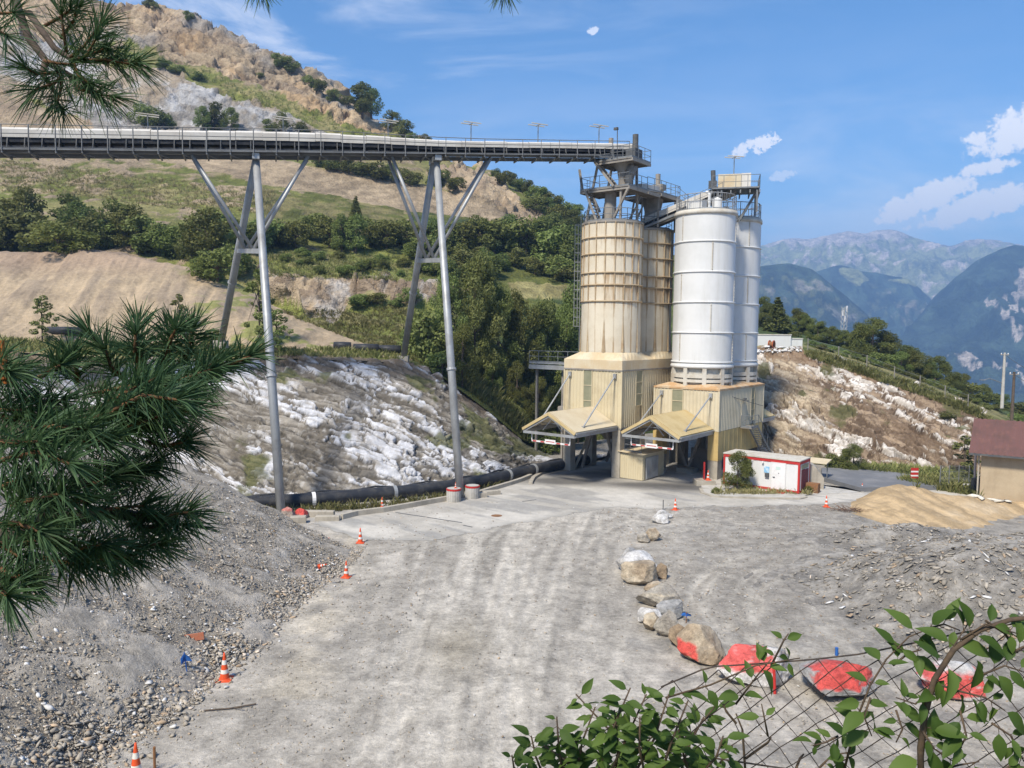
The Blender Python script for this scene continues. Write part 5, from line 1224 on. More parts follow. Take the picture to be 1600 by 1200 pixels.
# saplings on the bench and the mound foot
for i, (px, py, h, k, wd, lab) in enumerate([(66,535,75,'sapling',1.4,'thin sapling at the foot of the beige mound near the left edge'),(280,520,62,'sapling',1.3,'thin sapling on the mound behind the pine bough tip'),(405,545,125,'sapling',1.1,'tall light green sapling between the legs of the left trestle'),(432,552,70,'sapling',1.5,'shorter light green sapling just right of the left trestle front leg'),(330,552,45,'bush1',1.2,'round grey green bush at the foot of the left trestle back leg'),
      (700,412,30,'sapling',1.6,'small sapling on the slope behind the right trestle')]):
    p = onz(px, py); o = plant(k, p-np.array([0, 0, .1]), h*p[1]/1200, wd); tag(o, lab, 'sapling' if k == 'sapling' else 'bush')
# trees on the rise to the right
def rise(specs, what, where, group):
    for i, (px, d, top, kind, wd) in enumerate(sorted(specs)):
        x, y = (px-800)/F*d, d; z = drop(x, y); tz = at(px, top, d)[2]; o = plant(kind, (x, y, z-.3), max(1.2, tz-z), wd*1.55)
        tag(o, '%s, %s from the left %s' % (what, ORD[i], where), 'tree', group)
rise([(1150,130,470,'bigd',.8),(1186,128,460,'bigd',.8),(1212,120,462,'conifer',1.3),(1228,122,488,'bigd',.85),(1258,122,487,'bigd',.85),(1276,112,498,'bigl',.9),(1300,114,506,'bigl',.9),(1322,112,512,'bigd',.95),(1345,110,500,'bigl',.8),(1362,108,492,'bigl',.85),(1382,108,512,'bigd',.8),(1340,104,540,'bush1',1.2),(1375,102,545,'bush2',1.2),(1408,104,545,'bigd',.95),(1432,104,543,'bigl',.9),(1452,104,560,'bigd',.95),(1492,104,577,'bigd',.9),(1515,106,592,'bush1',1.2),(1475,102,590,'bush2',1.2),(1545,108,606,'bush1',1.3),(1570,110,612,'bigd',1.0),(1596,108,622,'bush1',1.4),(1620,108,620,'bigd',1.0),(1560,96,632,'bush2',1.3),(1590,92,640,'bush1',1.3),(1240,116,520,'bush2',1.2)],
     'green tree', 'in the row on top of the right rock bank', 'trees on top of the right bank')
rise([(1268,99,545,'bush1',1.0),(1284,98,548,'bush2',1.0),(1300,98,550,'bush1',1.0),(1318,97,552,'bush3',1.0),(1336,97,552,'bush1',1.0),(1352,96,558,'bush2',1.0),(1368,96,562,'bush1',1.0),(1386,96,566,'bush2',1.0),(1402,95,570,'bush1',1.0),(1420,95,576,'bush1',1.0),(1438,95,580,'bush2',1.0),(1456,95,586,'bush1',1.0),(1474,94,596,'bush2',1.0),(1492,94,600,'bush1',1.0),(1510,93,608,'bush1',1.0),(1528,93,616,'bush2',1.0),(1546,92,624,'bush1',1.0),(1462,108,552,'bigd',.9),(1416,110,535,'bigd',.9),(1506,110,580,'bigd',.9),(1536,112,596,'bigl',.9),(1290,112,512,'bigd',.9),(1245,124,478,'bigl',.9),(1200,124,470,'bigd',.9)],
     'bush or tree', 'behind the grassy edge of the right bank', 'bushes behind the grassy edge')
for (px, py, h, k, wd, lab) in [(1333,738,48,'bigd',1.25,'large round dark bush at the foot of the right rock bank'),(1300,735,34,'bush1',1.3,'smaller purplish dark bush left of the large round one by the upper road'),(1505,752,75,'sapling',1.6,'loose grey green shrub beside the white pole and shed'),(1440,736,20,'bush2',1.2,'little shrub growing low on the right rock bank'),(1480,655,16,'bush1',1.9,'dark tuft of scrub high on the right rock bank'),(1230,735,26,'bush2',1.3,'bush behind the white site office roof')]:
    p = hit(px, py)[0]; o = plant(k, p-np.array([0, 0, .15]), h*p[1]/1200, wd); tag(o, lab, 'bush')
for (px, py, h, k, wd, lab) in [(1152,768,66,'bigl',.95,'leafy bush growing against the white site office wall'),(1118,772,12,'bush2',1.3,'low weed clump on the kerb left of the site office'),(1262,770,14,'bush2',1.4,'low weed clump at the right end of the site office')]:
    p = gnd(px, py); o = plant(k, p, h*p[1]/1200, wd); tag(o, lab, 'bush')
for k in PT:
    if k not in used: 
        for ch in list(PT[k].children): bpy.data.objects.remove(ch)
        bpy.data.objects.remove(PT[k])
# ---- grass and scrub too many to count
def tufts(name, pts, hs, mat, label, seed, blades=9, lean=1.1):
    r = np.random.default_rng(seed); n = len(pts)*blades; P0 = np.repeat(np.array(pts), blades, 0); h = np.repeat(np.array(hs), blades)*r.uniform(.5, 1.2, n)
    a = r.uniform(0, 6.28, n); off = np.stack([np.cos(a), np.sin(a), 0*a], 1); b = P0+off*(h*r.uniform(0, .6, n))[:, None]
    a2 = r.uniform(0, 6.28, n); t = np.stack([np.cos(a2), np.sin(a2), 0*a2], 1); w_ = (h*.10)[:, None]
    tip = b+off*(h*lean*r.uniform(.2, 1, n))[:, None]+np.stack([0*h, 0*h, h], 1); md = (b+tip)/2+np.stack([0*h, 0*h, h*.12], 1)
    v = np.stack([b-t*w_, b+t*w_, md+t*w_*.7, tip, md-t*w_*.7], 1).reshape(-1, 3); i = np.arange(n)[:, None]*5
    q = np.concatenate([i+[[0, 1, 2, 4]]], 0); tri = i+[[4, 2, 3, 3]]
    c = np.repeat(np.tile(r.uniform(size=(n, 1)), (1, 3)), 5, 0)
    me = bpy.data.meshes.new(name); f = [tuple(x) for x in q.tolist()]+[tuple(x[:3]) for x in tri.tolist()]
    me.from_pydata(v.tolist(), [], f); c4 = np.ones((len(v), 4)); c4[:, :3] = c; a_ = me.color_attributes.new('Col', 'FLOAT_COLOR', 'POINT'); a_.data.foreach_set('color', c4.ravel()); me.materials.append(mat)
    o = bpy.data.objects.new(name, me); COL.objects.link(o); return tag(o, label, 'grass', kind='stuff')
def scat(n, poly, seed, jit=True):
    r = random.Random(seed); xs = [p[0] for p in poly]; ys = [p[1] for p in poly]; o = []; k = 0
    while len(o) < n and k < n*6:
        k += 1; x = r.uniform(min(xs), max(xs)); y = r.uniform(min(ys), max(ys))
        if not pin(poly, np.array([x]), np.array([y]))[0]: continue
        hh = hit(x, y)
        if hh is not None: o.append(hh[0])
    return o
rg = random.Random(4)
def grass(n, poly, h, mat, label, seed, blades=9, name='grass'):
    p = scat(n, poly, seed); tufts(name, p, [rg.uniform(*h) for _ in p], mat, label, seed, blades)
grass(1500, [(-10,548),(300,560),(450,556),(640,562),(700,585),(680,562),(620,548),(450,545),(200,540),(-10,530)], (.2, .55), m_grass, 'long grass along the top edge of the left rock bank', 11)
grass(1500, [(640,560),(700,585),(770,640),(825,690),(860,700),(800,640),(740,580),(690,560)], (.3, .8), m_grass, 'rough grass on the shoulder of the rock bank beside the silos', 12)
grass(1600, [(410,392),(640,402),(700,425),(640,440),(420,432)], (.2, .5), m_grass, 'meadow grass on the terrace between the trestles', 13)
grass(1500, [(430,486),(640,480),(720,545),(650,555),(560,535),(480,505)], (.2, .45), m_grass, 'green grass below the rocky ledge', 14)
grass(1800, [(0,250),(430,300),(430,335),(300,330),(100,305),(0,300)], (.25, .6), m_dry, 'dry tussocks on the slope under the conveyor', 15)
grass(900, [(180,64),(330,112),(540,192),(640,232),(600,238),(380,156)], (.3, .7), m_grass, 'green tussocks along the diagonal quarry terrace', 16)
grass(2200, [(1262,550),(1275,550),(1350,572),(1450,608),(1530,640),(1560,668),(1535,655),(1450,622),(1350,588),(1260,558)], (.2, .55), m_grass, 'tall yellow green grass along the top of the right rock bank', 17)
grass(1000, [(1290,735),(1400,734),(1520,748),(1520,756),(1440,748),(1340,738)], (.3, .8), m_grass, 'grass strip between the upper road and the rock bank', 18)
grass(700, [(1400,755),(1440,750),(1530,764),(1530,776),(1450,764)], (.3, .75), m_grass, 'weeds behind the crest of the sand heap', 19)
p = [gnd(rg.uniform(1120, 1262), rg.uniform(769, 774)) for _ in range(260)]; tufts('grass', p, [rg.uniform(.15, .5) for _ in p], m_dry, 'dry weeds at the foot of the site office wall', 20)
p = [gnd(rg.uniform(400, 830), 0*1+795) for _ in range(1)]
p = []
for _ in range(500):
    px = rg.uniform(400, 880); py = np.interp(px, [400,440,480,560,640,700,830,885], [806,806,801,797,789,779,744,731])-rg.uniform(0, 7); p.append(gnd(px, py))
tufts('grass', p, [rg.uniform(.15, .5) for _ in p], m_grass, 'grass in the ditch below the black pipe', 21)
# ================================================================== props
import bmesh
m_orange = weathered('cone_orange', (.72, .10, .03), (.60, .09, .04), 3, .5, 0, None, 0, .03)
m_conew = weathered('cone_white', (.74, .72, .68), (.62, .58, .52), 4, .5, 0, None, 0, .03)
m_black = weathered('black_plastic', (.030, .032, .038), (.075, .072, .068), 1.2, .5, 0, None, 0, .05, 14)
m_blue = weathered('blue_plastic', (.03, .13, .42), (.03, .10, .30), 4, .5)
def cone(px, py, h, label, tilt=0, small=False, z=None, grp='traffic cones'):
    p = gnd(px, py) if z is None else gnd(px, py, z)
    r = empty('traffic_cone', tuple(p), RNG.uniform(0, 6), label, 'traffic cone', grp)
    if tilt: r.rotation_euler = (tilt, 0, 1.2)
    R = lambda z_: h*(.175-.15*z_)
    mb = MB(); b = h*.26; mb.box(-b, -b, 0, b, b, h*.035); mb.lathe([(h*.215, h*.035), (h*.19, h*.07), (R(.07), h*.072)], 20); mb.build('base', m_orange, r)
    mb = MB(); ks = [0.06, .24, .42, .60, .78, 1.0]
    mb.lathe([(R(z_), z_*h) for z_ in np.linspace(.06, 1, 8)]+[(R(1)*.55, h), (R(1)*.5, h*.97)], 20); mb.build('body', m_orange, r, True)
    for a, c in ((.26, .40), (.58, .74)):
        mb = MB(); mb.lathe([(R(a)+.004*h, a*h), (R(c)+.004*h, c*h)], 20); mb.build('band', m_conew, r, True)
    return r
cone(351, 1062, .95, 'striped cone at the roadside next to the cobbles, beside the blue stake')
cone(541, 902, .80, 'striped cone at the tip of the grey gravel heap')
cone(563, 848, .85, 'striped cone on the pale dusty road edge beyond the gravel heap')
cone(514, 851, .42, 'tiny cone half hidden by the gravel heap crest, near the road slab')
cone(499, 885, .45, 'toppled cone lying on the flank of the gravel heap', 1.2, z=1.0)
cone(597, 794, .75, 'cone in the ditch grass behind the long kerb')
cone(1055, 797, .80, 'cone on the road edge beside the white boulders')
cone(1291, 792, .80, 'cone at the road end left of the sand heap')
cone(213, 1216, .98, 'large cone in the bottom left corner, nearest to the camera')
cone(1347, 766, .55, 'faded cone behind the crest of the sand heap')
# two round concrete blocks beside the trestle foot, one topped with a cone
for px, py, lab in ((709, 783, 'round concrete block with red rim carrying a small cone, left of the trestle foot'), (738, 778, 'round concrete block with red rim right of the trestle foot')):
    p = gnd(px, py); r = empty('concrete_block', tuple(p), 0, lab, 'concrete block', 'round concrete blocks'); mb = MB()
    prof = [(.50, 0), (.50, .78)]; mb.lathe(prof, 36)
    for k in range(18):
        a = 2*math.pi*k/18; o = np.array([math.cos(a), math.sin(a), 0]); mb.beam(o*.5+[0, 0, 0], o*.5+[0, 0, .78], .10, .035, tuple(o))
    mb.build('drum', m_concw, r)
    mb = MB(); mb.lathe([(.51, .78), (.53, .80), (.53, .90), (.0, .92)], 36); mb.build('rim', m_red if px > 720 else m_red, r)
    mb = MB(); mb.lathe([(.47, .924), (0, .93)], 36); mb.build('top', m_concw, r)
    if px == 709: c0 = p
cc = cone(709, 783, .42, 'small cone standing on the left round concrete block'); cc.location = (c0[0]+.12, c0[1], .93)
cc2 = cone(1107, 757, .8, 'cone on the footing beside the ochre corner column'); g = gnd(1106, 758); cc2.location = (g[0], g[1], .40)
mb = MB(); mb.box(g[0]-1.0, g[1]-.5, 0, g[0]+.5, g[1]+.9, .4); tag(mb.build('footing_slab', m_conc), 'low concrete plinth carrying a cone at the ochre corner column', 'plinth')
mb = MB(); mb.beam((g[0]-.25, g[1]+.3, .42), (g[0]-.2, g[1]+.5, 1.75), .4, .04); tag(mb.build('board', m_red), 'faded red board leaning on the column behind the cone', 'board')
# loose kerb blocks near the left trestle foot
for px, py, L, w_, h, a, lab in ((466,817,.95,.5,.42,.2,'short grey concrete block beside the two painted stones'), (498,807,2.0,.45,.38,-.02,'long concrete kerb block nearer to the trestle foot'), (512,813,1.5,.45,.3,.05,'low concrete kerb block lying in front of the long one'), (768,773,1.3,.4,.32,.4,'kerb block right of the round concrete blocks'), (752,777,.8,.4,.36,.3,'small kerb block touching the right round concrete block')):
    p = gnd(px, py); mb = MB(); b = .03
    for z0, z1, e in ((0, h-b, 0), (h-b, h, b)): mb.add([(-L/2,-w_/2,z0),(L/2,-w_/2,z0),(L/2,w_/2,z0),(-L/2,w_/2,z0),(-L/2+e,-w_/2+e,z1),(L/2-e,-w_/2+e,z1),(L/2-e,w_/2-e,z1),(-L/2+e,w_/2-e,z1)], [(3,2,1,0),(4,5,6,7),(0,1,5,4),(1,2,6,5),(2,3,7,6),(3,0,4,7)])
    o = mb.build('kerb_block', m_conc); o.location = tuple(p); o.rotation_euler = (0, 0, a); tag(o, lab, 'concrete block', 'loose kerb blocks')
# black corrugated drain pipe along the foot of the left bank
pts = [gnd(a, b, .47) for a, b in pipe_px]; pts = [np.array(p) for p in pts]
cum = np.concatenate([[0], np.cumsum([np.linalg.norm(b-a) for a, b in zip(pts[:-1], pts[1:])])])
def along(s): return np.array([np.interp(s, cum, [p[k] for p in pts]) for k in range(3)])
def smooth_along(s): return sum(along(np.clip(s+d, 0, cum[-1])) for d in np.linspace(-2, 2, 9))/9
r = empty('drain_pipe', tuple(pts[0]*[1, 1, 0]), 0, 'long black corrugated drain pipe lying along the foot of the white rock bank', 'pipe'); O = pts[0]*[1, 1, 0]
ss = np.arange(0, cum[-1], .07); mid_s = cum[3]
mb = MB(); mb.tube([smooth_along(s)-O for s in ss], [(.47 if (i % 2) else .43) if s < mid_s else (.445 if (i % 2) else .435) for i, s in enumerate(ss)], 16); mb.build('tube', m_black, r, True)
for px in (490, 616, 793, 833):
    s = min(ss, key=lambda q: abs(proj(smooth_along(q))[0]-px)); mb = MB(); mb.tube([smooth_along(s-.12)-O, smooth_along(s+.12)-O], [.485, .485], 18); mb.build('clamp', m_wsign if px == 490 else m_galv, r)
mb = MB(); sv_ = [smooth_along(s) for s in np.arange(0, cum[-1], 1.0)]
mb.tube([p+[-.25, .85, .25+.1*math.sin(i*1.7)] for i, p in enumerate(sv_)], .07, 7); tag(mb.build('cable_conduit', m_black), 'thin black conduit running behind the thick drain pipe', 'conduit')
for px, py, L, lab in ((105, 523, 3.6, 'black pipe length lying in the grass left on the bank top'), (572, 549, 2.4, 'black pipe length on the bank top left of the right trestle'), (608, 551, 2.3, 'black pipe length next to the right trestle back leg'), (535, 546, 1.6, 'short black pipe length on the bank top behind the left trestle')):
    h_ = hit(px, py)[0]; mb = MB(); mb.tube([(-L/2, 0, .35), (0, 0, .36), (L/2, .1, .33)], .38, 12); o = mb.build('pipe_length', m_black, None, True); o.location = tuple(h_); tag(o, lab, 'pipe', 'pipe lengths on the bank top')
# ------------------------------------------------------------------ boulders
m_boul = attr_mat('boulder', .5, 1.3, 7, 34, 1.0, .09)
BT = {'tan': ((.52,.435,.32), (.40,.315,.22)), 'grey': ((.31,.31,.30), (.42,.41,.395)), 'white': ((.70,.685,.665), (.50,.48,.45)), 'brown': ((.36,.27,.18), (.25,.19,.13)), 'pink': ((.44,.35,.30), (.34,.28,.24)), 'stone': ((.48,.435,.36), (.37,.33,.275))}
def boulder(x0, x1, ytop, ybot, kind, label, seed, paint=None, flat=None, cuts=9, z=0.0):
    p = gnd((x0+x1)/2, ybot-(ybot-ytop)*.18, z); d = p[1]; wd = (x1-x0)*d/F; ht = (ybot-ytop)*d/F*.86
    bm = bmesh.new(); bmesh.ops.create_icosphere(bm, subdivisions=5, radius=1); v = np.array([q.co[:] for q in bm.verts]); f = np.array([[q.index for q in t_.verts] for t_ in bm.faces]); bm.free()
    r = np.random.default_rng(seed); v = v*(1+.35*fbm(v*.9+seed*3.1, 2, seed)[:, None])
    for k in range(cuts+6):
        n = r.normal(size=3); n[2] = abs(n[2])*.8 if k % 3 else n[2]; n /= np.linalg.norm(n); c = r.uniform(.5, .86); v = v-np.outer(np.maximum(v@n-c, 0), n)
    v = v+(v/np.linalg.norm(v, axis=1, keepdims=True))*(.06*fbm(v*2.6+seed, 5, seed+2, .6)+.03*fbm(v*10, 3, seed+5))[:, None]
    lo, hi = v.min(0), v.max(0); v = (v-(lo+hi)/2)/(hi-lo)*np.array([wd, min(wd*.75, 1.7*ht+.3), ht*1.14]); v[:, 2] += ht*.5-.02
    a, b = BT[kind]; n1 = fbm(v*1.6/wd*1.5+seed, 4, seed+8); C = lerp(np.array(a), np.array(b), sstep(-.25, .3, n1)); C *= (1+.15*fbm(v*6, 3, seed))[:, None]
    if kind in ('tan', 'stone'): C = lerp(C, np.array((.54, .47, .36)), sstep(.2, .5, fbm(np.stack([v[:, 0]*.8, v[:, 1]*.8, v[:, 2]*5], -1), 3, seed+4)))
    if paint is not None: C = lerp(C, np.array((.74, .09, .075)), paint(v[:, 0]/wd+.16*fbm(v*3, 4, 5), v[:, 2]/ht+.16*fbm(v*3+9, 4, 6), v[:, 1]/wd)*.92*sstep(-.75, -.3, fbm(v*7, 3, 7))[:, ])
    o = raw_obj('boulder', v, f, m_boul, C, False); o.location = tuple(p); o.rotation_euler = (0, 0, r.uniform(-.12, .12)); tag(o, label, 'boulder', 'boulders edging the yard'); return o
boulder(1022,1051,796,812,'white','flat topped white block at the far end of the boulder row',31,cuts=16)
boulder(1017,1045,803,820,'white','crumpled white stone leaning on the flat white block',32)
boulder(1004,1033,825,848,'tan','rounded tan boulder beside a smaller grey one, near the far white blocks',33,cuts=5)
boulder(994,1016,833,850,'stone','small grey tan boulder left of the rounded tan one',34,cuts=6)
boulder(969,996,856,884,'grey','dull grey boulder behind the big white and tan pair',35)
boulder(961,1027,864,902,'white','big white boulder partly covered by the tan one in front',36,cuts=8)
boulder(1024,1045,880,907,'brown','brown boulder at the right end of the white and tan pair',37)
boulder(969,1030,878,917,'tan','smooth tan boulder in front of the big white one',38,cuts=7)
boulder(1005,1040,909,930,'tan','small tan stone behind the broad low tan boulder',39)
boulder(992,1064,915,952,'stone','broad low tan boulder in the middle of the boulder row',40,cuts=10)
boulder(1023,1068,939,968,'grey','grey boulder with pale veins beside the blue ribbon peg',41,cuts=6)
boulder(996,1038,951,977,'white','pale whitish slab at the left of the grey veined boulder',42)
boulder(1003,1032,957,990,'tan','upright tan stone squeezed between pale slabs',43)
boulder(1017,1064,956,999,'stone','tall streaked tan boulder next to the small brown one',44,cuts=8)
boulder(1043,1074,976,1017,'brown','small rounded brown boulder left of the largest one',45,cuts=4)
boulder(1055,1134,976,1040,'tan','largest tan boulder with a red painted patch on its left side',46,lambda x, z, y: sstep(-.12, -.2, x)*sstep(.62, .52, z+.5*(x+.3))*sstep(.14, .2, z)*sstep(.2, 0, y),cuts=9)
boulder(1113,1240,1003,1066,'white','wide white boulder with a large red painted face',47,lambda x, z, y: sstep(.14, .08, x)*sstep(.38, .48, z-.2*x)*sstep(.3, .1, y),cuts=10)
boulder(1252,1372,1034,1090,'grey','wide grey slab with red paint seen through the wire fence',48,lambda x, z, y: sstep(.36, .44, z)*sstep(.42, .36, np.abs(x+.02))*sstep(.25, .05, y),cuts=8)
boulder(1428,1536,1038,1088,'white','rightmost red painted slab behind the vine stem',49,lambda x, z, y: sstep(.1, .2, z)*sstep(.93, .8, z)*sstep(.5, .42, np.abs(x)),cuts=8)
boulder(439,463,794,814,'pink','pinkish stone at the foot of the left trestle leg',50,lambda x, z, y: sstep(.75, .9, z)*.5)
boulder(461,482,794,812,'pink','stone with red paint next to the left trestle foot',51,lambda x, z, y: sstep(.3, .5, z))
# ------------------------------------------------------------------ stakes and pegs
def stake(px, py, h, mat, label, ribbon=None, r_=.02, lean=(0, 0), z=0):
    p = gnd(px, py, z); rt = empty('stake', tuple(p), 0, label, 'stake', 'marker stakes'); mb = MB(); mb.tube([(0, 0, -.1), (lean[0], lean[1], h)], r_, 6); mb.build('post', mat, rt)
    if ribbon is not None:
        mb = MB()
        for k in range(3):
            a = k*2.2; mb.add([(lean[0], lean[1], h*.95), (lean[0]+.18*math.cos(a), lean[1]+.18*math.sin(a), h*.8), (lean[0]+.25*math.cos(a+.3), lean[1]+.25*math.sin(a+.3), h*.55), (lean[0]*.7, lean[1]*.7, h*.6)], [(0, 1, 2, 3)])
        mb.build('ribbon', ribbon, rt)
stake(1072, 972, .42, m_rust, 'short peg with blue ribbon beside the grey veined boulder', m_blue)
stake(1211, 1085, 1.1, m_red, 'slanted red stake in front of the wide red and white boulder', None, .05, (-.05, .1))
stake(1307, 1024, .3, m_blue, 'short blue peg behind the red painted slabs', None, .06)
stake(293, 1053, .75, m_blue, 'blue ribboned stake among the cobbles near the striped cone', m_blue, .02, (-.1, 0), .3)
stake(242, 1212, .8, m_rust, 'rusty bar sticking up beside the nearest cone', None, .035)
stake(1036, 797, .7, m_dark, 'thin dark post next to the cone by the white boulders', None, .03)
h_ = hit(304, 1000)[0]; mb = MB(); mb.beam((-.35, 0, .05), (.3, .1, .12), .05, .26); o = mb.build('board', weathered('faded_red_board', (.45, .16, .09), (.35, .2, .14), 5, .8)); o.location = tuple(h_); tag(o, 'faded red board lying on the grey gravel heap', 'board')
mb = MB(); mb.tube([(-.8, 0, .03), (0, .12, .05), (.7, .45, .04)], .025, 5); mb.tube([(.1, .14, .05), (.4, .0, .12)], .015, 5); o = mb.build('stick', m_bark); o.location = tuple(gnd(358, 1112)); tag(o, 'dry stick lying on the road near the cobbles', 'stick')
# brushwood by the sand heap
mb = MB(); rr = random.Random(3)
for k in range(70):
    a = rr.uniform(0, 6.28); x, y = rr.gauss(0, .5), rr.gauss(0, .25); L = rr.uniform(.4, 1.0); e = rr.uniform(-.1, .5)
    mb.tube([(x, y, .05), (x+L*.5*math.cos(a), y+L*.5*math.sin(a), .12+e*.3), (x+L*math.cos(a), y+L*math.sin(a), max(.03, .15+e*.5))], [.02, .015, .006], 4)
o = mb.build('brushwood', weathered('dead_wood', (.16, .10, .07), (.24, .17, .12), 6, .9)); o.location = tuple(gnd(1330, 799)); tag(o, 'tangle of dead brown branches at the left tip of the sand heap', 'brushwood')
# drain cover and joints in the road
p = gnd(776, 806); mb = MB(); mb.lathe([(.0, .018), (.34, .018), (.36, .013)], 28); o = mb.build('manhole_cover', m_rust); o.location = (p[0], p[1], 0); tag(o, 'round rusty manhole cover in the pale road slab', 'manhole cover')
for a, b, lab in (((618, 801), (722, 817), 'long narrow drain slot crossing the road slab'), ((724, 821), (738, 824), 'short dark drain grate at the road slab edge'), ((816, 784), (838, 781), 'short dark crack cover in the road slab near the plant')):
    a, b = gnd(*a), gnd(*b); mb = MB(); mb.beam(a+[0, 0, .006], b+[0, 0, .006], .14, .022); tag(mb.build('drain_slot', m_dark), lab, 'drain', 'drain slots')
# ------------------------------------------------------------------ corrugated hut between the bays
p0 = gnd(1004, 752); hut = empty('hut', (p0[0], p0[1], 0), TH, 'small cream corrugated hut between the two loading bays', 'hut')
mb = MB(); corrug(mb, -2.1, 0, 0, .05, 2.1, -1, .22, .03); corr_y(mb, 0, 0, 3.6, .05, 2.1, 1, .22, .03); mb.box(-2.06, .04, .05, -.04, 3.6, 2.05); mb.build('wall', m_clad, hut)
mb = MB(); mb.poly([(-2.25, -.2, 2.28), (.15, -.2, 2.16), (.15, 3.7, 2.16), (-2.25, 3.7, 2.28)], .06); mb.build('roof', m_cap, hut)
mb = MB(); corr_y(mb, .07, .3, 2.4, .1, 1.85, 1, .2, .05); mb.build('sliding_door', m_galv, hut)
mb = MB(); rail(mb, [(-1.9, .3, 2.28), (-1.9, 3.2, 2.28)], 1.0, .022, .9); rail(mb, [(-1.9, .3, 2.28), (-.3, .3, 2.2)], 1.0, .022, .8); mb.build('railing', m_rail, hut)
# ------------------------------------------------------------------ white site office
p0 = gnd(1248, 774); so2 = empty('site_office', (p0[0], p0[1], .10), TH, 'white site office cabin with red edges at the roadside', 'cabin')
LC, WC, HC = 5.9, 2.4, 2.42
mb = MB(); corrug(mb, -LC+.12, -.12, .02, .2, HC-.24, -1, .9, .012); corr_y(mb, 0-.02, .12, WC-.12, .2, HC-.24, 1, .35, .03); mb.box(-LC+.06, .05, .2, -.06, WC-.05, HC-.2); mb.build('wall', m_white, so2)
mb = MB(); mb.box(-LC, -.02, HC-.25, 0.02, WC, HC-.02); mb.box(-LC, -.02, .04, 0.02, WC, .2)
for x in (-LC, -.12): mb.box(x, -.03, .2, x+.14, .12, HC-.25); mb.box(x, WC-.12, .2, x+.14, WC, HC-.25)
mb.build('frame', m_red, so2)
mb = MB(); mb.box(-LC-.03, -.06, HC-.018, .05, WC+.04, HC+.06); mb.build('roof', m_whited, so2)
mb = MB(); mb.box(-2.05, -.045, .14, -1.05, -.012, 2.12); dr = mb.build('door', m_wsign, so2)
mb = MB(); mb.box(-2.1, -.055, .12, -2.04, -.008, 2.18); mb.box(-1.06, -.055, .12, -1.0, -.008, 2.18); mb.box(-2.04, -.056, 2.12, -1.06, -.008, 2.18); mb.build('door_frame', m_white, dr)
mb = MB(); mb.box(-1.95, -.10, 1.02, -1.80, -.046, 1.07); mb.build('handle', m_dark, dr)
mb = MB(); mb.box(-1.75, -.052, 1.62, -1.4, -.046, 1.86); mb.build('notice', weathered('pale_green_notice', (.55, .68, .62), (.6, .7, .7), 3, .6), dr)
mb = MB(); mb.box(-1.7, -.052, 1.15, -1.35, -.0465, 1.52); nt = mb.build('notice', m_wsign, dr); mb = MB(); mb.box(-1.56, -.056, 1.33, -1.49, -.0525, 1.40); mb.build('mark', m_dark, nt)
mb = MB(); mb.box(-4.25, -.03, 1.0, -3.55, .02, 2.1); wn = mb.build('window', m_dark, so2)
mb = MB(); mb.box(-4.31, -.05, .94, -4.25, -.01, 2.16); mb.box(-3.55, -.05, .94, -3.49, -.01, 2.16); mb.box(-4.25, -.05, 2.1, -3.55, -.01, 2.16); mb.box(-4.25, -.05, .94, -3.55, -.01, 1.0); mb.build('window_frame', m_wsign, wn)
for k in range(5): mb = MB(); x = -4.2+k*.15; mb.tube([(x, -.06, 1.0), (x, -.06, 2.1)], .014, 6); mb.build('bar', m_wsign, wn)
mb = MB(); mb.box(-2.65, -.03, 1.3, -2.25, -.012, 1.78); mb.build('poster', weathered('blue_poster', (.25, .5, .72), (.7, .78, .82), 4, .5), so2)
mb = MB(); mb.box(-2.55, -.14, .98, -2.25, -.012, 1.28); mb.build('letterbox', m_dark, so2)
mb = MB(); mb.tube([(-2.75, -.1, 2.0), (-2.75, -.1, 2.16)], .07, 8); mb.build('lamp', m_wsign, so2)
mb = MB(); mb.box(0.035, .35, .22, .06, 1.1, 1.75); mb.box(.035, 1.2, .22, .06, 1.9, 1.7); mb.build('panel', weathered('maroon_panel', (.16, .03, .04), (.10, .03, .04), 3, .6), so2)
mb = MB(); mb.box(0.035, .35, 1.8, .055, 1.9, 2.1); mb.build('end_window', m_glassp, so2)
mb = MB(); mb.box(-2.2, -.7, -.02, -.9, -.06, .06); mb.build('step', m_red, so2)
# blocks at the right end and the concrete wedge wall
p = gnd(1270, 770); mb = MB(); mb.box(-.45, -.3, 0, .45, .3, .75); o = mb.build('planter', m_rust); o.location = tuple(p); o.rotation_euler = (0, 0, TH); tag(o, 'brown planter box at the right end of the site office', 'planter')
mb = MB(); a, b = gnd(1264, 762), gnd(1288, 766); mb.add([(0, 0, 0), (1.1, 0, 0), (1.1, 1.6, 0), (0, 1.6, 0), (0, 0, 2.0), (.5, 0, 1.7), (.5, 1.6, 1.7), (0, 1.6, 2.0), (1.1, 0, .9), (1.1, 1.6, .9)], [(3,2,1,0),(0,1,8,5,4),(3,7,6,9,2),(4,5,6,7),(5,8,9,6),(1,2,9,8),(0,4,7,3)])
o = mb.build('wedge_wall', m_conc); o.location = tuple(gnd(1263, 764)); o.rotation_euler = (0, 0, -.3); tag(o, 'sloping concrete wedge wall right of the site office', 'concrete wall')
for i, (px, lab) in enumerate(((1228, 'left of two pale tank domes showing behind the site office roof'), (1251, 'right of two pale tank domes showing behind the site office roof'))):
    p = at(px, 722, 63.5); mb = MB(); mb.lathe([(.75, -p[2]), (.75, .0), (.6, .35), (.3, .5), (.02, .54)], 24); o = mb.build('tank', m_whited, None, True); o.location = tuple(p); tag(o, lab, 'tank', 'tanks behind the site office')
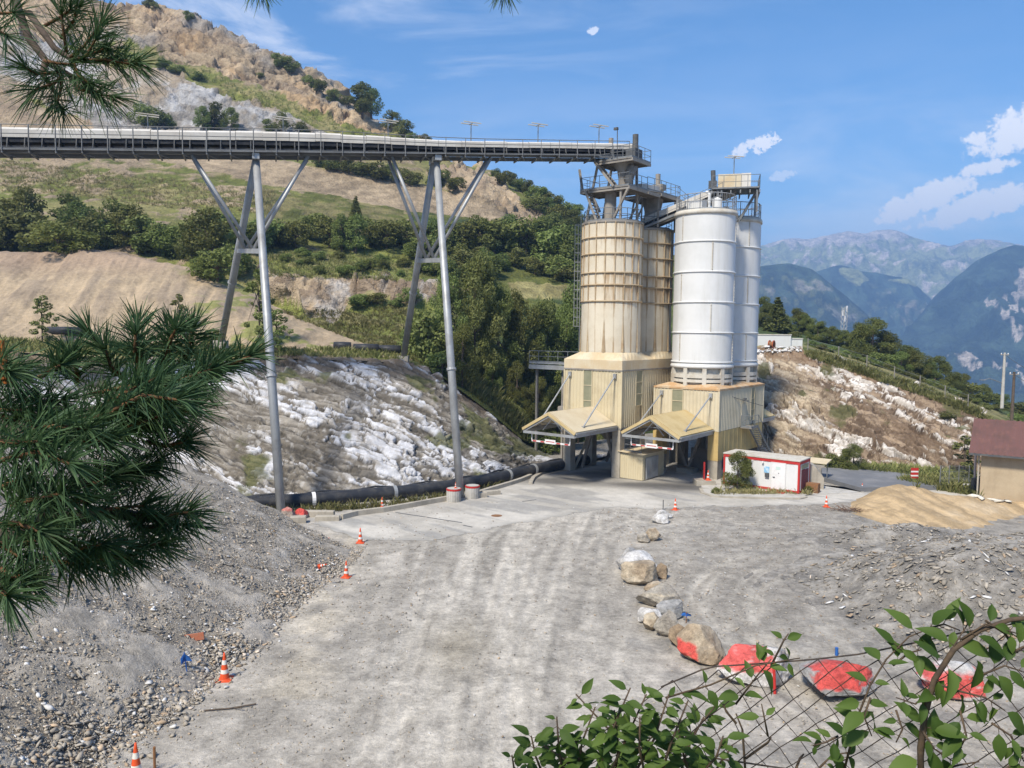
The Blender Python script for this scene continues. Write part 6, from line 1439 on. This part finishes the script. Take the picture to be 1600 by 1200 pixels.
p = at(1273, 721, 62); rt = empty('awning', (p[0], p[1], 0), TH, 'small pale yellow awning on posts right of the site office', 'awning'); mb = MB(); mb.poly([(-1, -.6, p[2]), (1.1, -.6, p[2]), (1.1, .8, p[2]+.2), (-1, .8, p[2]+.2)], .06); mb.build('canopy', m_roofc, rt)
for x in (-.9, 1.0):
    mb = MB(); mb.tube([(x, 0, .3), (x, 0, p[2])], .04, 6); mb.build('post', m_rail, rt)
# service walkway on the left of the loading building, in the trees
rt = empty('service_walkway', (C1[0], C1[1], 0), TH, 'grey steel walkway and stair among trees left of the cream loading building', 'walkway')
mb = MB(); mb.box(-9.5, 1.0, 8.9, -S-.1, 2.2, 9.05); mb.beam((-9.5, 1.0, 8.6), (-S-.1, 1.0, 8.6), .12, .4); mb.build('deck', m_galv, rt)
mb = MB(); rail(mb, [(-9.5, 1.0, 9.05), (-S-.1, 1.0, 9.05)], 1.05, .03, 1.2); mb.build('railing', m_rail, rt)
mb = MB(); stair(mb, (-5.0, .4, 4.6), (-3.2, .4, 8.9), .8, (0, 1, 0), 14); mb.build('stair', m_dark, rt)
mb = MB(); mb.box(-5.2, -.3, 5.1, -S-.1, 1.0, 5.2); mb.beam((-5.2, -.3, 4.95), (-S-.1, -.3, 4.95), .1, .3); mb.build('landing', m_dust, rt)
for x in (-9, -6): mb = MB(); mb.beam((x, 1.6, 0), (x, 1.6, 8.85), .2, .2); mb.build('post', m_dust, rt)
# ------------------------------------------------------------------ rusty roofed shed at the right edge
m_rroof = weathered('rusty_sheet_roof', (.155, .078, .068), (.12, .068, .058), .7, .75, .45, (.25, .12, .09), 0, .06)
m_block = weathered('blockwork', (.47, .38, .26), (.38, .30, .20), .6, .9, .3, (.34, .27, .18), 0, .25, 9)
x0 = (1541-800)/F*55; sh = empty('shed', (x0, 55, 0), -.60, 'old block walled shed with rusty red corrugated roof at the right edge', 'shed')
mb = MB(); mb.box(0, 0, 0, 13, .3, 3.6); mb.box(0, .3, 0, .3, 6, 3.6); mb.box(13, 0, 0, 13.3, 6, 3.6); mb.box(.3, 5.7, 0, 13, 6, 3.6); mb.add([(0.02, .0, 3.6), (.02, 5.9, 3.6), (.02, 3, 5.55), (.28, 0, 3.6), (.28, 5.9, 3.6), (.28, 3, 5.55)], [(0, 1, 2), (5, 4, 3), (0, 3, 4, 1), (1, 4, 5, 2), (2, 5, 3, 0)])
mb.build('wall', m_block, sh)
def roof_sheet(y0, z0, y1, z1, nm, x0=-.75, x1=14):
    n = int((x1-x0)/.09); xs = np.linspace(x0, x1, n); v = []; dn = np.array([0, -(z1-z0), y1-y0]); dn /= np.linalg.norm(dn)
    if dn[2] < 0: dn = -dn
    for y, z in ((y0, z0), (y1, z1)):
        for i, x in enumerate(xs): v.append(np.array([x, y, z])+dn*(.03*math.cos(i*math.pi*.5)))
    mb = MB(); mb.add(v, [(i, i+1, n+i+1, n+i) for i in range(n-1)]); mb.add(np.array(v)-dn*.05, [(n+i, n+i+1, i+1, i) for i in range(n-1)]); mb.build(nm, m_rroof, sh)
roof_sheet(-.7, 3.55, 3.0, 5.72, 'roof_slope'); roof_sheet(6.6, 3.55, 3.0, 5.72, 'roof_slope')
roof_sheet(-.72, 3.61, 1.05, 4.65, 'roof_patch', 2.9, 14)
mb = MB(); mb.beam((-.75, -.72, 3.48), (14, -.72, 3.48), .06, .14); mb.box(3.4, 1.2, 4.85, 3.48, 2.9, 5.86) if False else None; mb.build('eaves_board', m_dark, sh)
mb = MB(); mb.beam((-.2, -.05, 3.45), (13, -.05, 3.45), .1, .2); mb.build('lintel', weathered('grey_timber', (.22, .17, .12), (.15, .12, .09), 3, .85), sh)
mb = MB(); mb.beam((-.14, -.04, 0), (-.14, -.04, 3.4), .16, .1); mb.build('corner_post', m_conc, sh)
p = gnd(1522, 770); mb = MB(); mb.tube([(0, 0, 0), (-.04, 0, 5.3)], .09, 10); mb.tube([(-.04, 0, 5.3), (.25, .1, 5.45)], .07, 8); o = mb.build('pole', weathered('pale_pink_pole', (.60, .50, .46), (.48, .40, .36), 1, .6)); o.location = tuple(p); tag(o, 'tall thin pale pole standing at the corner of the rusty shed', 'pole')
mb = MB(); mb.box(-.45, -.1, 0, .45, .1, .6); o = mb.build('sign', m_wsign); o.location = tuple(gnd(1514, 768)); tag(o, 'small white board at the foot of the pale pole', 'sign')
mb = MB(); mb.box(-.8, -.3, .0, .8, .3, .55); mb.box(-.75, -.2, .55, .3, .2, 1.2); o = mb.build('trough', m_dark); o.location = tuple(gnd(1534, 772)); tag(o, 'dark metal trough between the pale pole and the shed wall', 'trough')
# rubble blocks along the shed foot
for i, (px, py) in enumerate(((1520, 776), (1532, 778), (1548, 781), (1560, 783), (1575, 784))):
    q = hit(px, py)[0]; v, f = PROT[i]; v = v*np.array([.75, .45, .35]); C = np.tile(np.array((.62, .58, .50)), (len(v), 1)); o = raw_obj('rubble_block', v, f, m_stone, C); o.location = tuple(q+[0, 0, .05]); o.rotation_euler = (0, 0, i*1.1)
    tag(o, 'pale stone block, %s from the left in the line along the shed foot' % ORD[i], 'stone block', 'stone blocks by the shed')
# wire gate and fence left of the shed
r = empty('mesh_gate', tuple(gnd(1490, 765)), 0, 'old wire mesh fence with thin posts beside the upper road near the shed', 'fence'); O = gnd(1490, 765)
PPX = [1468, 1482, 1497, 1513]
for px in PPX: mb = MB(); p = gnd(px, 765)-O; mb.tube([p, p+[0, 0, 1.9]], .035, 6); mb.build('post', m_rail, r)
mb = MB()
for z in (.3, .9, 1.4, 1.85): mb.tube([gnd(PPX[0], 765)-O+[0, 0, z], gnd(PPX[-1], 765)-O+[0, 0, z]], .012, 4)
for k in range(26): q = gnd(1468+k*1.8, 765)-O; mb.tube([q+[0, 0, .2], q+[0, 0, 1.85]], .007, 3)
mb.build('wire', m_rail, r)
p = gnd(1428, 757); r = empty('road_sign', tuple(p), 0, 'small red and white road sign behind the sand heap', 'sign'); mb = MB(); mb.tube([(0, 0, 0), (0, 0, 1.3)], .03, 6); mb.build('post', m_rail, r); mb = MB(); mb.box(-.3, -.03, .5, .3, .0, 1.35); pn = mb.build('panel', m_red, r)
for z in (.72, 1.05): mb = MB(); mb.box(-.3, -.036, z-.06, .3, -.031, z+.06); mb.build('stripe', m_wsign, pn)
# ------------------------------------------------------------------ things on the rise behind the right bank
p = at(1217, 551, 93); wb = empty('white_building', (p[0], p[1], p[2]+.1), -.02, 'long low white building on top of the right rock bank', 'building')
mb = MB(); mb.box(-2.9, 0, 0, 1.4, 4, 2.0); mb.box(1.4, .3, 0, 2.9, 4, 1.55); mb.build('wall', m_white, wb); mb = MB(); mb.box(-2.96, -.06, 2.0, 1.46, 4.05, 2.12); mb.box(1.47, .24, 1.55, 2.96, 4.05, 1.66); mb.build('roof', m_whited, wb)
mb = MB(); mb.box(-3.4, -.4, 0, -2.95, .3, 1.1); o = mb.build('annex', weathered('pink_wall', (.5, .3, .27), (.42, .28, .25), 2, .8), wb)
p = hit(1205, 545)[0]; p[1] -= .2; r = empty('cable_drum', tuple(p+[0, 0, .5]), .9, 'orange cable drum in front of the low white building', 'cable drum')
for y in (-.25, .25):
    mb = MB(); v = [(.5*math.cos(a), y, .5*math.sin(a)) for a in np.linspace(0, 2*math.pi, 25)[:-1]]; mb.add(v+[(x, y+.06, z) for x, _, z in v], [tuple(range(24)), tuple(range(47, 23, -1))]+[(i, (i+1) % 24, 24+(i+1) % 24, 24+i) for i in range(24)]); mb.build('flange', weathered('orange_steel', (.50, .13, .05), (.38, .12, .06), 3, .6), r)
mb = MB(); mb.tube([(0, -.25, 0), (0, .25, 0)], .35, 16); mb.build('core', m_rust, r)
mb = MB(); PB = [stn for stn in range(30)]; cpos = []
for k in range(60): 
    hh = hit(rg.uniform(1180, 1252), rg.uniform(543, 552)); 
    if hh is not None: cpos.append(hh[0])
n = len(cpos); tag(stones('white_rubble', np.array(cpos), .3+.6*RNG.uniform(size=n), np.tile([0, 0, 1.], (n, 1)), m_stone, np.tile((.66, .65, .63), (n, 1))), 'white rubble spread along the bank top before the white building', 'rubble', kind='stuff')
def pole(px, ytop, ybase, d, rad, mat, label, arm=False):
    b = at(px, ybase, d); t_ = at(px, ytop, d); L = t_[2]-b[2]; r = empty('utility_pole', (b[0], b[1], b[2]-1), 0, label, 'utility pole', 'utility poles'); mb = MB(); mb.tube([(0, 0, 0), (0, 0, L+1)], [rad*1.2, rad*.8], 9); mb.build('post', mat, r)
    mb = MB(); mb.beam((-.5, 0, L+.75), (.5, 0, L+.75), .07, .09); cr = mb.build('crossarm', m_dust, r)
    for x in (-.4, .4): mb = MB(); mb.lathe([(.05, 0), (.06, .08), (.03, .16)], 8, (x, 0, L+.8)); mb.build('insulator', m_wsign, cr)
    if arm: mb = MB(); mb.tube([(0, 0, L*.35+1), (-1.6, 0, L*.45+1), (-2.4, 0, L*.42+1)], .05, 6); mb.box(-2.8, -.12, L*.42+.95, -2.2, .12, L*.42+1.05); mb.build('lamp_arm', m_rail, r)
    return np.array([b[0], b[1], b[2]+L-.2])
e1 = pole(1566, 551, 625, 92, .17, m_concw, 'pale concrete utility pole with a lamp arm, behind the rusty shed', True)
e2 = pole(1580, 581, 668, 78, .15, m_bark, 'dark wooden utility pole right of the pale one')
for i, (a, b, lab) in enumerate(((e1, at(1680, 600, 70), 'upper overhead cable from the pale utility pole'), (e2, at(1680, 615, 62), 'lower overhead cable from the dark utility pole'), (at(1121, 612, 62.2), at(1192, 634, 68.2), 'thin cable slung along the wall of the white silo building'))):
    mb = MB(); k = np.linspace(0, 1, 14); mb.tube([a+(b-a)*q-np.array([0, 0, (1.2 if i < 2 else .1)*4*q*(1-q)*.5]) for q in k], .025, 5); tag(mb.build('cable', m_dark), lab, 'cable')
def lattice(px, ytop, ybase, d, w_):
    b = at(px, ybase, d); t_ = at(px, ytop, d); L = t_[2]-b[2]; r = empty('lattice_mast', tuple(b), .3, 'grey lattice mast with antennas rising behind the trees on the right', 'mast'); mb = MB()
    for sx in (-1, 1):
        for sy in (-1, 1): mb.tube([(sx*w_, sy*w_, -8), (sx*w_*.8, sy*w_*.8, L)], .055, 5)
    n = int(L/1.2)+6
    for k in range(n):
        z = -6+k*1.2
        for sx in (-1, 1): mb.tube([(sx*w_, -w_, z), (sx*w_, w_, z+1.2)], .03, 4); mb.tube([(-w_, sx*w_, z), (w_, sx*w_, z+1.2)], .03, 4)
    mb.build('frame', m_galv, r)
    for z, a in ((L*.95, 0), (L*.8, 2), (L*.6, 4)): mb = MB(); mb.box(w_*math.cos(a)+.05, w_*math.sin(a)-.12, z-.7, w_*math.cos(a)+.3, w_*math.sin(a)+.12, z+.7); mb.build('antenna', m_wsign, r)
lattice(1318, 480, 525, 190, .55)
r = empty('wire_fence', tuple(hit(1397, 578)[0]), 0, 'thin wire fence on posts along the grassy top of the right bank', 'fence'); O = hit(1397, 578)[0]; fp = []
for px, py in ((1262, 549), (1310, 562), (1354, 576), (1397, 594), (1437, 609), (1476, 625), (1512, 640)):
    q = hit(px, py)[0]-O; fp.append(q); mb = MB(); mb.tube([q-[0, 0, .3], q+[0, 0, 1.5]], .05, 6); mb.build('post', m_dust, r)
mb = MB()
for a, b in zip(fp[:-1], fp[1:]):
    for z in (.4, .9, 1.4): mb.tube([a+[0, 0, z], b+[0, 0, z]], .012, 4)
mb.build('wire', m_rail, r)
# ================================================================== foreground: pine, fence, vine
m_needle = leaf_mat('pine_needles', (.034, .080, .038), (.095, .165, .065), .25, .01)
m_twig = weathered('pine_twig', (.16, .085, .04), (.10, .055, .03), 30, .85)
m_pbark = weathered('pine_bark', (.10, .075, .06), (.055, .045, .038), 12, .9)
tr_ = empty('pine_tree', (-2.3, 1.3, 9.9), 0, 'dark green pine tree reaching into the picture from the left with long needles', 'pine'); TO = np.array([-2.3, 1.3, 9.9])
mb = MB(); mb.tube([(0, 0, -.4), (.02, 0, 1.2), (0, .04, 2.6), (.05, .05, 5.0)], [.12, .10, .085, .05], 12); trunk_o = mb.build('trunk', m_pbark, tr_, True)
NV, NC, twig = [], [], []
rp = np.random.default_rng(5)
def shoot(p0, p1, dens=1.0, L=.085, bush=1.0, r_=.004):
    p0 = np.asarray(p0, float); p1 = np.asarray(p1, float); d = p1-p0; Ls = np.linalg.norm(d); d /= Ls
    n = int(Ls*950*dens)+26; t = np.concatenate([rp.uniform(0, 1, n-24), rp.uniform(.93, 1.0, 24)])
    bow = rp.normal(size=3)*.06*Ls; base = p0+np.outer(t, d)*Ls+np.outer(t*(1-t)*4, bow)
    x = np.cross(d, [0, 0, 1.0]); x /= np.linalg.norm(x); y = np.cross(x, d); a = rp.uniform(0, 2*math.pi, n)
    rad = np.outer(np.cos(a), x)+np.outer(np.sin(a), y)
    spread = rp.uniform(.55, 1.15, n)*np.where(t > .93, .6, 1)*bush
    dr = np.outer(np.ones(n), d)*np.cos(spread)[:, None]+rad*np.sin(spread)[:, None]; dr += [0, 0, .05]; dr /= np.linalg.norm(dr, axis=1, keepdims=True)
    ln = L*rp.uniform(.7, 1.1, n); sag = np.stack([0*ln, 0*ln, -ln*rp.uniform(.0, .22, n)], 1)
    s = np.cross(dr, rp.normal(size=(n, 3))); s /= np.linalg.norm(s, axis=1, keepdims=True); w_ = .00105
    tip = base+dr*ln[:, None]+sag; md = base+dr*ln[:, None]*.55+sag*.22
    v = np.stack([base-s*w_*.8, base+s*w_*.8, md+s*w_, tip+s*w_*.25, tip-s*w_*.25, md-s*w_], 1)
    NV.append(v.reshape(-1, 3)); tn = np.clip(rp.normal(.5, .22, (n, 1))+rp.normal(0, .12), 0, 1); NC.append(np.repeat(np.tile(tn, (1, 3)), 6, 0))
    twig.append(([p0, (p0+p1)/2+bow, p1], r_))
def sh(a, b, d0, d1=None, **k): shoot(at(a[0], a[1], d0), at(b[0], b[1], d1 or d0-.04), **k)
D = 1.25
# big bough, left middle: (from, to) in photo pixels at about arm's reach
big = [((205,600),(215,508),1.30),((180,585),(140,520),1.32),((190,590),(165,545),1.28),((240,590),(268,525),1.30),((250,600),(300,512),1.33),((285,605),(345,560),1.3),((300,615),(392,556),1.28),((230,625),(335,575),1.2),
 ((215,570),(212,520),1.22),((260,560),(275,515),1.25),((130,620),(215,600),1.18),((150,640),(245,590),1.12),((120,600),(110,555),1.25),((60,590),(95,570),1.22),
 ((140,690),(250,650),1.08),((165,680),(290,610),1.10),((200,660),(300,640),1.14),((180,640),(280,625),1.05),((90,650),(190,640),1.10),((230,690),(290,690),1.15),
 ((90,690),(170,690),1.02),((50,670),(140,670),1.0),((-20,690),(60,690),.98),((0,720),(110,725),.95),((-40,640),(40,640),1.1),((-30,610),(30,590),1.12),((-40,570),(10,580),1.05),
 ((60,780),(135,785),1.0),((20,790),(100,770),.98),((-20,820),(60,830),.95),((110,760),(170,745),1.1),((130,740),(210,735),1.15),((150,800),(225,790),1.12),((200,820),(290,820),1.14),((220,800),(295,800),1.12),((180,840),(250,850),1.12),
 ((120,860),(200,870),1.1),((60,870),(130,880),1.08),((90,850),(160,850),1.04),((-10,880),(40,900),1.0),((-40,910),(10,930),.95),((40,850),(90,840),1.0),((0,850),(30,870),1.02),((-30,760),(30,750),1.02),((180,720),(235,728),1.18),((30,620),(100,625),1.14),((0,650),(80,660),1.08)]
for a, b, d in big: sh(a, b, d, dens=1.6, L=.06)
# upper bough in the top left corner
top = [((105,90),(95,20),1.75),((110,90),(160,35),1.72),((118,95),(150,60),1.7),((120,95),(205,100),1.70),((160,95),(215,98),1.7),((100,110),(60,115),1.75),((95,115),(90,160),1.72),((100,118),(55,140),1.7),((110,125),(155,145),1.7),((130,135),(175,150),1.7),((115,100),(140,130),1.68),((95,60),(120,10),1.75),((70,40),(110,15),1.75),((60,115),(40,105),1.7),
 ((-15,45),(10,55),1.6),((-15,20),(20,20),1.65),((85,150),(100,172),1.72),((130,85),(165,75),1.72),((70,95),(110,100),1.72)]
for a, b, d in top: sh(a, b, d, dens=.62, L=.08)
for a, b, d in (((385,-42),(402,-22),1.7),((415,-40),(408,-18),1.7),((775,-40),(782,-18),1.8),((800,-38),(790,-16),1.8)): sh(a, b, d, dens=.5, L=.06)
v = np.vstack(NV)-TO; n = len(v)//6; q = np.arange(n)[:, None]*6
raw_obj('needles', v, np.concatenate([q+[[0, 1, 2, 5]], q+[[5, 2, 3, 4]]]), m_needle, np.vstack(NC), False, tr_)
for pts, r_ in twig: mb = MB(); mb.tube([p-TO for p in pts], [r_, r_*.8, r_*.45], 6); mb.build('twig', m_twig, tr_, True)
def limb(pts, r0, r1):
    mb = MB(); P_ = [(at(a, b, d) if d is not None else np.array(a))-TO for a, b, d in pts]; mb.tube(P_, list(np.linspace(r0, r1, len(P_))), 8); mb.build('branch', m_pbark, tr_, True)
limb([(-300,-300,1.75),(-60,-120,1.78),(20,-10,1.76),(45,60,1.75),(72,95,1.74),(100,112,1.72),(140,135,1.71)], .013, .004)
limb([(72,95,1.74),(66,115,1.73),(90,150,1.72)], .008, .004); limb([(45,20,1.76),(85,75,1.74),(115,95,1.72),(170,97,1.7)], .008, .004)
limb([(-20,-60,1.77),(180,-75,1.74),(400,-45,1.7),(620,-50,1.75),(790,-42,1.8)], .010, .003)
limb([(-900,640,1.3),(-400,680,1.22),(-100,690,1.2),(60,670,1.2),(170,645,1.22),(230,610,1.28),(215,530,1.3)], .035, .006)
limb([(60,670,1.2),(150,690,1.12),(240,660,1.1)], .012, .005); limb([(170,645,1.22),(290,608,1.29),(370,570,1.28)], .01, .004)
limb([(-500,860,1.2),(-100,850,1.1),(60,825,1.06),(160,800,1.12),(280,815,1.13)], .025, .005); limb([(60,825,1.06),(90,770,1.04),(160,745,1.12)], .01, .004); limb([(60,825,1.06),(110,862,1.08),(190,868,1.1)], .009, .004); limb([(-100,690,1.2),(0,690,1.02),(90,690,1.0)], .012, .005); limb([(-100,850,1.1),(-20,900,1.0),(20,925,.96)], .009, .004)
mb = MB(); c = at(3, 578, 1.04)-TO
for k in range(9): mb.lathe([(.002, -.02+k*.006), (.013-.0011*k, -.018+k*.006), (.004, -.008+k*.006)], 9, c)
mb.build('pine_bud', weathered('orange_bud', (.42, .14, .03), (.30, .10, .03), 60, .8), tr_)
# ------------------------------------------------------------------ chain link fence below the camera
m_wire = weathered('rusty_wire', (.055, .045, .04), (.10, .07, .05), 40, .7, 0, None, .3)
fa, fb = at(690, 1200, 2.15), at(1720, 960, 1.75)
FX = np.array([fb[0]-fa[0], fb[1]-fa[1], 0.0]); LF = np.linalg.norm(FX); FX /= LF; FO = np.array([fa[0], fa[1], 0.0])
ZB = 10.15
topx = np.array([700, 880, 985, 1100, 1190, 1262, 1330, 1378, 1500, 1600, 1760]); topy = np.array([1235, 1175, 1092, 1042, 1036, 1030, 1022, 1012, 985, 968, 950])
def ftop(s):
    p = FO+FX*s; px = proj([p[0], p[1], 10.7])[0]; y = np.interp(px, topx, topy); return float(at(px, y, p[1])[2])
r = empty('chain_link_fence', (FO[0], FO[1], ZB), 0, 'sagging rusty chain link fence in the lower right foreground', 'fence'); FR_ = np.array([FO[0], FO[1], ZB])
cw = .036; ch = .036
def fpos(i, j):
    """node of the mesh: column i, row j, sagging and skewed like the old fence"""
    s = i*cw; z = 11.5-j*ch; s2 = s+.10*(z-10.5)+.012*math.sin(i*.31+j*.17)+.02*math.sin(j*.13+1.1); z2 = z+.10*(s-.6)*.9+.012*math.sin(i*.23+2)+.008*math.sin(i*.9+j*.6)
    off = .03*math.sin(i*.12)+.02*math.sin(j*.2+i*.05); return s2, z2, off
mb = MB(); ni = int(LF/cw)+6; nj = 48
# the woven wires: each zigzags down between two node columns
for i in range(-2, ni):
    run = []
    for j in range(nj):
        s, z, off = fpos(i+((j+i) % 2), j); ok = z < ftop(np.clip(s, 0, LF*1.1))+.004 and z > ZB-.15 and s > -.05
        if ok:
            p = FO+FX*s; run.append(np.array([p[0], p[1], z])+np.array([-FX[1], FX[0], 0])*(off+(.003 if j % 2 else -.003))-FR_)
        elif run:
            if len(run) > 1: mb.tube(run, .0016, 5)
            run = []
    if len(run) > 1: mb.tube(run, .0016, 5)
mb.build('mesh', m_wire, r, True)
mb = MB(); mb.tube([FO+FX*s+np.array([0, 0, ftop(s)])-FR_ for s in np.linspace(.62, LF, 30)], .002, 6); mb.build('tension_wire', m_wire, r)
mb = MB(); mb.tube([(FO+FX*s+np.array([0, 0, 0]))*[1, 1, 0]+np.array([0, 0, at(900+s*10, 1168+s*3, 2.0)[2]])-FR_ for s in np.linspace(.75, LF, 12)], .0022, 6); mb.build('tension_wire', m_wire, r)
for s in (-.6, LF+.5):
    p = FO+FX*s-FR_; mb = MB(); mb.tube([p+[0, 0, -.3], p+[0, 0, 1.25]], .025, 10); mb.build('post', m_galv, r)
# ------------------------------------------------------------------ climbing shrub on the fence
m_vleaf = leaf_mat('climber_leaves', (.055, .115, .02), (.15, .24, .05), .35, .005)
m_stem = weathered('climber_stem', (.10, .07, .045), (.06, .045, .035), 30, .85)
vr = empty('climbing_shrub', tuple(at(1050, 1230, 2.0)), 0, 'leafy green climbing shrub growing through the chain link fence', 'climber'); VO = at(1050, 1230, 2.0)
LV, LQ, LC_ = [], [], []; cnt = 0
def leaf(p, d, up, L, W):
    """pointed oval leaf, folded along the midrib and curling down"""
    global cnt
    d = d/np.linalg.norm(d); s = np.cross(d, up); s /= np.linalg.norm(s)+1e-9; n = np.cross(s, d); rows = []; cv = rp.uniform(.1, .6); tw = rp.uniform(-.5, .5)
    for k, (t, w_) in enumerate(((0, .04), (.14, .62), (.32, 1.0), (.52, .95), (.72, .66), (.88, .28), (1.0, .0))):
        c = p+d*L*t-n*L*cv*t*t; fold = (.16+.25*tw)*W*w_
        rows += [c-s*W*.5*w_+n*fold, c-s*W*.25*w_+n*fold*.35, c, c+s*W*.25*w_+n*fold*.35, c+s*W*.5*w_+n*fold]
    LV.append(np.array(rows)); q = []
    for k in range(6):
        for j in range(4): a = cnt+k*5+j; q.append((a, a+1, a+6, a+5))
    LQ.extend(q); tn = np.clip(rp.normal(.5, .25), 0, 1); LC_.append(np.full((35, 3), tn)); cnt += 35
stem_b = []
def spray(pts, n, L=.06, r0=.004, spread=1.0, end=True):
    """a stem through photo points (px, py, depth) carrying opposite leaves"""
    P_ = np.array([at(*q) for q in pts]); cl = np.concatenate([[0], np.cumsum(np.linalg.norm(np.diff(P_, axis=0), axis=1))]); stem_b.append((P_, r0))
    for k in range(n):
        s = cl[-1]*(k+.6)/n if end else rp.uniform(0, cl[-1]); c = np.array([np.interp(s, cl, P_[:, j]) for j in range(3)])
        t = np.array([np.interp(min(s+.02, cl[-1]), cl, P_[:, j]) for j in range(3)])-np.array([np.interp(s-.02, cl, P_[:, j]) for j in range(3)]); t /= np.linalg.norm(t)+1e-9
        for sg in (-1, 1):
            if rp.uniform() < .12: continue
            side = np.cross(t, np.array([0, -1, .3]))*sg; d = side*rp.uniform(.5, 1.0)*spread+t*rp.uniform(.1, .7)+rp.normal(size=3)*.3+[0, -.12, -.1]
            ll = L*.9*rp.uniform(.5, 1.2); d /= np.linalg.norm(d); st = c+d*ll*.22; stem_b.append((np.array([c, st]), .0012)); up = np.array([0, -.55, .85])+rp.normal(size=3)*.25; leaf(st, d, up, ll, ll*rp.uniform(.42, .55))
# dense bush, bottom centre
for (x0, y0, x1, y1, n) in [(880,1215,870,1120,6),(900,1215,930,1105,7),(930,1220,985,1075,8),(950,1215,1010,1085,8),(985,1220,1045,1085,8),(1000,1215,900,1085,7),(1030,1220,1075,1095,7),(1040,1215,1120,1100,7),(1060,1220,1100,1120,6),(1090,1215,1130,1150,4),(850,1215,830,1150,5),(830,1220,800,1180,3),(960,1220,960,1110,7),(1010,1220,1000,1120,6),(870,1220,905,1150,5),(1080,1220,1060,1140,5),(920,1220,850,1165,5),(1110,1220,1145,1165,3),(975,1215,1060,1165,5),(940,1215,1020,1150,5)]:
    d = 2.0+rp.uniform(-.12, .12); spray([(x0,y0,d),((x0+x1)/2+rp.uniform(-12,12),(y0+y1)/2,d-.02),(x1,y1,d-.05)], n+3, .054)
# arching sprays across the mesh
for pts, n, L in [([(1040,1090,1.95),(1110,1070,1.9),(1180,1040,1.88),(1250,1028,1.86)],5,.066),([(1150,1100,1.95),(1180,1060,1.9),(1205,1030,1.88)],3,.066),([(1200,1150,1.9),(1190,1100,1.88)],1,.06),([(1205,1040,1.9),(1225,1000,1.88),(1232,990,1.88)],2,.04),
 ([(1320,1200,1.85),(1340,1120,1.82),(1360,1070,1.8),(1385,1030,1.8),(1420,995,1.8),(1445,985,1.8)],8,.068),([(1395,1040,1.8),(1420,1020,1.8),(1440,1015,1.8)],3,.07),([(1360,1090,1.8),(1350,1120,1.8),(1362,1150,1.8)],2,.075),
 ([(1440,1200,1.78),(1448,1120,1.76),(1462,1065,1.76),(1490,1010,1.75),(1512,975,1.75)],9,.072),([(1455,1080,1.76),(1430,1100,1.75),(1400,1090,1.75)],2,.07),([(1462,1068,1.76),(1500,1080,1.74),(1540,1090,1.74),(1570,1110,1.74)],6,.072),([(1500,1000,1.75),(1540,975,1.74),(1590,990,1.74)],3,.07),
 ([(1520,1060,1.74),(1570,1040,1.73),(1600,1050,1.73)],4,.07),([(1440,1140,1.76),(1460,1170,1.75),(1490,1190,1.75)],4,.072),([(1500,1110,1.75),(1510,1150,1.74),(1500,1170,1.74)],3,.078),([(1550,1130,1.74),(1580,1150,1.74),(1600,1190,1.74)],4,.072),([(1310,1150,1.85),(1290,1160,1.85),(1270,1165,1.85)],3,.05),
 ([(1400,1110,1.78),(1410,1140,1.78),(1400,1160,1.78)],2,.06),([(1580,1020,1.74),(1600,1010,1.74),(1620,1000,1.74)],2,.075),([(1280,1200,1.86),(1300,1180,1.86),(1330,1175,1.86)],3,.05),([(1560,1210,1.74),(1580,1195,1.74),(1610,1200,1.74)],2,.07),([(1440,985,1.8),(1475,975,1.78),(1500,985,1.78)],3,.062),([(1480,1200,1.76),(1500,1195,1.75),(1530,1190,1.75)],2,.06)]:
    spray(pts, n, L, .003)
v = np.vstack(LV)-VO; raw_obj('leaves', v, np.array(LQ), m_vleaf, np.vstack(LC_), True, vr)
mb = MB()
for P_, r0 in stem_b: mb.tube([p-VO for p in P_], list(np.linspace(r0, r0*.5, len(P_))), 5)
P_ = [at(*q)-VO for q in [(1440,1240,1.78),(1438,1170,1.77),(1446,1110,1.76),(1460,1062,1.76),(1490,1015,1.75),(1530,985,1.75),(1580,968,1.75),(1660,960,1.75)]]; mb.tube(P_, list(np.linspace(.008, .005, len(P_))), 8)
mb.build('stem', m_stem, vr, True)
for a, b, c in (((1165,1210,1.95),(1160,1140,1.93),(1150,1115,1.93)),((1165,1185,1.95),(1200,1160,1.93),(1205,1152,1.93)),((1150,1130,1.93),(1135,1112,1.92),(1130,1100,1.92)),((1240,1210,1.9),(1250,1185,1.9),(1256,1178,1.9)),((1540,970,1.75),(1570,990,1.75),(1590,1020,1.75))): mb = MB(); mb.tube([at(*q)-VO for q in (a, b, c)], [.0035, .003, .002], 6); mb.build('dead_twig', m_stem, vr)
